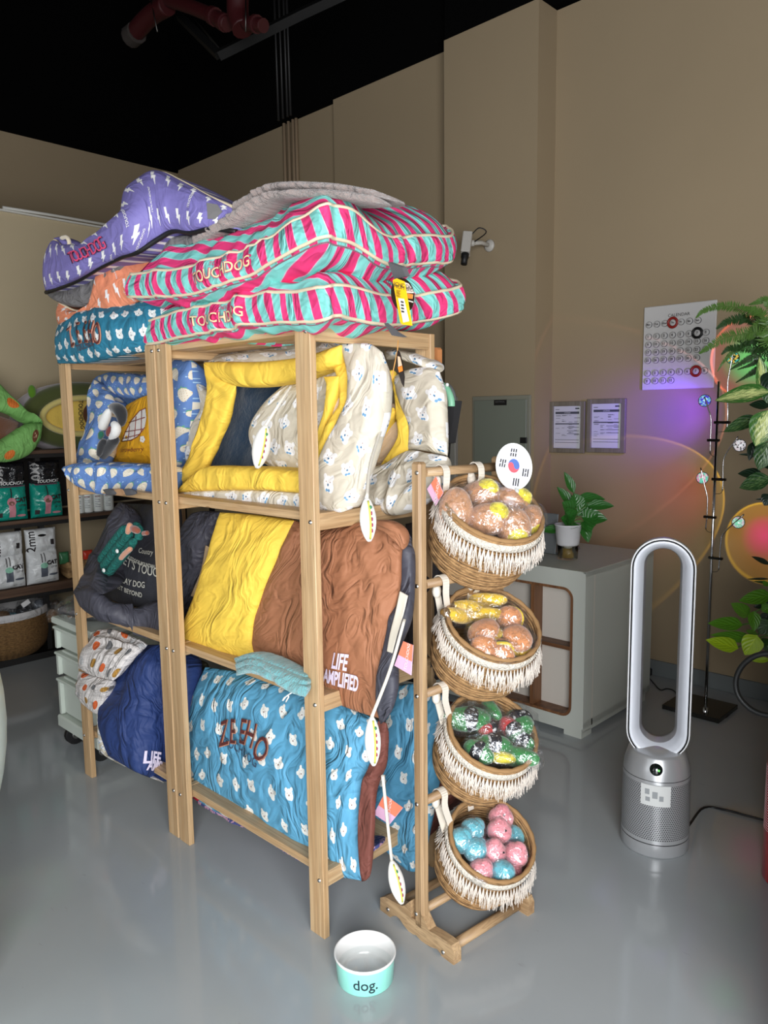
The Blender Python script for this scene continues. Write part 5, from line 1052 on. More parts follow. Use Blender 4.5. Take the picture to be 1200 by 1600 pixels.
tagp([(630, 440), (638, 443), (645, 452), (646, 458), (632, 458)], 1.302, (236, 226, 214)); tagp([(634, 458), (645, 460), (644, 467), (634, 466)], 1.301, (222, 140, 60)); tagp([(638, 469), (645, 471), (645, 473), (638, 471)], 1.301, (220, 216, 210))
tagp([(613.5, 437.5), (620, 435), (632, 440), (644, 509), (628, 507), (625, 503)], 1.29, (250, 196, 20), 'yellow_card'); tagp([(622, 466), (631, 467), (639, 502), (630, 504)], 1.287, (234, 230, 222), 'white_label')
for k, (txt, a, b, s_) in enumerate((('TOUCHDOG', 622, 445, .012), ('PREMIUM BED', 624, 449, .011))): planetext(txt, s_, Yy(a + 1, b, 1.286), (1, .3, -.3), (.1, 0, 1), INK, tg)
for k in range(7): tagp([(619, 453 + k * 1.6), (626 - (k % 3), 454 + k * 1.6), (626 - (k % 3), 454.6 + k * 1.6), (619, 453.6 + k * 1.6)], 1.287, (130, 100, 30), 'print_line')
for k in range(4): tagp([(626 + k * .3, 470 + k * 5), (630 + k * .3, 471 + k * 5), (630.5 + k * .3, 473.5 + k * 5), (626.5 + k * .3, 473 + k * 5)], 1.2855, (70, 66, 62), 'print_line')
# grey fleece pad on top
fp = thing('fleece_pad', 'grey fluffy pet pad draped over the striped beds', 'pet pad', Yy(450, 300, 1.4))
for i, (dy, y0) in enumerate(((0, 1.31), (13, 1.28))):
    Puff(G2([[(300, 356 + dy), (338, 336 + dy), (378, 312 + dy), (415, 290 + dy), (450, 284 + dy), (520, 286 + dy * .8), (583, 296 + dy * .7)], [(302, 368 + dy), (342, 350 + dy), (384, 328 + dy), (420, 304 + dy), (452, 297 + dy), (520, 300 + dy * .8), (585, 308 + dy * .7)]], y0), .022, .30 if i == 0 else .2, 2.6, (200, 50), .008, (34, 30), .010, 80, seed=90 + i).build('fold', GREYP, fp)
# =================================================================== BASKET STAND
pF = np.array([-1.143, 1.438, 0]); pBk = np.array([-1.406, 1.466, 0]); dF = pF - pBk; dF /= np.linalg.norm(dF); dN = np.array([dF[1], -dF[0], 0]); dY = -dN    # dY: along the dowels, away
if dY[1] < 0: dY = -dY
st = thing('basket_stand', 'ladder-like wooden stand with dowels and wavy feet carrying four baskets', 'stand', (-1.27, 1.6, 0))
TH = .028
def panel(px, py): return atp(px, py, pF, dY)
k5 = K(580, 1340, 4.2857)
foot = [(60, 370), (60, 270), (72, 252), (100, 243), (135, 265), (190, 297), (212, 305), (250, 318), (268, 352), (322, 352), (340, 340), (400, 486), (470, 530), (545, 572), (574, 600), (584, 640), (555, 760), (470, 690), (463, 640), (440, 612), (400, 600), (362, 596), (330, 565), (300, 520), (280, 514), (250, 500), (215, 450), (190, 410), (165, 390), (145, 392), (128, 425)]
# the front rising edges seen from the top belong to the panel thickness; outline of the outer face:
foot = [(60, 370), (60, 268), (92, 262), (140, 290), (205, 325), (225, 318), (262, 290), (268, 400), (322, 436), (322, 350), (385, 488), (440, 520), (500, 560), (535, 590), (552, 640), (552, 758), (470, 690), (463, 640), (440, 612), (400, 600), (362, 596), (330, 565), (300, 520), (280, 514), (250, 500), (215, 450), (190, 410), (165, 390), (145, 392), (128, 425)]
fp_ = [panel(*k5(x, y)) for x, y in foot]
for q in fp_: q[2] = max(q[2], 0.)
fp_[-1][2] = 0.; fp_[0][2] = 0.; fp_[15][2] = 0.
for s in (0, 1):
    off = dY * (.30 if s else 0.)
    obj('foot_panel', MB().prism([q + off for q in fp_], dY * TH).mesh(), RACKW[0], st)
a_ = panel(643.5, 1000); b_ = panel(657, 1000); cx_ = (a_ + b_) / 2; w_ = np.linalg.norm(b_ - a_) ; cx_[2] = 0
ztop = float(panel(650, 722)[2]); R_st = Matrix(((dF[0], dY[0], 0), (dF[1], dY[1], 0), (0, 0, 1)))
for s in (0, 1):
    c = cx_ + dY * (TH / 2 + (.30 if s else 0)); obj('post', MB().box((c[0], c[1], (ztop + .03) / 2), (w_, TH, ztop - .03), .006, R_st).mesh(), RACKW[2], st)
def dowel(px, py, r=.012, dx=0., z=None, name='dowel'):
    q = panel(px, py) if z is None else np.array([cx_[0], cx_[1], z]); q = q + dF * dx; o = obj(name, MB().tube([q + dY * TH, q + dY * .30], r, 14).mesh(), RACKW[1], st)
    for off in (0.,): obj('screw', MB().lathe([(0, .003), (.005, .002), (.006, 0)], q + dY * off, 10, Matrix((((dF[0]), 0, -dY[0]), (dF[1], 0, -dY[1]), (0, 1, 0)))).mesh(), STEEL, o)
    return q
dz = [dowel(651, y) for y in (739, 916, 1088, 1257)]
dowel(650, 1428); dowel(606, 1421, .013); dowel(692, 1488, .014)
BZ = [1.182, .871, .567, .253]; BR_ = [.139, .134, .129, .126]
LAB = ['top basket on the stand, holding wrapped brown and yellow plush toys', 'second basket from the top, with yellow and burger plush toys', 'third basket from the top, with green and black plush toys', 'lowest basket on the stand, with pink and blue plush balls']
FR = mat('cotton_fringe', (226, 216, 204), .9); BAND = cloth('fringe_band', (214, 206, 192), .85, .4, 60, 60)
BAS = []
for i in range(4):
    r = BR_[i]; n_ = Vector((math.sin(.6) * math.cos(-.36), math.sin(.6) * math.sin(-.36), math.cos(.6))); q_ = Vector((0, 0, 1)).rotation_difference(n_).to_matrix(); Rn = np.array(q_)
    c = np.array([-1.19, 1.645, BZ[i]]); BAS.append((c, Rn, r)); D = .205
    t = thing('hanging_basket', LAB[i], 'basket', c - Rn @ [0, 0, D], 'fringed rope baskets on the stand')
    prof = coilprof([(0, -D + .004), (r * .55, -D), (r * .86, -D + .02), (r * .99, -D + .06), (r * 1.02, -D * .45), (r * 1.0, -.03), (r * .985, 0)], .0085, .0026)
    obj('basket_body', lathe_uv(prof, c, 96, Rn), ROPE, t, True)
    obj('basket_lining', lathe_uv(coilprof([(r * .985, .001), (r * .93, -.006), (r * .94, -.06), (r * .92, -D * .7), (r * .75, -D + .03), (0, -D + .02)], .0085, .002), c, 72, Rn), ROPE, t, True)
    obj('rim', MB().tube([c + Rn @ [r * .96 * math.cos(a), r * .96 * math.sin(a), .004] for a in np.linspace(0, 2 * PI, 60, endpoint=False)], [.0062 + .0012 * math.sin(k * 2.1) for k in range(60)], 8, closed=True).mesh(), ROPE, t)
    obj('fringe_band', lathe_uv([(r * 1.005, -.006), (r * 1.04, -.009), (r * 1.045, -.018), (r * 1.035, -.026), (r * 1.015, -.029)], c, 80, Rn), BAND, t, True)
    rnd = random.Random(i + 40); mb = MB(); nt_ = 84
    for k in range(nt_):
        a0 = 2 * PI * k / nt_
        for j in range(9):
            a = a0 + rnd.uniform(-.05, .05); p0 = c + Rn @ [r * 1.05 * math.cos(a0), r * 1.05 * math.sin(a0), -.024]
            out = Rn @ np.array([math.cos(a), math.sin(a), 0]); L = rnd.uniform(.034, .060); 
            down = np.array([0, 0, -1.]) * .8 + (Rn @ [0, 0, -1]) * .35; down /= np.linalg.norm(down)
            if np.dot(out, down) < -.15: down = Rn @ np.array([0, 0, -1.])
            sp = (Rn @ np.array([-math.sin(a), math.cos(a), 0])) * rnd.uniform(-.010, .010)
            p1 = p0 + out * .004 + down * L * .5 + sp * .6; p2 = p0 + out * rnd.uniform(.0, .010) + down * L + sp + np.array([rnd.uniform(-.004, .004), rnd.uniform(-.004, .004), 0])
            mb.tube([p0, p1, p2], [.0012, .0010, .0007], 3, cap=False)
    tag(mb.build('fringe', FR, t), kind='stuff')
    # hanging straps over the dowel
    for s in (.06, .19):
        q = dz[i] + dY * (TH + s); top = q + np.array([0, 0, .016]); a1 = q + dF * .017; a2 = q - dF * .017
        tgt = c + Rn @ np.array([-.8 * r, (-.55 if s < .1 else .35) * r, .0]); tgt2 = tgt - [0, 0, .03]
        pts = smooth_path([tgt2 - dF * .02, a2 + [0, 0, -.02], a2 + [0, 0, .004], top, a1 + [0, 0, .004], a1 + [0, 0, -.03], tgt], 26)
        mb = MB(); 
        for A, B in zip(pts, pts[1:]):
            d = B - A; mb.prism([A - dY * .011, A + dY * .011, B + dY * .011, B - dY * .011], np.cross(d / (np.linalg.norm(d) + 1e-9), dY) * .0022)
        mb.build('hanging_strap', mat('strap_white', (220, 212, 198), .85), t)
        obj('knot', MB().ball(a2 - np.array([0, 0, .03]), .012, 8, sq=(1, 1.2, 1.6)).mesh(), mat('strap_white', (0, 0, 0)), t)
def inb(i, x, y, z): c, Rn, r = BAS[i]; return c + Rn @ np.array([x * r, y * r, z * r])
def onrim(i, px, py, z=-.25):
    c, Rn, r = BAS[i]; n = Rn @ [0, 0, 1.]; return atp(px, py, c + n * z * r, n)
def toy(i, kind, label, px, py, seed, grp, sc=1., rot=None, z=-.25):
    q = onrim(i, px, py, z); rn = random.Random(seed); R_ = rotm(*(rot or (rn.uniform(0, 3), rn.uniform(0, 3), rn.uniform(0, 3))))
    t = thing(kind[0], label, 'plush toy', q, grp)
    for (nm, r, sq, off, m) in kind[1]: obj(nm, crumple(q + R_ @ np.array(off) * sc, r * sc, sq, seed, R_, (22, 14), .05, 2.), m, t, True)
    obj('plastic_bag', crumple(q, kind[2] * sc, kind[3], seed + 50, R_, (34, 22), .10, 3.5), CELLO, t, True)
    return t
TAN_ = plush('caramel_plush', (200, 146, 104), 50, .5); YPLS = plush('lemon_plush', (238, 222, 60), 60, .4)
pot = ('plush_toy', [('body', .048, (1.25, .95, .9), (0, 0, 0), TAN_), ('yellow_patch', .034, (1., .9, .85), (.028, 0, .016), YPLS)], .057, (1.3, 1., .98))
A0 = [('brown plush toy with yellow tip, at the back left of the top basket', 748, 776, 1, (0, -.2, .1)), ('brown plush toy with yellow end, at the back right of the top basket', 795, 785, 2, (.2, .1, .6)), ('plain brown side of a plush toy at the left rim of the top basket', 712, 797, 3, (.2, 1.9, 2.2)), ('brown plush toy with yellow centre wedge, middle of the top basket', 762, 812, 4, (.1, -.1, .2)), ('brown plush toy in front with only a yellow corner showing in the top basket', 803, 826, 5, (.1, 1.2, -.6)), ('small brown plush toy at the right rim of the top basket', 828, 812, 6, (1., 2.6, 2.)), ('brown plush toy half hidden behind the middle one in the top basket', 770, 790, 7, (2.4, 2., 1.))]
for lab, px, py, s, ro in A0: toy(0, pot, lab, px, py, s, 'wrapped brown plush toys in the top basket', 1. if s < 6 else .8, ro, -.12 if s != 7 else -.5)
YPB = plush('banana_plush', (246, 204, 44), 60, .4); BUN = plush('bun_plush', (212, 142, 90), 60, .4); CHS = plush('cheese_plush', (244, 208, 60), 60, .3); LET = plush('leaf_plush', (70, 140, 70), 60, .3); PAT = plush('patty_plush', (110, 66, 54), 60, .3); TOM = plush('red_plush', (206, 40, 44), 60, .3)
fry = ('plush_toy', [('body', .05, (.42, 1.35, .42), (0, 0, 0), YPB), ('tip', .016, (.8, 1.1, .8), (0, -.058, 0), mat('brown_tip', (110, 80, 30), .8))], .056, (.62, 1.35, .6))
for lab, px, py, s, ro in (('leftmost long yellow plush toy leaning on the left rim of the second basket', 716, 962, 1, (-.35, 0, .0)), ('second long yellow plush toy from the left in the second basket', 735, 950, 2, (-.2, 0, -.5)), ('long yellow plush toy at the back of the second basket', 757, 938, 3, (.1, .2, -1.1)), ('long yellow plush toy in front of the back one, second basket', 752, 960, 4, (0, .2, -.8))): toy(1, fry, lab, px, py, s, 'yellow plush toys in the second basket', 1., ro, -.15)
bur = ('plush_burger', [('bun_top', .040, (1.1, 1.1, .7), (0, 0, .012), BUN), ('cheese', .040, (1.18, 1.18, .2), (0, 0, -.008), CHS), ('lettuce', .038, (1.15, 1.15, .16), (0, 0, -.016), LET), ('patty', .038, (1.12, 1.12, .2), (0, 0, -.022), PAT), ('bun_bottom', .038, (1.05, 1.05, .34), (0, 0, -.032), BUN)], .052, (1.15, 1.15, .9))
for lab, px, py, s, ro in (('plush burger at the front right of the second basket', 806, 1002, 5, (.2, .5, 0)), ('plush burger in the middle of the second basket', 758, 992, 6, (.4, -.2, 0)), ('plush burger at the left front of the second basket', 756, 1014, 7, (.9, .2, .5)), ('orange plush burger with a white tag at the back right of the second basket', 796, 968, 8, (1.2, .3, .3)), ('small yellow and green plush at the front rim of the second basket', 782, 1024, 9, (2., .5, 1.))): toy(1, bur, lab, px, py, s, 'burger plush toys in the second basket', 1. if s in (5, 6) else .85, ro, -.12)
GRN = plush('green_plush', (40, 132, 60), 60, .3)
def blackroll(nt):
    o = OBJ(nt); return mixc(nt, noiseX(nt, comb(nt, *o), 75, 2).gt(.58), lin((22, 24, 34)), lin((214, 214, 214)))
BKR = mat('black_white_print', blackroll, .6)
sus = ('plush_roll', [('body', .044, (1.25, .75, .62), (0, 0, 0), GRN), ('label_band', .043, (.72, .84, .7), (0, 0, .002), BKR)], .05, (1.3, .95, .85))
cuc = ('plush_toy', [('body', .04, (1.45, .62, .62), (0, 0, 0), GRN)], .045, (1.5, .8, .8)); rose = ('plush_toy', [('body', .034, (1.3, .8, .8), (0, 0, 0), TOM), ('label_band', .03, (.7, .9, .86), (.02, 0, .004), BKR)], .042, (1.3, 1., 1.)); ban = ('plush_toy', [('body', .034, (1.4, .5, .5), (0, 0, 0), YPLS)], .038, (1.4, .7, .7))
for kd_, lab, px, py, s, ro, sc_ in ((sus, 'green and black plush roll at the left of the third basket', 733, 1125, 1, (0, 0, .9), 1.15), (cuc, 'long green plush at the back left of the third basket', 728, 1120, 2, (0, .1, 1.1), 1.2), (sus, 'black printed plush roll at the back right of the third basket', 812, 1128, 3, (.3, .1, -.6), 1.1), (rose, 'red plush toy in the centre of the third basket', 797, 1137, 4, (0, .2, -.4), 1.), (rose, 'slim red plush strip left of centre in the third basket', 762, 1140, 5, (0, .1, 1.), .7), (sus, 'green plush roll in the middle front of the third basket', 772, 1164, 6, (.3, .1, .7), .95), (ban, 'yellow plush toy at the front rim of the third basket', 780, 1183, 7, (0, .1, .6), 1.), (cuc, 'green plush toy with pink dot at the front right of the third basket', 808, 1182, 8, (0, 0, .35), 1.1), (sus, 'black and white plush roll low at the left of the third basket', 748, 1175, 9, (1.4, .3, .1), .85), (sus, 'wrapped black plush roll at the right rim of the third basket', 815, 1160, 10, (1.8, .5, .3), .9), (cuc, 'green leaf-shaped plush at the back of the third basket', 768, 1108, 11, (.4, .3, -.4), .8)):
    toy(2, kd_, lab, px, py, s, 'green, black and red plush toys in the third basket', sc_, ro, -.15)
PKP = plush('pink_plush', (236, 150, 160), 60, .4); AQP = plush('aqua_plush', (104, 190, 206), 60, .4)
def ballk(m): return ('plush_ball', [('body', .036, (1.05, 1., .95), (0, 0, 0), m), ('crown', .022, (1., 1., .8), (0, .008, .024), m), ('bead_eye', .0032, (1, 1, 1), (.012, -.02, .03), BLKP)], .042, (1.08, 1.04, 1.02))
for m, lab, px, py, s in ((PKP, 'topmost pink plush ball at the back of the lowest basket', 783, 1278, 1), (PKP, 'pink plush ball just below the topmost one in the lowest basket', 780, 1299, 2), (PKP, 'pink plush ball at the centre front of the lowest basket', 771, 1331, 3), (PKP, 'pink plush ball at the right of the lowest basket', 806, 1336, 4), (PKP, 'pink plush ball at the lower left of the lowest basket', 751, 1362, 5), (AQP, 'blue plush ball at the left rim of the lowest basket', 719, 1313, 6), (AQP, 'blue plush ball at the upper left of the lowest basket', 738, 1298, 7), (AQP, 'blue plush ball between the left rim and the centre pink ball in the lowest basket', 742, 1328, 8), (AQP, 'blue plush ball at the front rim of the lowest basket', 785, 1364, 9), (AQP, 'blue plush ball half hidden at the right back of the lowest basket', 800, 1308, 10), (PKP, 'pink plush ball half hidden behind the front blue one in the lowest basket', 796, 1360, 11)):
    toy(3, ballk(m), lab, px, py, s, 'plush balls in the lowest basket', .95, (.2 * s, .1, .4 * s), -.18 if s < 10 else -.4)
# =================================================================== bone toys, cards, flag fan, bowl
def bone(label, path, tip, top, y, w, str_from):
    """white spindle plush on a cord"""
    a, b = Yy(*top, y), Yy(*tip, y); t = thing('hanging_toy', label, 'plush toy', b, 'white spindle plush toys on cords')
    d = float((a - EYE) @ CAMR[:, 2]); r = w * d / 1200; n = 16; tt = np.linspace(0, 1, n); pr = r * np.clip(np.sin(PI * (tt * .94 + .03)), 0, 1) ** .62
    obj('body', MB().tube([a + (b - a) * q for q in tt], list(pr), 18).mesh(), plush('white_spindle', (232, 230, 222), 140, .4), t)
    side = np.array([.5, -.1, 0]); side /= np.linalg.norm(side)
    P = [a + (b - a) * q + side * pr[k] * .55 - dY * 0 + (EYE - a) / np.linalg.norm(EYE - a) * pr[k] * .86 for k, q in enumerate(tt)]
    obj('yellow_seam', MB().tube(P[1:-1], .0022, 5).mesh(), mat('lime_seam', (214, 216, 90), .7), t)
    P2 = [a + (b - a) * q + side * pr[k] * .92 + (EYE - a) / np.linalg.norm(EYE - a) * pr[k] * .5 for k, q in enumerate(tt)]
    if label.find('yellow') < 0:
        for k in range(5, 12, 2): obj('letter_mark', MB().ball(P2[k], .0042, 6, sq=(.5, .5, 1.1)).mesh(), mat('magenta_letter', (150, 40, 90), .7), t)
        obj('green_mark', MB().ball(P2[3], .004, 6).mesh(), mat('green_letter', (60, 130, 90), .7), t)
    obj('cord', MB().tube(smooth_path([Yy(*q) for q in str_from] + [a], 20), .0042, 8).mesh(), mat('cord_white', (224, 218, 204), .8), t)
bone('white spindle toy hanging in front of the cream bear-print pillow', 0, (402, 731), (415, 665), 1.30, 14, [(455, 603, 1.38), (437, 630, 1.34)])
bone('white lettered spindle toy hanging at the middle shelf edge, above LIFE AMPLIFIED', 0, (577, 846), (573, 778), 1.20, 13, [(606, 640, 1.5), (580, 720, 1.3)])
bone('white spindle toy on a long cord before the brown bed, above the blue bed edge', 0, (584, 1196), (581, 1120), 1.20, 12.5, [(632, 968, 1.36), (610, 1045, 1.28)])
bone('white lettered spindle toy hanging lowest, above the stand foot', 0, (628, 1412), (612, 1345), 1.36, 12, [(598, 1212, 1.3), (606, 1290, 1.33)])
def card(label, pts, y, cols, txt=None):
    t = thing('swing_tag', label, 'tag', Yy(*pts[0], y)); cen = np.mean(pts, 0)
    obj('card', MB().prism([Yy(a, b, y) for a, b in pts], (.0012, .0012, 0)).mesh(), mat('card_lilac', cols[0], .5), t)
    q = [(pts[0][0] * .55 + pts[1][0] * .45, pts[0][1] * .55 + pts[1][1] * .45), pts[1], pts[2], (pts[3][0] * .55 + pts[2][0] * .45, pts[3][1] * .55 + pts[2][1] * .45)]
    obj('orange_band', MB().prism([Yy(a, b, y - .002) for a, b in q], (.0005, .0005, 0)).mesh(), mat('card_orange', cols[1], .5), t)
    c = Yy(cen[0] + 3, cen[1], y - .003); planetext('TOUCHDOG', .012, c, (.2, 0, 1), (-1, 0, .2), INKW, t)
    return t
card('lilac and orange swing tag beside the brown bed', [(616, 1040), (630, 1002), (645, 1008), (642, 1055)], 1.34, ((222, 178, 208), (236, 130, 100)))
card('lilac and orange swing tag on the second blue bed', [(584, 1272), (600, 1241), (629, 1262), (608, 1288)], 1.36, ((218, 182, 214), (238, 132, 100)))
card('pink swing tag behind the top dowel of the basket stand', [(667, 764), (681, 745), (692, 770), (680, 790)], 1.52, ((206, 130, 144), (214, 140, 152)))
# Korean flag hand fan
ff = np.array(at(803, 729, 1, 1.72)); fn = (EYE - ff); fn[2] *= .3; fn = Vector(fn).normalized(); e_r = Vector((0, 0, 1)).cross(fn).normalized(); e_u = fn.cross(e_r).normalized()
ty_ = .22; e_r2 = e_r * math.cos(ty_) + e_u * math.sin(ty_) * .6; e_r2.normalize(); e_u2 = fn.cross(e_r2).normalized(); 
fy = thing('flag_fan', 'round paper hand fan printed as a Korean flag behind the top basket', 'hand fan', ff)
dd_ = float((ff - EYE) @ CAMR[:, 2]) / 1200; FRx, FRy = 26.5 * dd_, 35 * dd_
fv = Vector(ff)
def fdisc(rx, ry, off, m, name, nseg=40, c=(0, 0), a0=0, a1=2 * PI, th=.001):
    pts = [fv + e_r2 * (c[0] + rx * math.cos(t)) + e_u2 * (c[1] + ry * math.sin(t)) + fn * off for t in np.linspace(a0, a1, nseg, endpoint=(a1 - a0 < 6))]
    return obj(name, MB().prism(pts, fn * th).mesh(), m, fy)
fdisc(FRx * 1.06, FRy * 1.05, -.002, mat('clear_rim', (196, 198, 196), .3), 'rim'); fdisc(FRx, FRy, 0, mat('fan_white', (226, 226, 240), .6), 'paper')
tr_ = FRx * .33; cR, cB = mat('flag_red', (232, 70, 84), .6), mat('flag_blue', (58, 96, 170), .6)
fdisc(tr_, tr_ * 1.25, .0012, cR, 'taegeuk_red', c=(0, .002)); 
pts = [(tr_ * math.cos(t), tr_ * 1.25 * math.sin(t)) for t in np.linspace(-.15, PI - .15, 22)]
a_s = -.15; R2 = tr_ / 2
lobe1 = [(-R2 * math.cos(a_s) + R2 * math.cos(t), -R2 * 1.25 * math.sin(a_s) + R2 * 1.25 * math.sin(t)) for t in np.linspace(PI + a_s, 0 + a_s, 10)]
lobe2 = [(R2 * math.cos(a_s) - R2 * math.cos(t), R2 * 1.25 * math.sin(a_s) + R2 * 1.25 * math.sin(t) * 1) for t in np.linspace(0, 0, 1)]
upper = pts + [(-tr_ * math.cos(a_s) + R2 * (1 - math.cos(t)), -tr_ * 1.25 * math.sin(a_s) * 1 + R2 * 1.25 * math.sin(t)) for t in np.linspace(0.1, PI - .1, 10)][:0] + [(-R2 + R2 * math.cos(t), 1.25 * (R2 * .15) + 1.25 * R2 * math.sin(t)) for t in np.linspace(PI, 0, 10)] + [(R2 - R2 * math.cos(t), -1.25 * R2 * .15 - 1.25 * R2 * math.sin(t)) for t in np.linspace(0, PI, 10)]
bm_ = MB(); bm_.prism([fv + e_r2 * a + e_u2 * (b + .002) + fn * .0022 for a, b in upper], fn * .0008); obj('taegeuk_blue', bm_.mesh(), cB, fy)
def trig(cx, cy, ang, pat):
    mb = MB(); 
    for k, solid in enumerate(pat):
        for seg in ((-1, 1),) if solid else ((-1, -.12), (.12, 1)):
            q = []
            for (x, y) in ((seg[0], -.35), (seg[1], -.35), (seg[1], .35), (seg[0], .35)):
                X1, Y1 = x * .0105, (k - 1) * .0062 + y * .0052; q.append(fv + e_r2 * (cx + X1 * math.cos(ang) - Y1 * math.sin(ang)) + e_u2 * (cy + X1 * math.sin(ang) + Y1 * math.cos(ang)) + fn * .0015)
            mb.prism(q, fn * .0006)
    mb.build('trigram', mat('flag_black', (24, 24, 26), .6), fy)
trig(.004, FRy * .62, 1.3, (0, 0, 0)); trig(-FRx * .62, FRy * .22, 1.25, (0, 1, 0)); trig(FRx * .62, -FRy * .34, 1.3, (1, 0, 1)); trig(0.0, -FRy * .70, 1.3, (1, 1, 1))
obj('handle', MB().tube([fv - e_u2 * FRy * .95, fv - e_u2 * (FRy + .12)], .006, 8).mesh(), WHITEP, fy)
# dog bowl
WATER = bpy.data.materials.new('still_water'); WATER.use_nodes = True; nt_w = WATER.node_tree; nt_w.nodes.clear()
o_w, t_w, g_w, m_w, f_w = (nt_w.nodes.new('ShaderNode' + q) for q in ('OutputMaterial', 'BsdfTransparent', 'BsdfGlossy', 'MixShader', 'Fresnel'))
g_w.inputs['Roughness'].default_value = .01; f_w.inputs[0].default_value = 1.33; t_w.inputs[0].default_value = (.95, .97, .97, 1)
m_w.inputs[0].default_value = .06; nt_w.links.new(t_w.outputs[0], m_w.inputs[1]); nt_w.links.new(g_w.outputs[0], m_w.inputs[2]); nt_w.links.new(m_w.outputs[0], o_w.inputs[0])
bc = at(572, 1532, 2, .012); bc = at(571, 1526, 2, 0.)
bw = thing('dog_bowl', 'round mint dog bowl with white inside, lettered dog., on the floor in front', 'bowl', bc)
MINTG = mat('mint_glaze', (150, 228, 212), .25, coat=.5); WG = mat('white_glaze', (236, 236, 234), .18, coat=.5)
ra, hb_ = .078, .072
obj('outer_wall', lathe_uv([(0, .002), (ra * .90, 0), (ra * .925, .003), (ra * .975, hb_ - .008)], bc, 72), MINTG, bw, True)
obj('white_inside', lathe_uv([(ra * .975, hb_ - .009), (ra * 1.0, hb_ - .007), (ra * 1.02, hb_ - .003), (ra * 1.015, hb_ + .001), (ra * .985, hb_ + .002), (ra * .95, hb_ - .004), (ra * .91, .03), (ra * .86, .016), (ra * .78, .011), (0, .010)], bc, 72), WG, bw, True)
obj('water', MB().lathe([(0, .034), (ra * .915, .034)], bc, 48).mesh(), WATER, bw, True)
vd = np.array([-bc[0], -bc[1], 0.]); vd /= np.linalg.norm(vd); ri = np.array([-vd[1], vd[0], 0.]); a0_ = math.atan2(vd[1], vd[0]) 
me = textmesh('dog.', .040, .0003)
for v in me.vertices:
    a = a0_ + v.co.x * .95 / (ra * .95); zz_ = .032 + v.co.y; rr_ = ra * (.925 + .05 * (zz_ / hb_)) + .0008
    v.co = Vector((bc[0] + rr_ * math.cos(a), bc[1] + rr_ * math.sin(a), zz_))
obj('lettering', me, mat('bowl_ink', (28, 44, 58), .5), bw)
bp_ = []
for t in np.linspace(0, 2 * PI, 61)[:-1]:
    x = math.cos(t); y = math.sin(t); r_ = 1.
    X1 = .020 * x; Y1 = .0035 * np.sign(y) * min(1, abs(y) * 3) + .0045 * np.sign(y) * (abs(x) > .72) * (1 if abs(y) > .15 else 0)
    q = bc + ri * X1 + vd * (.008 - Y1) ; q = q + np.array([0, 0, .0115]); bp_.append(q)
obj('bone_drawing', MB().tube(bp_, .0008, 4, closed=True).mesh(), mat('bone_line', (60, 60, 58), .6), bw)
# black tote with mint tube, right of cream bed
bk_ = thing('leash_holder', 'black tapered holder with a curved mint tube behind the second cream bed', 'holder', at(705, 650, 1, 1.80))
kz = K(640, 560, 8.)
obj('body', MB().prism([Yy(*kz(x, y), 1.80) for x, y in ((440, 590), (555, 590), (560, 530), (578, 535), (495, 1060), (440, 1070))], (.0, .03, 0)).mesh(), mat('black_nylon', (40, 40, 42), .7), bk_)
obj('black_arch', MB().tube(smooth_path([Yy(*kz(x, y), 1.81) for x, y in ((420, 345), (480, 350), (530, 420), (552, 520), (556, 560))], 16), .009, 8).mesh(), mat('grey_tube', (90, 92, 92), .5), bk_)
obj('mint_tube', MB().tube(smooth_path([Yy(*kz(x, y), 1.795) for x, y in ((415, 340), (460, 380), (500, 460), (520, 540), (522, 600))], 16), .0115, 8).mesh(), mat('mint_tube', (130, 190, 156), .45), bk_)
obj('knob', MB().ball(Yy(*kz(468, 330), 1.79), .006, 8).mesh(), WHITEP, bk_)
obj('strap', MB().tube(smooth_path([Yy(*kz(x, y), 1.81) for x, y in ((480, 1060), (470, 1200), (450, 1330))], 8), .008, 6).bx(*[float(q) for q in (Yy(*kz(350, 110), 1.83)[0] - .01, Yy(*kz(380, 110), 1.83)[0] + .004, 1.82, 1.84, Yy(*kz(360, 160), 1.83)[2], Yy(*kz(360, 100), 1.83)[2])]).mesh(), BLKP, bk_)
hw = thing('wooden_hanger_block', 'small orange-brown wooden piece behind the back right shelf post', 'block', Yy(682, 570, 1.80))
obj('block', MB().prism([Yy(x, y, 1.80) for x, y in ((676, 543), (682, 543), (684, 546), (684, 572), (676, 572))], (0, .02, 0)).mesh(), mat('orange_wood', (196, 130, 80), .5), hw)
# =================================================================== COUNTER, PLANT, LAPTOP
CXR, CY0, CY1 = -1.621, 2.906, 3.56; ctz = float(at(916, 895, 1, CY0)[2]); CXL = -2.75
CG = mat('counter_grey', (186, 190, 182), .35)
ct = thing('counter_cabinet', 'grey-white counter with a rounded walnut shelf opening, behind the basket stand', 'cabinet', ((CXL + CXR) / 2, 3.2, 0))
fz = lambda px, py: at(px, py, 1, CY0)
zo1 = float(fz(850, 912)[2]); zo0 = float(fz(850, 1110)[2]); xo1 = float(fz(895, 980)[0]); xo0 = CXL + .15; zb = float(fz(913, 1146)[2])
zb = max(.05, zb)
def rrect(x0, x1, z0, z1, r, n=6):
    P = []
    for cx, cz, a in ((x1 - r, z1 - r, 0), (x0 + r, z1 - r, PI / 2), (x0 + r, z0 + r, PI), (x1 - r, z0 + r, 3 * PI / 2)):
        for k in range(n + 1): t = a + k * PI / 2 / n; P.append((cx + r * math.cos(t), cz + r * math.sin(t)))
    return P
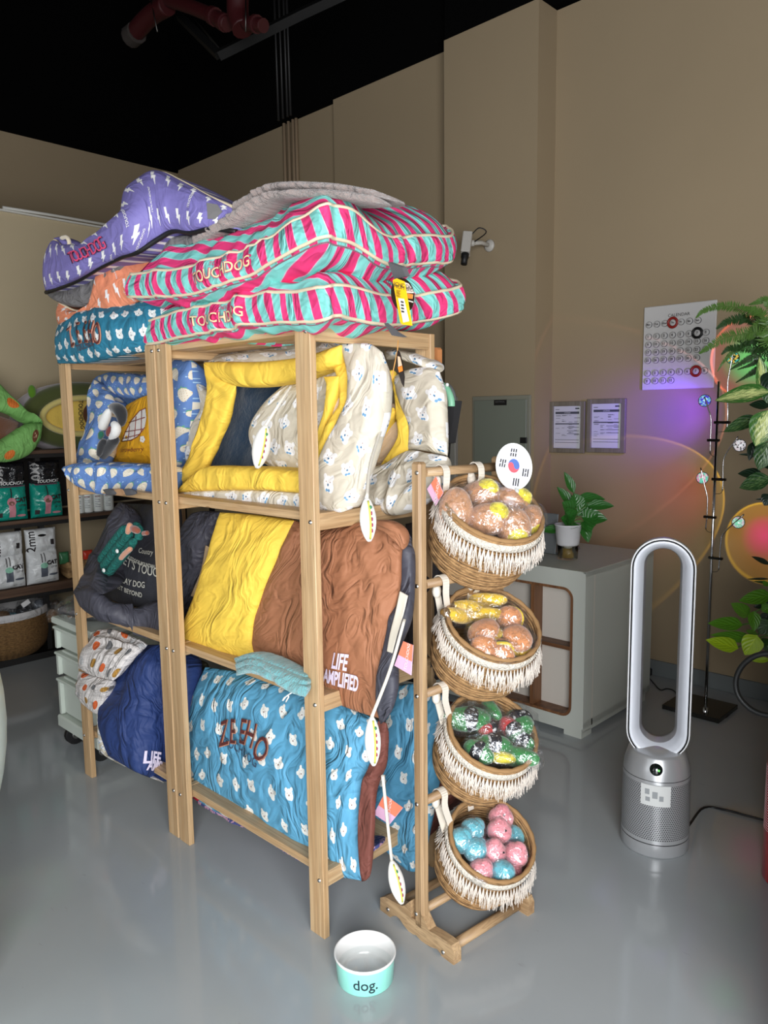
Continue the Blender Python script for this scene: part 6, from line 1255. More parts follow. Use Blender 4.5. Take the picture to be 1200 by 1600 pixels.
# front frame: ring between outer rect and rounded opening
inn = rrect(xo0, xo1, zo0, zo1, .05, 6); bmf = bmesh.new(); N_ = len(inn)
cxm, czm = (CXL + CXR) / 2, (zb + ctz) / 2
def toout(x, z):
    # corner-aware projection to outer rectangle
    mx_, mz_ = (xo0 + xo1) / 2, (zo0 + zo1) / 2; hx, hz = (xo1 - xo0) / 2, (zo1 - zo0) / 2; dx, dz = (x - mx_) / hx, (z - mz_) / hz; m_ = max(abs(dx), abs(dz)); dx, dz = dx / m_, dz / m_
    return (CXL + (CXR - CXL) * (dx + 1) / 2, zb + (ctz - zb) * (dz + 1) / 2)
y0, y1 = CY0, CY0 + .018
A = [bmf.verts.new((x, y0, z)) for x, z in inn]; B = [bmf.verts.new((toout(x, z)[0], y0, toout(x, z)[1])) for x, z in inn]; A2 = [bmf.verts.new((x, y1, z)) for x, z in inn]
for i in range(N_): j = (i + 1) % N_; bmf.faces.new((A[i], A[j], B[j], B[i])); bmf.faces.new((A[i], A2[i], A2[j], A[j]))
cor = [(CXR, ctz), (CXL, ctz), (CXL, zb), (CXR, zb)]
for (X1, Z1) in cor:
    best = sorted(range(N_), key=lambda i: abs(B[i].co.x - X1) + abs(B[i].co.z - Z1))[:2]
me = bpy.data.meshes.new('f'); bmesh.ops.recalc_face_normals(bmf, faces=bmf.faces[:]); bmf.to_mesh(me); bmf.free()
obj('front_frame', me, CG, ct)
obj('walnut_liner', (lambda: (lambda mb: [mb.prism([(a[0], y0 - .001, a[1]), (b[0], y0 - .001, b[1]), (b2[0], y0 - .001, b2[1]), (a2[0], y0 - .001, a2[1])], (0, .082, 0)) for a, b, b2, a2 in zip(inn, inn[1:] + inn[:1], rrect(xo0 + .012, xo1 - .012, zo0 + .012, zo1 - .012, .04, 6)[1:] + rrect(xo0 + .012, xo1 - .012, zo0 + .012, zo1 - .012, .04, 6)[:1], rrect(xo0 + .012, xo1 - .012, zo0 + .012, zo1 - .012, .04, 6))] and mb)(MB()).mesh())(), WALNUT[2], ct)
obj('side_panel', MB().bx(CXR - .02, CXR, CY0 + .0005, CY1, zb, ctz, .001).mesh(), CG, ct); obj('side_panel', MB().bx(CXL, CXL + .02, CY0 + .0005, CY1, zb, ctz).mesh(), CG, ct)
obj('back_panel', MB().bx(CXL, CXR, CY0 + .075, CY0 + .085, zb, ctz - .02).mesh(), mat('counter_back', (206, 200, 190), .5), ct)
obj('worktop', MB().bx(CXL, CXR, CY0 + .0005, CY1, ctz - .022, ctz + .001, .001).mesh(), CG, ct)
obj('bottom_panel', MB().bx(CXL, CXR, CY0 + .002, CY1, zb, zb + .03).mesh(), CG, ct)
xd = float(fz(840, 1000)[0]); dv = float(fz(852, 1000)[0])
xda, xdb = float(fz(828, 1000)[0]), float(fz(833, 1000)[0])
obj('divider', MB().bx(xda, xdb, CY0 + .004, CY0 + .075, zo0 + .01, zo1 - .01).mesh(), WALNUT[2], ct)
obj('divider', MB().bx(xda - .32, xdb - .32, CY0 + .004, CY0 + .075, zo0 + .01, zo1 - .01).mesh(), WALNUT[2], ct)
zsh = float(fz(880, 1012)[2])
obj('shelf', MB().bx(xdb, xo1 - .01, CY0 + .004, CY0 + .075, zsh - .008, zsh + .008).mesh(), WALNUT[0], ct); obj('shelf', MB().bx(xo0 + .01, xda, CY0 + .004, CY0 + .075, zsh + .10, zsh + .116).mesh(), WALNUT[0], ct)
obj('plinth', MB().bx(CXL + .02, CXR - .012, CY0 + .012, CY1 - .02, .022, zb).bx(CXR - .10, CXR - .012, CY0 + .012, CY0 + .10, 0, .03).bx(CXL + .02, CXL + .1, CY0 + .012, CY0 + .1, 0, .03).bx(CXR - .10, CXR - .012, CY1 - .1, CY1 - .02, 0, .03).mesh(), CG, ct)
# small mobile box visible behind counter edge: laptop
lpz = ctz; q = at(848, 866, 2, ctz)
lt = thing('laptop', 'open grey laptop seen from behind on the counter, left of the potted plant', 'laptop', q)
r1 = at(870, 868, 2, ctz); tpt = at(868, 805, 1, r1[1]); hh = float(tpt[2] - ctz)
LG = mat('laptop_grey', (120, 126, 130), .35, .4)
rl = Matrix.Rotation(-.12, 3, 'X')
obj('lid', MB().box((r1[0] - .16, r1[1], ctz + .006 + hh / 2), (.32, .008, hh), .003, rl).mesh(), LG, lt); obj('keyboard_base', MB().bx(r1[0] - .32, r1[0], r1[1] + .01, r1[1] + .22, ctz + .0005, ctz + .014, .003).mesh(), LG, lt)
# peace lily in self-watering pot
pq = at(887, 873, 2, ctz); kp = K(700, 560, 3.75)
pl = thing('potted_plant', 'green leafy plant in a white insert over a glass of water on the counter', 'potted plant', pq)
dpx = float((pq - EYE) @ CAMR[:, 2]) / 1200
rT = 21.5 * dpx; H1 = 27 * dpx
obj('glass_base', MB().lathe([(0, .002), (rT * .68, 0), (rT * .72, .004), (rT * .75, H1 * .85), (rT * .72, H1 * .85), (rT * .69, .008), (0, .008)], pq, 32).mesh(), mat('clear_plastic', (250, 250, 245), .05, trans=1., ior=1.2), pl)
obj('murky_water', MB().lathe([(0, .009), (rT * .66, .009), (rT * .69, H1 * .6), (0, H1 * .6)], pq, 28).mesh(), mat('amber_water', (120, 96, 40), .2), pl)
obj('white_pot', MB().lathe([(0, H1 * .6), (rT * .58, H1 * .62), (rT * .76, H1 * .86), (rT * .80, H1 * .9), (rT * .95, H1 * 1.95), (rT * 1.0, H1 * 1.97), (rT * 1.0, H1 * 2.03), (rT * .93, H1 * 2.03), (rT * .9, H1 * 1.9), (0, H1 * 1.85)], pq, 36).mesh(), mat('pot_white', (206, 206, 208), .35), pl, True)
LEAFM = {}
def leafmat(name, a, b, varieg=None, rough=.35):
    def f(nt):
        u, v = UV(nt); c = mixc(nt, noiseX(nt, comb(nt, u * 8, v * 8, 0.), 1.5, 2), lin(a), lin(b))
        ve = (u - .5).abs().lt(.012); c = mixc(nt, ve * .6, c, lin(tuple(min(255, int(q * 1.35)) for q in a)))
        if varieg:
            d = (u - .5).abs(); n1 = noiseX(nt, comb(nt, u * 7 , v * 5 + d * 12, 2.), 2.6, 4, .7); m = (n1 + (.30 - d) * varieg[1]).gt(.56)
            c = mixc(nt, m, c, lin(varieg[0]))
        return c
    return mat(name, f, rough, bump=(.25, lambda nt: ((UV(nt)[1] * 26 - (UV(nt)[0] - .5).abs() * 30).sin())), bumpd=.003)
def leaf(base, tip, w, m, parent, nrm=(0, 0, 1), droop=.15, fold=.25, name='leaf', shape=(.0, .55, .9, 1., .95, .82, .62, .36, .0), nv=6, heart=0.):
    base, tip = np.array(base, float), np.array(tip, float); d = tip - base; L = np.linalg.norm(d); nrm = np.array(nrm, float); s = np.cross(d, nrm); s /= np.linalg.norm(s) + 1e-9; up = np.cross(s, d); up /= np.linalg.norm(up) + 1e-9
    if np.dot(up, nrm) < 0: up = -up
    n = 15; t = np.linspace(0, 1, n); ww = np.interp(t, np.linspace(0, 1, len(shape)), shape) * w / 2; V = []; U_ = []
    for i in range(n):
        for j in range(nv + 1):
            a = (j / nv - .5) * 2; p = base + d * t[i] - up * droop * L * (t[i] ** 2 - t[i] * .3) + up * droop * L * .7 * t[i] + s * a * ww[i] + up * abs(a) * ww[i] * fold - (d / L) * heart * w * abs(a) ** 1.5 * (1 - t[i]) ** 3
            V.append(p); U_.append((j / nv, t[i]))
    return obj(name, npmesh(V, quadfaces(n, nv + 1), U_), m, parent, True)
PLG = leafmat('lily_leaf', (30, 84, 30), (52, 112, 40)); STEM = mat('stem_green', (78, 120, 50), .5)
pc_ = pq + np.array([0, 0, H1 * 1.95])
vz = CAMR[:, 2] * -1.
def vis(px, py, dz_=0.): return EYE + (CAMR @ np.array([(px - 600) / 1200., (py - 800) / 1200., 1.])) * (dpx * 1200 + dz_)
for (bx_, by_, tx, ty, w, dzz) in ((738, 790, 680, 664, 34, .0), (735, 870, 638, 752, 38, .03), (755, 820, 922, 826, 42, .02), (810, 862, 975, 866, 40, -.03), (735, 905, 668, 842, 60, -.04), (780, 930, 935, 945, 60, -.06), (760, 925, 800, 830, 55, .0), (790, 965, 822, 1080, 44, -.05), (740, 950, 690, 900, 60, -.08), (720, 965, 660, 935, 50, -.04), (665, 1000, 545, 1010, 34, .06), (800, 960, 880, 905, 70, -.06), (755, 870, 740, 790, 60, -.02), (800, 950, 835, 1020, 50, -.07), (700, 900, 745, 830, 60, .03), (770, 900, 850, 870, 55, .0), (735, 960, 720, 1000, 44, -.08), (690, 940, 760, 900, 60, -.1)):
    a = vis(*kp(bx_, by_), dzz * .5); b = vis(*kp(tx, ty), dzz); leaf(a, b, w / 3.75 * dpx * 1.7, PLG, pl, nrm=vz + np.array([0, 0, .5]), droop=.12, fold=.3)
    obj('stem', MB().tube(smooth_path([pc_ + np.array([random.uniform(-.02, .02), 0, -.01]), (pc_ + a) / 2 + [0, 0, .01], a], 6), .0022, 5).mesh(), STEM, pl)
# =================================================================== AIR PURIFIER FAN
pu = np.array([-1.039, 2.354, 0.]); apx = thing('air_purifier', 'silver tower air purifier fan with a tall white oval loop', 'fan', pu)
pv = np.array([-pu[0], -pu[1], 0.]); pv /= np.linalg.norm(pv); pr = np.array([-pv[1], pv[0], 0.])   # pv faces the viewer, pr to the viewer's right
SIL = mat('silver_paint', (196, 198, 200), .30, .55)
def perf(nt):
    u, v = UV(nt); s_ = .0072; y = v / (s_ * .87); x = u / s_ + y.floor().mod(2.) * .5; fx = x.fract() - .5; fy_ = y.fract() - .5
    return mixc(nt, (fx * fx + fy_ * fy_).lt(.085), lin((176, 178, 180)), lin((22, 22, 24)))
PERF = mat('perforated_metal', perf, .34, .4)
rb_ = .108
obj('base', lathe_uv([(0, .002), (rb_ * .97, 0), (rb_, .006), (rb_, .045)], pu, 72), SIL, apx, True)
obj('base_seam', lathe_uv([(rb_ * .985, .044), (rb_ * .985, .049)], pu, 72), BLKP, apx, True)
obj('filter_shroud', lathe_uv([(rb_, .048), (rb_, .060)], pu, 72), SIL, apx, True); obj('perforated_shroud', lathe_uv([(rb_ * .998, .060), (rb_ * .985, .245)], pu, 96), PERF, apx, True)
obj('shroud_band', lathe_uv([(rb_ * .985, .245), (rb_ * .98, .258)], pu, 72), SIL, apx, True); obj('upper_seam', lathe_uv([(rb_ * .965, .257), (rb_ * .965, .261)], pu, 72), BLKP, apx, True)
zc0 = .26
obj('neck_cone', lathe_uv([(rb_ * .978, zc0), (rb_ * .95, .285), (rb_ * .84, .326), (rb_ * .76, .336), (0, .337)], pu, 72), SIL, apx, True)
# sticker
me = MB(); S1 = []
for i in range(9):
    a = -.44 + i * .11; S1.append((a - .02))
V = []; 
for zz_ in (.178, .248):
    for i in range(13): a = -.43 + i * .86 / 12; V.append(pu + (pv * math.cos(a) + pr * math.sin(a)) * (rb_ + .0006) + np.array([0, 0, zz_ ]))
obj('sticker', npmesh(V, quadfaces(2, 13)), mat('sticker_white', (212, 214, 212), .5), apx)
def ons(a, z, r=rb_ + .0012): return pu + (pv * math.cos(a) + pr * math.sin(a)) * r + np.array([0, 0, z])
for (a, z, w, h) in ((-.24, .225, .014, .018), (-.02, .216, .016, .022), (.16, .206, .013, .017), (-.22, .200, .014, .014)):
    da = w / rb_ / 2; obj('sticker_picture', MB().prism([ons(a - da, z - h / 2), ons(a + da, z - h / 2), ons(a + da, z + h / 2), ons(a - da, z + h / 2)], pv * .0004).mesh(), mat('sticker_grey', (150, 154, 156), .6), apx)
dc = pu + pv * (rb_ * .905) + np.array([0, 0, .298]) - pr * .001; dn = Vector(pv + np.array([0, 0, .42])).normalized(); q_ = Vector((0, 0, 1)).rotation_difference(dn).to_matrix()
obj('display', MB().lathe([(0, .004), (.0185, .004), (.020, 0), (.020, -.01)], dc, 32, q_).mesh(), mat('display_glass', (20, 26, 24), .06, coat=1.), apx)
obj('display_reading', MB().box(dc + np.array(dn) * .0045 + pr * .008 - [0, 0, .003], (.006, .006, .0015), rot=q_).mesh(), mat('green_led', (90, 200, 90), .5, emit=((110, 220, 90), .8)), apx)
# loop: stadium profile
lw, lz0, lz1 = .0985, .302, 1.035; cz0, cz1 = lz0 + lw, lz1 - lw
def stad(rw, n=20):
    P = []
    for k in range(n + 1): t = PI * k / n; P.append((rw * math.cos(t), cz1 + rw * math.sin(t)))
    for k in range(n + 1): t = PI + PI * k / n; P.append((rw * math.cos(t), cz0 + rw * math.sin(t)))
    return P
def loopsurf(sections, name, m):
    """sections: list of (radius, depth towards viewer)"""
    V = []; n = 0
    for rw, dp in sections:
        P = stad(rw); n = len(P) + 1; P = P + [P[0]]
        for x, z in P: V.append(pu + pr * x + pv * dp + np.array([0, 0, z]))
    return obj(name, npmesh(V, quadfaces(len(sections), n)), m, apx, True)
WPL = mat('fan_white', (0, 0, 0)) if False else mat('loop_white', (226, 230, 238), .22, coat=.4)
loopsurf([(lw - .002, .030), (lw, .034), (lw - .002, .039), (lw - .005, .039)], 'outer_rim', mat('rim_white', (246, 248, 250), .3))
loopsurf([(lw - .005, .039), (lw - .006, .033), (lw - .0085, .033), (lw - .010, .038)], 'black_slot', BLKP)
loopsurf([(lw - .010, .038), (lw - .012, .040), (lw - .020, .034), (lw - .031, .014), (lw - .040, -.012)], 'inner_face', WPL)
loopsurf([(lw - .040, -.012), (lw - .046, -.044), (lw - .043, -.068), (lw - .030, -.074)], 'inner_duct', mat('duct_grey', (178, 178, 184), .3, .3))
loopsurf([(lw - .030, -.074), (lw - .016, -.066), (lw - .006, -.03), (lw, .01), (lw - .002, .030)], 'outer_shell', SIL)
obj('power_cable', MB().tube(smooth_path([pu - pv * 0 + pr * rb_ * .97 + [0, 0, .075], *[at(a, b, 2, .006) for a, b in ((1100, 1262), (1135, 1266), (1165, 1274), (1200, 1283), (1240, 1292))]], 26), .0042, 8).mesh(), BLKP, apx)
# =================================================================== SUNSET LAMP WITH FIVE GLASS HEADS
lb0 = at(1102, 1118, 2, 0.); lm = thing('floor_lamp', 'thin chrome floor lamp with five glass lens heads before the wall', 'lamp', lb0)
GY = float(lb0[1]); DL = float((lb0 - EYE) @ CAMR[:, 2]) / 1200
def Lq(px, py): return at(px, py, 1, GY)
bcr = at(1123, 1131, 2, 0.)
obj('base', MB().bx(bcr[0] - .27, bcr[0], bcr[1], bcr[1] + .24, 0, .022, .002).mesh(), mat('base_black', (42, 41, 38), .22, .3), lm)
ptop = Lq(1125.5, 596); pz = np.array([lb0[0], GY + .05, 0]); 
pole0 = at(1102, 1112, 2, .022); pole0 = np.array([pole0[0], pole0[1], .022]); GY = float(pole0[1]); ptop = Lq(1125.5, 596)
obj('pole', MB().tube([pole0, (pole0[0], pole0[1], float(ptop[2]))], .0065, 12).mesh(), CHROME, lm); obj('collar', MB().lathe([(0, .02), (.012, .02), (.014, 0)], pole0, 16).mesh(), CHROME, lm)
kl = K(1080, 620, 7.27)
heads = [((1136, 670), (1137, 645), [(1137, 600), (1141, 575)], (1146, 548), (1143.5, 559), 1), (kl(215, 640), kl(218, 500), [kl(225, 330), kl(222, 230), kl(190, 120)], kl(150, 0), (1099.5, 626), -1), (kl(355, 1070), kl(360, 940), [kl(362, 780), kl(375, 690), kl(430, 590)], kl(535, 450), (1154, 696), 1), (kl(165, 1500), kl(178, 1370), [kl(185, 1200), kl(180, 1120), kl(145, 980)], kl(108, 805), (1096, 747), -1), ((1123, 890), (1124.5, 872), [(1126, 850), (1131, 833)], kl(600, 1335), (1152, 816.5), 1)]
clampy = [(1137, 660), (1116, 688), (1123, 749), (1110, 808), (1118, 872)]
HP = []
def headmat(name, c1_, c2_, c3__):
    def f(nt):
        o = OBJ(nt); n1 = noiseX(nt, comb(nt, *o), 70, 1); c = mixc(nt, n1.gt(.5), lin(c1_), lin(c2_)); return mixc(nt, noiseX(nt, comb(nt, o[1], o[0], o[2]), 110, 1).gt(.56), c, lin(c3__))
    m = mat(name, f, .08); p = m.node_tree.nodes['Principled BSDF']; m.node_tree.links.new(p.inputs['Base Color'].links[0].from_socket, p.inputs['Emission Color']); p.inputs['Emission Strength'].default_value = .38; return m
HC = [((250, 210, 90), (90, 220, 200), (40, 60, 20)), ((110, 190, 255), (90, 60, 230), (180, 240, 250)), ((250, 250, 255), (255, 240, 245), (110, 110, 110)), ((120, 230, 200), (250, 150, 190), (250, 230, 240)), ((150, 240, 200), (240, 200, 220), (250, 255, 250))]
for i, (b0, b1_, mids, tip, hd, sd_) in enumerate(heads):
    GYi = GY
    pts = [Lq(*b0), Lq(*b1_)] + [Lq(*q) for q in mids]; pts2 = smooth_path(pts + [Lq(*tip)], 24)
    a_o = thing if False else obj('arm', MB().tube(pts2, .0032, 8).mesh(), CHROME, lm)
    cpx, cpy = clampy[i]; cz_ = Lq(cpx, cpy)[2]; obj('clamp', MB().box((float((pole0[0] + pts[1][0]) / 2), GY, float(Lq(*clampy[i])[2])), (abs(float(pts[1][0] - pole0[0])) + .028, .016, .012), .002).mesh(), mat('dark_chrome', (80, 80, 80), .25, 1.), lm)
    obj('wire', MB().tube(smooth_path([pts[0], pts[0] + [-.01 * sd_, 0, -.012], np.array([pole0[0], GY, float(pts[0][2]) - .015])], 6), .0012, 5).mesh(), BLKP, lm)
    hc = Lq(*hd) + np.array([0, .012, 0]); HP.append(hc)
    Rh = Vector((0, 0, 1)).rotation_difference(Vector(EYE - hc) + Vector((.3, 0, 0))).to_matrix(); h_ = obj('lens', MB().lathe([(0, .012), (.012, .011), (.022, .005), (.0255, 0), (.022, -.005), (.012, -.011), (0, -.012)], hc, 24, Rh).mesh(), headmat('lens_%d' % i, *HC[i]), lm)
    obj('lens_ring', MB().tube([Vector(hc) + Rh @ Vector((.0265 * math.cos(t), .0265 * math.sin(t), 0)) for t in np.linspace(0, 2 * PI, 28, endpoint=False)], .0018, 6, closed=True).mesh(), mat('dark_chrome', (0, 0, 0)), lm)
obj('lamp_cable', MB().tube(smooth_path([at(a, b, 2, .004) for a, b in ((1112, 1100), (1130, 1102), (1146, 1106), (1138, 1118), (1128, 1124))], 20), .003, 6).mesh(), BLKP, lm)
def spot(name, loc, target, ang, power, stops):
    l = bpy.data.lights.new(name, 'SPOT'); l.energy = power; l.spot_size = ang; l.spot_blend = .03; l.shadow_soft_size = .002; l.use_nodes = True; nt = l.node_tree
    em = nt.nodes['Emission']; tc = nt.nodes.new('ShaderNodeTexCoord'); x, y, z = sep(nt, tc.outputs['Normal']); r = (x * x + y * y).sqrt() / z.abs() / math.tan(ang / 2)
    cr = nt.nodes.new('ShaderNodeValToRGB'); nt.links.new(r.v, cr.inputs[0]); e = cr.color_ramp.elements; e[0].position, e[0].color = stops[0][0], lin(stops[0][1]); e[1].position, e[1].color = stops[-1][0], lin(stops[-1][1])
    for p_, c_ in stops[1:-1]: k = e.new(p_); k.color = lin(c_)
    nt.links.new(cr.outputs[0], em.inputs['Color']); o = bpy.data.objects.new(name, l); COL.objects.link(o); o.location = [float(q) for q in loc]
    o.rotation_euler = (Vector([float(q) for q in target]) - Vector([float(q) for q in loc])).to_track_quat('-Z', 'Y').to_euler(); return o
def wallp(px, py): return at(px, py, 1, YW)
WSRC = lambda i, dy=0.: HP[i] + np.array([-.01, .05, 0])
YS = [(0, (200, 70, 110)), (.35, (190, 84, 90)), (.6, (150, 110, 30)), (.9, (160, 130, 20)), (.95, (255, 215, 40)), (1., (120, 90, 10))]
spot('sunset_spot_1', WSRC(3), wallp(1040, 782), math.radians(76), 9.0, [(0, (190, 70, 90)), (.4, (170, 80, 60)), (.75, (130, 100, 40)), (.92, (130, 110, 30)), (.96, (235, 195, 60)), (1., (120, 90, 10))])
spot('sunset_spot_2', WSRC(1), wallp(1035, 650), math.radians(84), 28.0, [(0, (100, 40, 255)), (.3, (110, 50, 235)), (.6, (70, 30, 120)), (.92, (40, 24, 40)), (.96, (110, 70, 70)), (1., (40, 20, 20))])
spot('sunset_spot_3', WSRC(0), wallp(1178, 560), math.radians(62), 17.0, [(0, (60, 210, 120)), (.45, (60, 150, 100)), (.75, (110, 60, 70)), (.92, (130, 60, 70)), (.96, (230, 100, 80)), (1., (120, 40, 30))])
spot('sunset_spot_4', WSRC(4), wallp(1195, 838), math.radians(56), 8.0, [(0, (255, 60, 170)), (.35, (220, 80, 120)), (.6, (170, 120, 20)), (.9, (170, 130, 10)), (.95, (255, 215, 30)), (1., (120, 90, 10))])
# plug and cable on skirting
pg = thing('power_plug', 'black plug with thin cable at the skirting behind the fan loop', 'plug', at(1010, 1052, 1, YW - .03))
q = at(1010, 1052, 1, YW - .03); obj('plug', MB().box(q, (.05, .045, .06), .006).mesh(), BLKP, pg)
obj('cable', MB().tube(smooth_path([q + [.02, -.02, -.01], *[at(a, b, 2, .004) for a, b in ((1022, 1068), (1032, 1078), (1042, 1076), (1054, 1080), (1062, 1094), (1080, 1104), (1105, 1104))]], 30), .003, 6).mesh(), BLKP, pg)
# =================================================================== PLANTS AT THE RIGHT EDGE
PY = 3.05
def Q(px, py, dy=0.): return at(px, py, 1, PY + dy)
dP = float((Q(1200, 700) - EYE) @ CAMR[:, 2]) / 1200
# plant shelf standing outside the frame
sx0 = float(Q(1300, 700)[0])
psd = thing('plant_stand', 'black three-tier plant stand at the right edge, mostly outside the view', 'plant stand', (sx0 + .2, PY, 0))
zt1, zt2, zt3 = float(Q(1230, 600)[2]), float(Q(1230, 800)[2]), float(Q(1230, 985)[2])
for z in (zt1 - .02, zt2 - .02, zt3 - .02): obj('tier', MB().bx(sx0, sx0 + .34, PY - .15, PY + .15, z - .015, z, .002).mesh(), BLK, psd)
for x in (sx0 + .01, sx0 + .33):
    for y in (PY - .14, PY + .14): obj('leg', MB().bx(x - .008, x + .008, y - .008, y + .008, 0, zt1 - .02).mesh(), BLK, psd)
def potat(t, c, h=.12): obj('pot', MB().lathe([(0, 0), (.06, 0), (.085, h), (.09, h), (.09, h + .01), (.08, h + .01), (.078, h - .01), (0, h - .012)], c, 28).mesh(), mat('pot_grey', (160, 156, 150), .6), t)
fe = thing('potted_fern', 'bushy fern with arching serrated fronds at the top right edge', 'potted plant', (sx0 + .12, PY, zt1 - .02)); c1p = np.array([sx0 + .12, PY, zt1 - .02]); potat(fe, c1p)
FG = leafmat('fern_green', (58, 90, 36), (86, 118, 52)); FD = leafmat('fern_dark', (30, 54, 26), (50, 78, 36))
def frond(pts, w, m, dy=0., n=None):
    P = smooth_path([Q(*p[:2], (p[2] if len(p) > 2 else dy)) for p in pts], 40); L = np.linalg.norm(np.diff(P, axis=0), axis=1).sum(); n = n or int(L / .0072)
    P = smooth_path([Q(*p[:2], (p[2] if len(p) > 2 else dy)) for p in pts], n); mb = MB(); mb.tube(P, .0012, 4)
    T = np.gradient(P, axis=0); T /= np.linalg.norm(T, axis=1, keepdims=True)
    for i in range(1, n):
        t_ = i / n; l = w * min(1, (1 - t_) * 2.0 + .12) * min(1, t_ * 4 + .3); s = np.cross(T[i], -CAMR[:, 2]); s /= np.linalg.norm(s)
        for sg in (-1, 1):
            d = s * sg + T[i] * .35 + CAMR[:, 2] * random.uniform(-.5, .5); e = P[i] + d * l; q = T[i] * .0021
            a = mb.b.verts.new(Vector(P[i] - q)); b = mb.b.verts.new(Vector(P[i] + d * l * .5 - q * 1.3)); c = mb.b.verts.new(Vector(e)); dd2 = mb.b.verts.new(Vector(P[i] + d * l * .5 + q * 1.3)); e2 = mb.b.verts.new(Vector(P[i] + q)); mb.b.faces.new((a, b, c, dd2, e2))
    return mb.build('frond', m, fe)
k7 = K(1040, 440, 7.5)
ctrf = (1300, 560)
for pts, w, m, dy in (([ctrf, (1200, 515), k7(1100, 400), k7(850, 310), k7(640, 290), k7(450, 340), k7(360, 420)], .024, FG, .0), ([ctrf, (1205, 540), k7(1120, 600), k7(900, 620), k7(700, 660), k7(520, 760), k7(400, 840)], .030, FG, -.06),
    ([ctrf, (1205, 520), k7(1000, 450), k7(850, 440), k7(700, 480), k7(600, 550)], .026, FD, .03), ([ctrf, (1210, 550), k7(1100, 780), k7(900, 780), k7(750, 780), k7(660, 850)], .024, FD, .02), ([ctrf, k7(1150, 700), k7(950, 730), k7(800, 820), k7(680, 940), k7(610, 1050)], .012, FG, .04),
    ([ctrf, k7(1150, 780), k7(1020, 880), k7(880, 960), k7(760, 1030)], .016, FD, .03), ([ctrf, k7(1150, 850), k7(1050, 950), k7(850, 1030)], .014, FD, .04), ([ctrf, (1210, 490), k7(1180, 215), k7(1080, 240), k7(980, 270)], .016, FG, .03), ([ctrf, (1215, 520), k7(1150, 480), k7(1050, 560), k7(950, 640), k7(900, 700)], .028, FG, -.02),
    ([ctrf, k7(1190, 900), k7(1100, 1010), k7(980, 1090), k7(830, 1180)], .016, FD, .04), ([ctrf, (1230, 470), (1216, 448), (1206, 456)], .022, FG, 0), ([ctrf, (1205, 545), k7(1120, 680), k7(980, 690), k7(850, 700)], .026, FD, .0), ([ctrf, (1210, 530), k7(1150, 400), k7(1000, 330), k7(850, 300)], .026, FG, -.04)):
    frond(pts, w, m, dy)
dfb = thing('variegated_plant', 'dumb cane plant with green and cream blotched leaves at the right edge', 'potted plant', (sx0 + .1, PY, zt2 - .02)); potat(dfb, np.array([sx0 + .1, PY, zt2 - .02]))
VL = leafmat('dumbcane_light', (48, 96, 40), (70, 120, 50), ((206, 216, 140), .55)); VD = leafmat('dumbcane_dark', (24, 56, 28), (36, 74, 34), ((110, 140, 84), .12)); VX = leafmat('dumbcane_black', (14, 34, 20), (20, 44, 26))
kb = K(980, 440, 4.)
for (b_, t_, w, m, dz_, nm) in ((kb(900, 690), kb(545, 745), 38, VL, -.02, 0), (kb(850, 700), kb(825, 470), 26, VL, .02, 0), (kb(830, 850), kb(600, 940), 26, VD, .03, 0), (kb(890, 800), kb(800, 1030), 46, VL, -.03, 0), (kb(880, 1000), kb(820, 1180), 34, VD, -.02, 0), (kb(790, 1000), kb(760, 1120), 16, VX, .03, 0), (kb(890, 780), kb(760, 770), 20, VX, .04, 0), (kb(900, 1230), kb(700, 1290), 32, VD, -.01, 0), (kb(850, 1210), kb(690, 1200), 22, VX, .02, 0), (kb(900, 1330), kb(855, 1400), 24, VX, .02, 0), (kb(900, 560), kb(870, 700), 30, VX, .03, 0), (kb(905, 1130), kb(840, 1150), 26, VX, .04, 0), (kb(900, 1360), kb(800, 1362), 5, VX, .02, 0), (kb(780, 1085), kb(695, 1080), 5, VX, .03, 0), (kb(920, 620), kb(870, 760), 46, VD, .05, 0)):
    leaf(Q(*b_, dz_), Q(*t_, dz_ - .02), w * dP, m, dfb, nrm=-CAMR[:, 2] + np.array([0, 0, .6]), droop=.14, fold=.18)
for a, b in (((1235, 800), (1210, 600)), ((1238, 800), (1205, 700)), ((1235, 810), (1208, 760))): obj('stem', MB().tube([Q(a[0] + 60, a[1]), Q((a[0] + b[0]) / 2 + 10, (a[1] + b[1]) / 2), Q(*b)], .006, 6).mesh(), STEM, dfb)
po = thing('pothos_plant', 'lime and green pothos leaves spilling in from the right edge above the hose', 'potted plant', (sx0 + .1, PY, zt3 - .02)); potat(po, np.array([sx0 + .1, PY - .03, zt3 - .02]))
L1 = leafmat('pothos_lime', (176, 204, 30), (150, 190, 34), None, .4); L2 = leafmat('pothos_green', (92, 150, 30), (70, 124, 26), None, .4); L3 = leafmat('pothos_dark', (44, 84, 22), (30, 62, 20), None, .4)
kq = K(1090, 840, 5.714)
HS = (0, .82, 1., .98, .9, .76, .56, .3, 0)
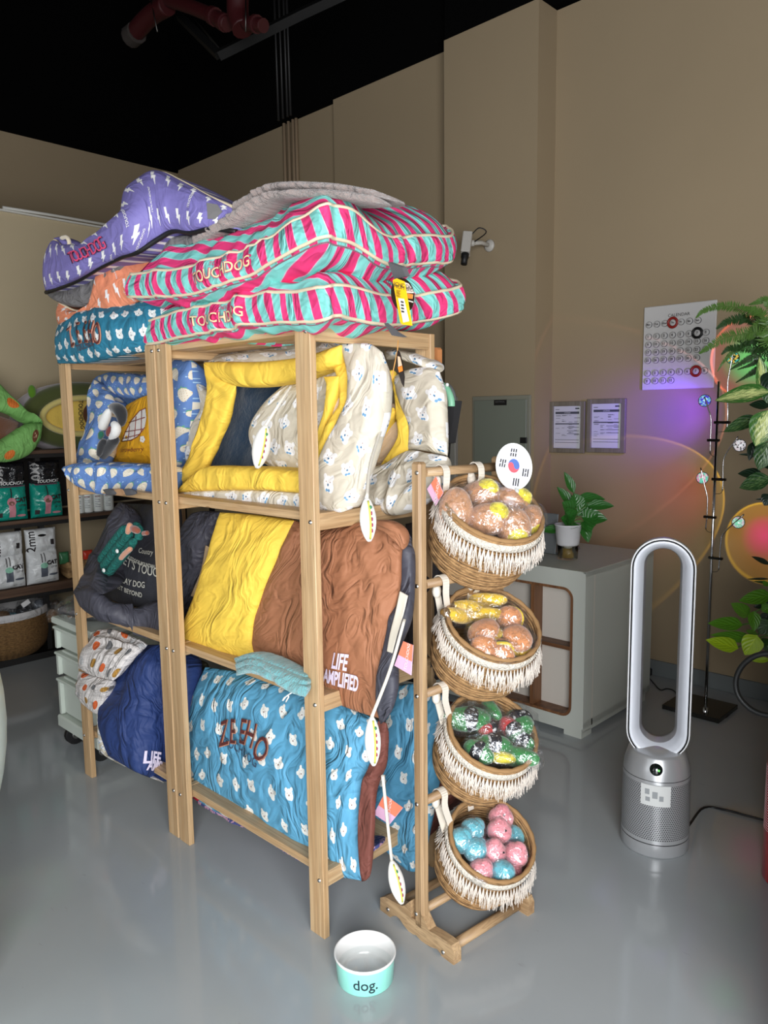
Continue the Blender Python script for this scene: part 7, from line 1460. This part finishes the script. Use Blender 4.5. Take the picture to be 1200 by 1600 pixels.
for (b_, t_, w, m, dz_) in ((kq(345, 985), kq(72, 912), 160, L1, -.04), (kq(470, 905), kq(110, 868), 120, L2, .0), (kq(385, 780), kq(88, 765), 150, L2, -.01), (kq(520, 890), kq(420, 1050), 190, L1, -.05), (kq(450, 690), kq(295, 585), 150, L2, .02), (kq(640, 520), kq(365, 565), 150, L2, -.03), (kq(500, 670), kq(505, 840), 120, L2, -.02), (kq(640, 760), kq(545, 860), 170, L3, .0), (kq(640, 620), kq(575, 660), 120, L2, -.03), (kq(640, 920), kq(600, 1010), 140, L3, .01), (kq(640, 1090), kq(480, 1100), 60, L1, -.02), (kq(640, 240), kq(480, 168), 60, VX, .02), (kq(640, 370), kq(440, 372), 26, VX, .02), (kq(640, 410), kq(500, 390), 30, L3, .02), (kq(640, 590), kq(500, 620), 90, VX, .05), (kq(620, 400), kq(590, 430), 70, L2, -.02), (kq(530, 870), kq(430, 830), 70, L2, .01), (kq(640, 690), kq(550, 760), 100, VX, .05)):
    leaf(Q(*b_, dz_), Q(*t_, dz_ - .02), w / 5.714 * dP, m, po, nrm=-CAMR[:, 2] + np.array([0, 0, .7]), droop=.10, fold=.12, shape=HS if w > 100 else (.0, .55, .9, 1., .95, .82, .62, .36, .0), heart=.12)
for a, b in (((1215, 975), kq(345, 985)), ((1215, 965), kq(385, 780)), ((1215, 960), kq(470, 905)), ((1218, 930), kq(450, 690)), ((1215, 900), kq(640, 520))): obj('stem', MB().tube(smooth_path([Q(a[0] + 90, a[1]), Q((a[0] + b[0]) / 2 + 20, (a[1] + b[1]) / 2 - 2), Q(*b)], 8), .003, 6).mesh(), STEM, po)
# =================================================================== FIRE EXTINGUISHER (right edge)
er = .085; el = at(1191, 1340, 2, .06); rdir = np.array([CAMR[0, 0], CAMR[1, 0], 0]); rdir /= np.linalg.norm(rdir); rdir = el - EYE; rdir[2] = 0; rdir /= np.linalg.norm(rdir); rdir = np.array([rdir[1], -rdir[0], 0.]); ec = el + rdir * er; ec[2] = 0
ext = thing('fire_extinguisher', 'red fire extinguisher with black hose, cut off at the right edge', 'fire extinguisher', ec)
ezt = float(at(1200, 1130, 1, ec[1])[2]) + .02; ezt = max(ezt, .35)
obj('cylinder', lathe_uv([(0, 0), (er * .9, 0), (er, .012), (er, ezt - .05), (er * .9, ezt - .015), (er * .55, ezt + .01), (.02, ezt + .02), (.02, ezt + .05), (0, ezt + .05)], ec, 56), mat('extinguisher_red', (176, 16, 34), .25, coat=.5), ext, True)
mb = MB()
evd = np.array([-ec[0], -ec[1], 0]); ea = math.atan2(evd[1], evd[0])
for k in range(26):
    z = .17 + k * .0078; lo = ea - 1.5 - .02; L_ = .5 + .35 * ((k * 7) % 5) / 5
    mb.tube([ec + np.array([math.cos(a) * (er + .0006), math.sin(a) * (er + .0006), z]) for a in np.linspace(lo - .1, lo + L_, 8)], .0011, 4)
mb.build('instruction_print', mat('label_pink_white', (236, 200, 206), .5), ext)
hz = K(1090, 840, 5.714); EY = float(ec[1]) + .0
hp = [at(a, b, 1, EY) for a, b in ((1225, 1028), (1205, 1021), (1180, 1025), (1160, 1040), (1150, 1062), (1153, 1085), (1168, 1104), (1188, 1115), (1215, 1120))]
obj('hose', MB().tube(smooth_path(hp, 40), .0085, 12).mesh(), mat('hose_rubber', (34, 36, 36), .45), ext); obj('valve', MB().bx(ec[0] - .03, ec[0] + .05, ec[1] - .02, ec[1] + .02, ezt + .045, ezt + .09, .004).mesh(), BLKP, ext)
# small floor reflection marks are left to the renderer

# unseen cabinet added right of the view to shade the floor by the wall
dcb = thing('shade_cabinet', 'dark two-door cabinet added just outside the right edge to shade the floor', 'cabinet', (.1, 2.1, 0))
CD_ = mat('cabinet_dark', (84, 78, 72), .5)
obj('body', MB().bx(-.36, .7, 1.54, 2.75, .06, 1.22, .004).mesh(), CD_, dcb); obj('plinth', MB().bx(-.34, .68, 1.56, 2.73, 0, .06).mesh(), BLK, dcb)
obj('worktop', MB().bx(-.38, .72, 1.51, 2.77, 1.22, 1.25, .004).mesh(), PINE[0], dcb)
for y_ in (1.56, 2.16):
    d_ = obj('door', MB().bx(-.378, -.36, y_, y_ + .57, .08, 1.2, .003).mesh(), CD_, dcb); obj('handle', MB().tube([(-.39, y_ + (.52 if y_ < 2 else .05), .6), (-.39, y_ + (.52 if y_ < 2 else .05), .8)], .006, 8).mesh(), STEEL, d_)
for x_ in (-.34, .18):
    d_ = obj('door', MB().bx(x_, x_ + .5, 1.522, 1.54, .08, 1.2, .003).mesh(), CD_, dcb); obj('handle', MB().tube([(x_ + (.46 if x_ < 0 else .04), 1.512, .6), (x_ + (.46 if x_ < 0 else .04), 1.512, .8)], .006, 8).mesh(), STEEL, d_)
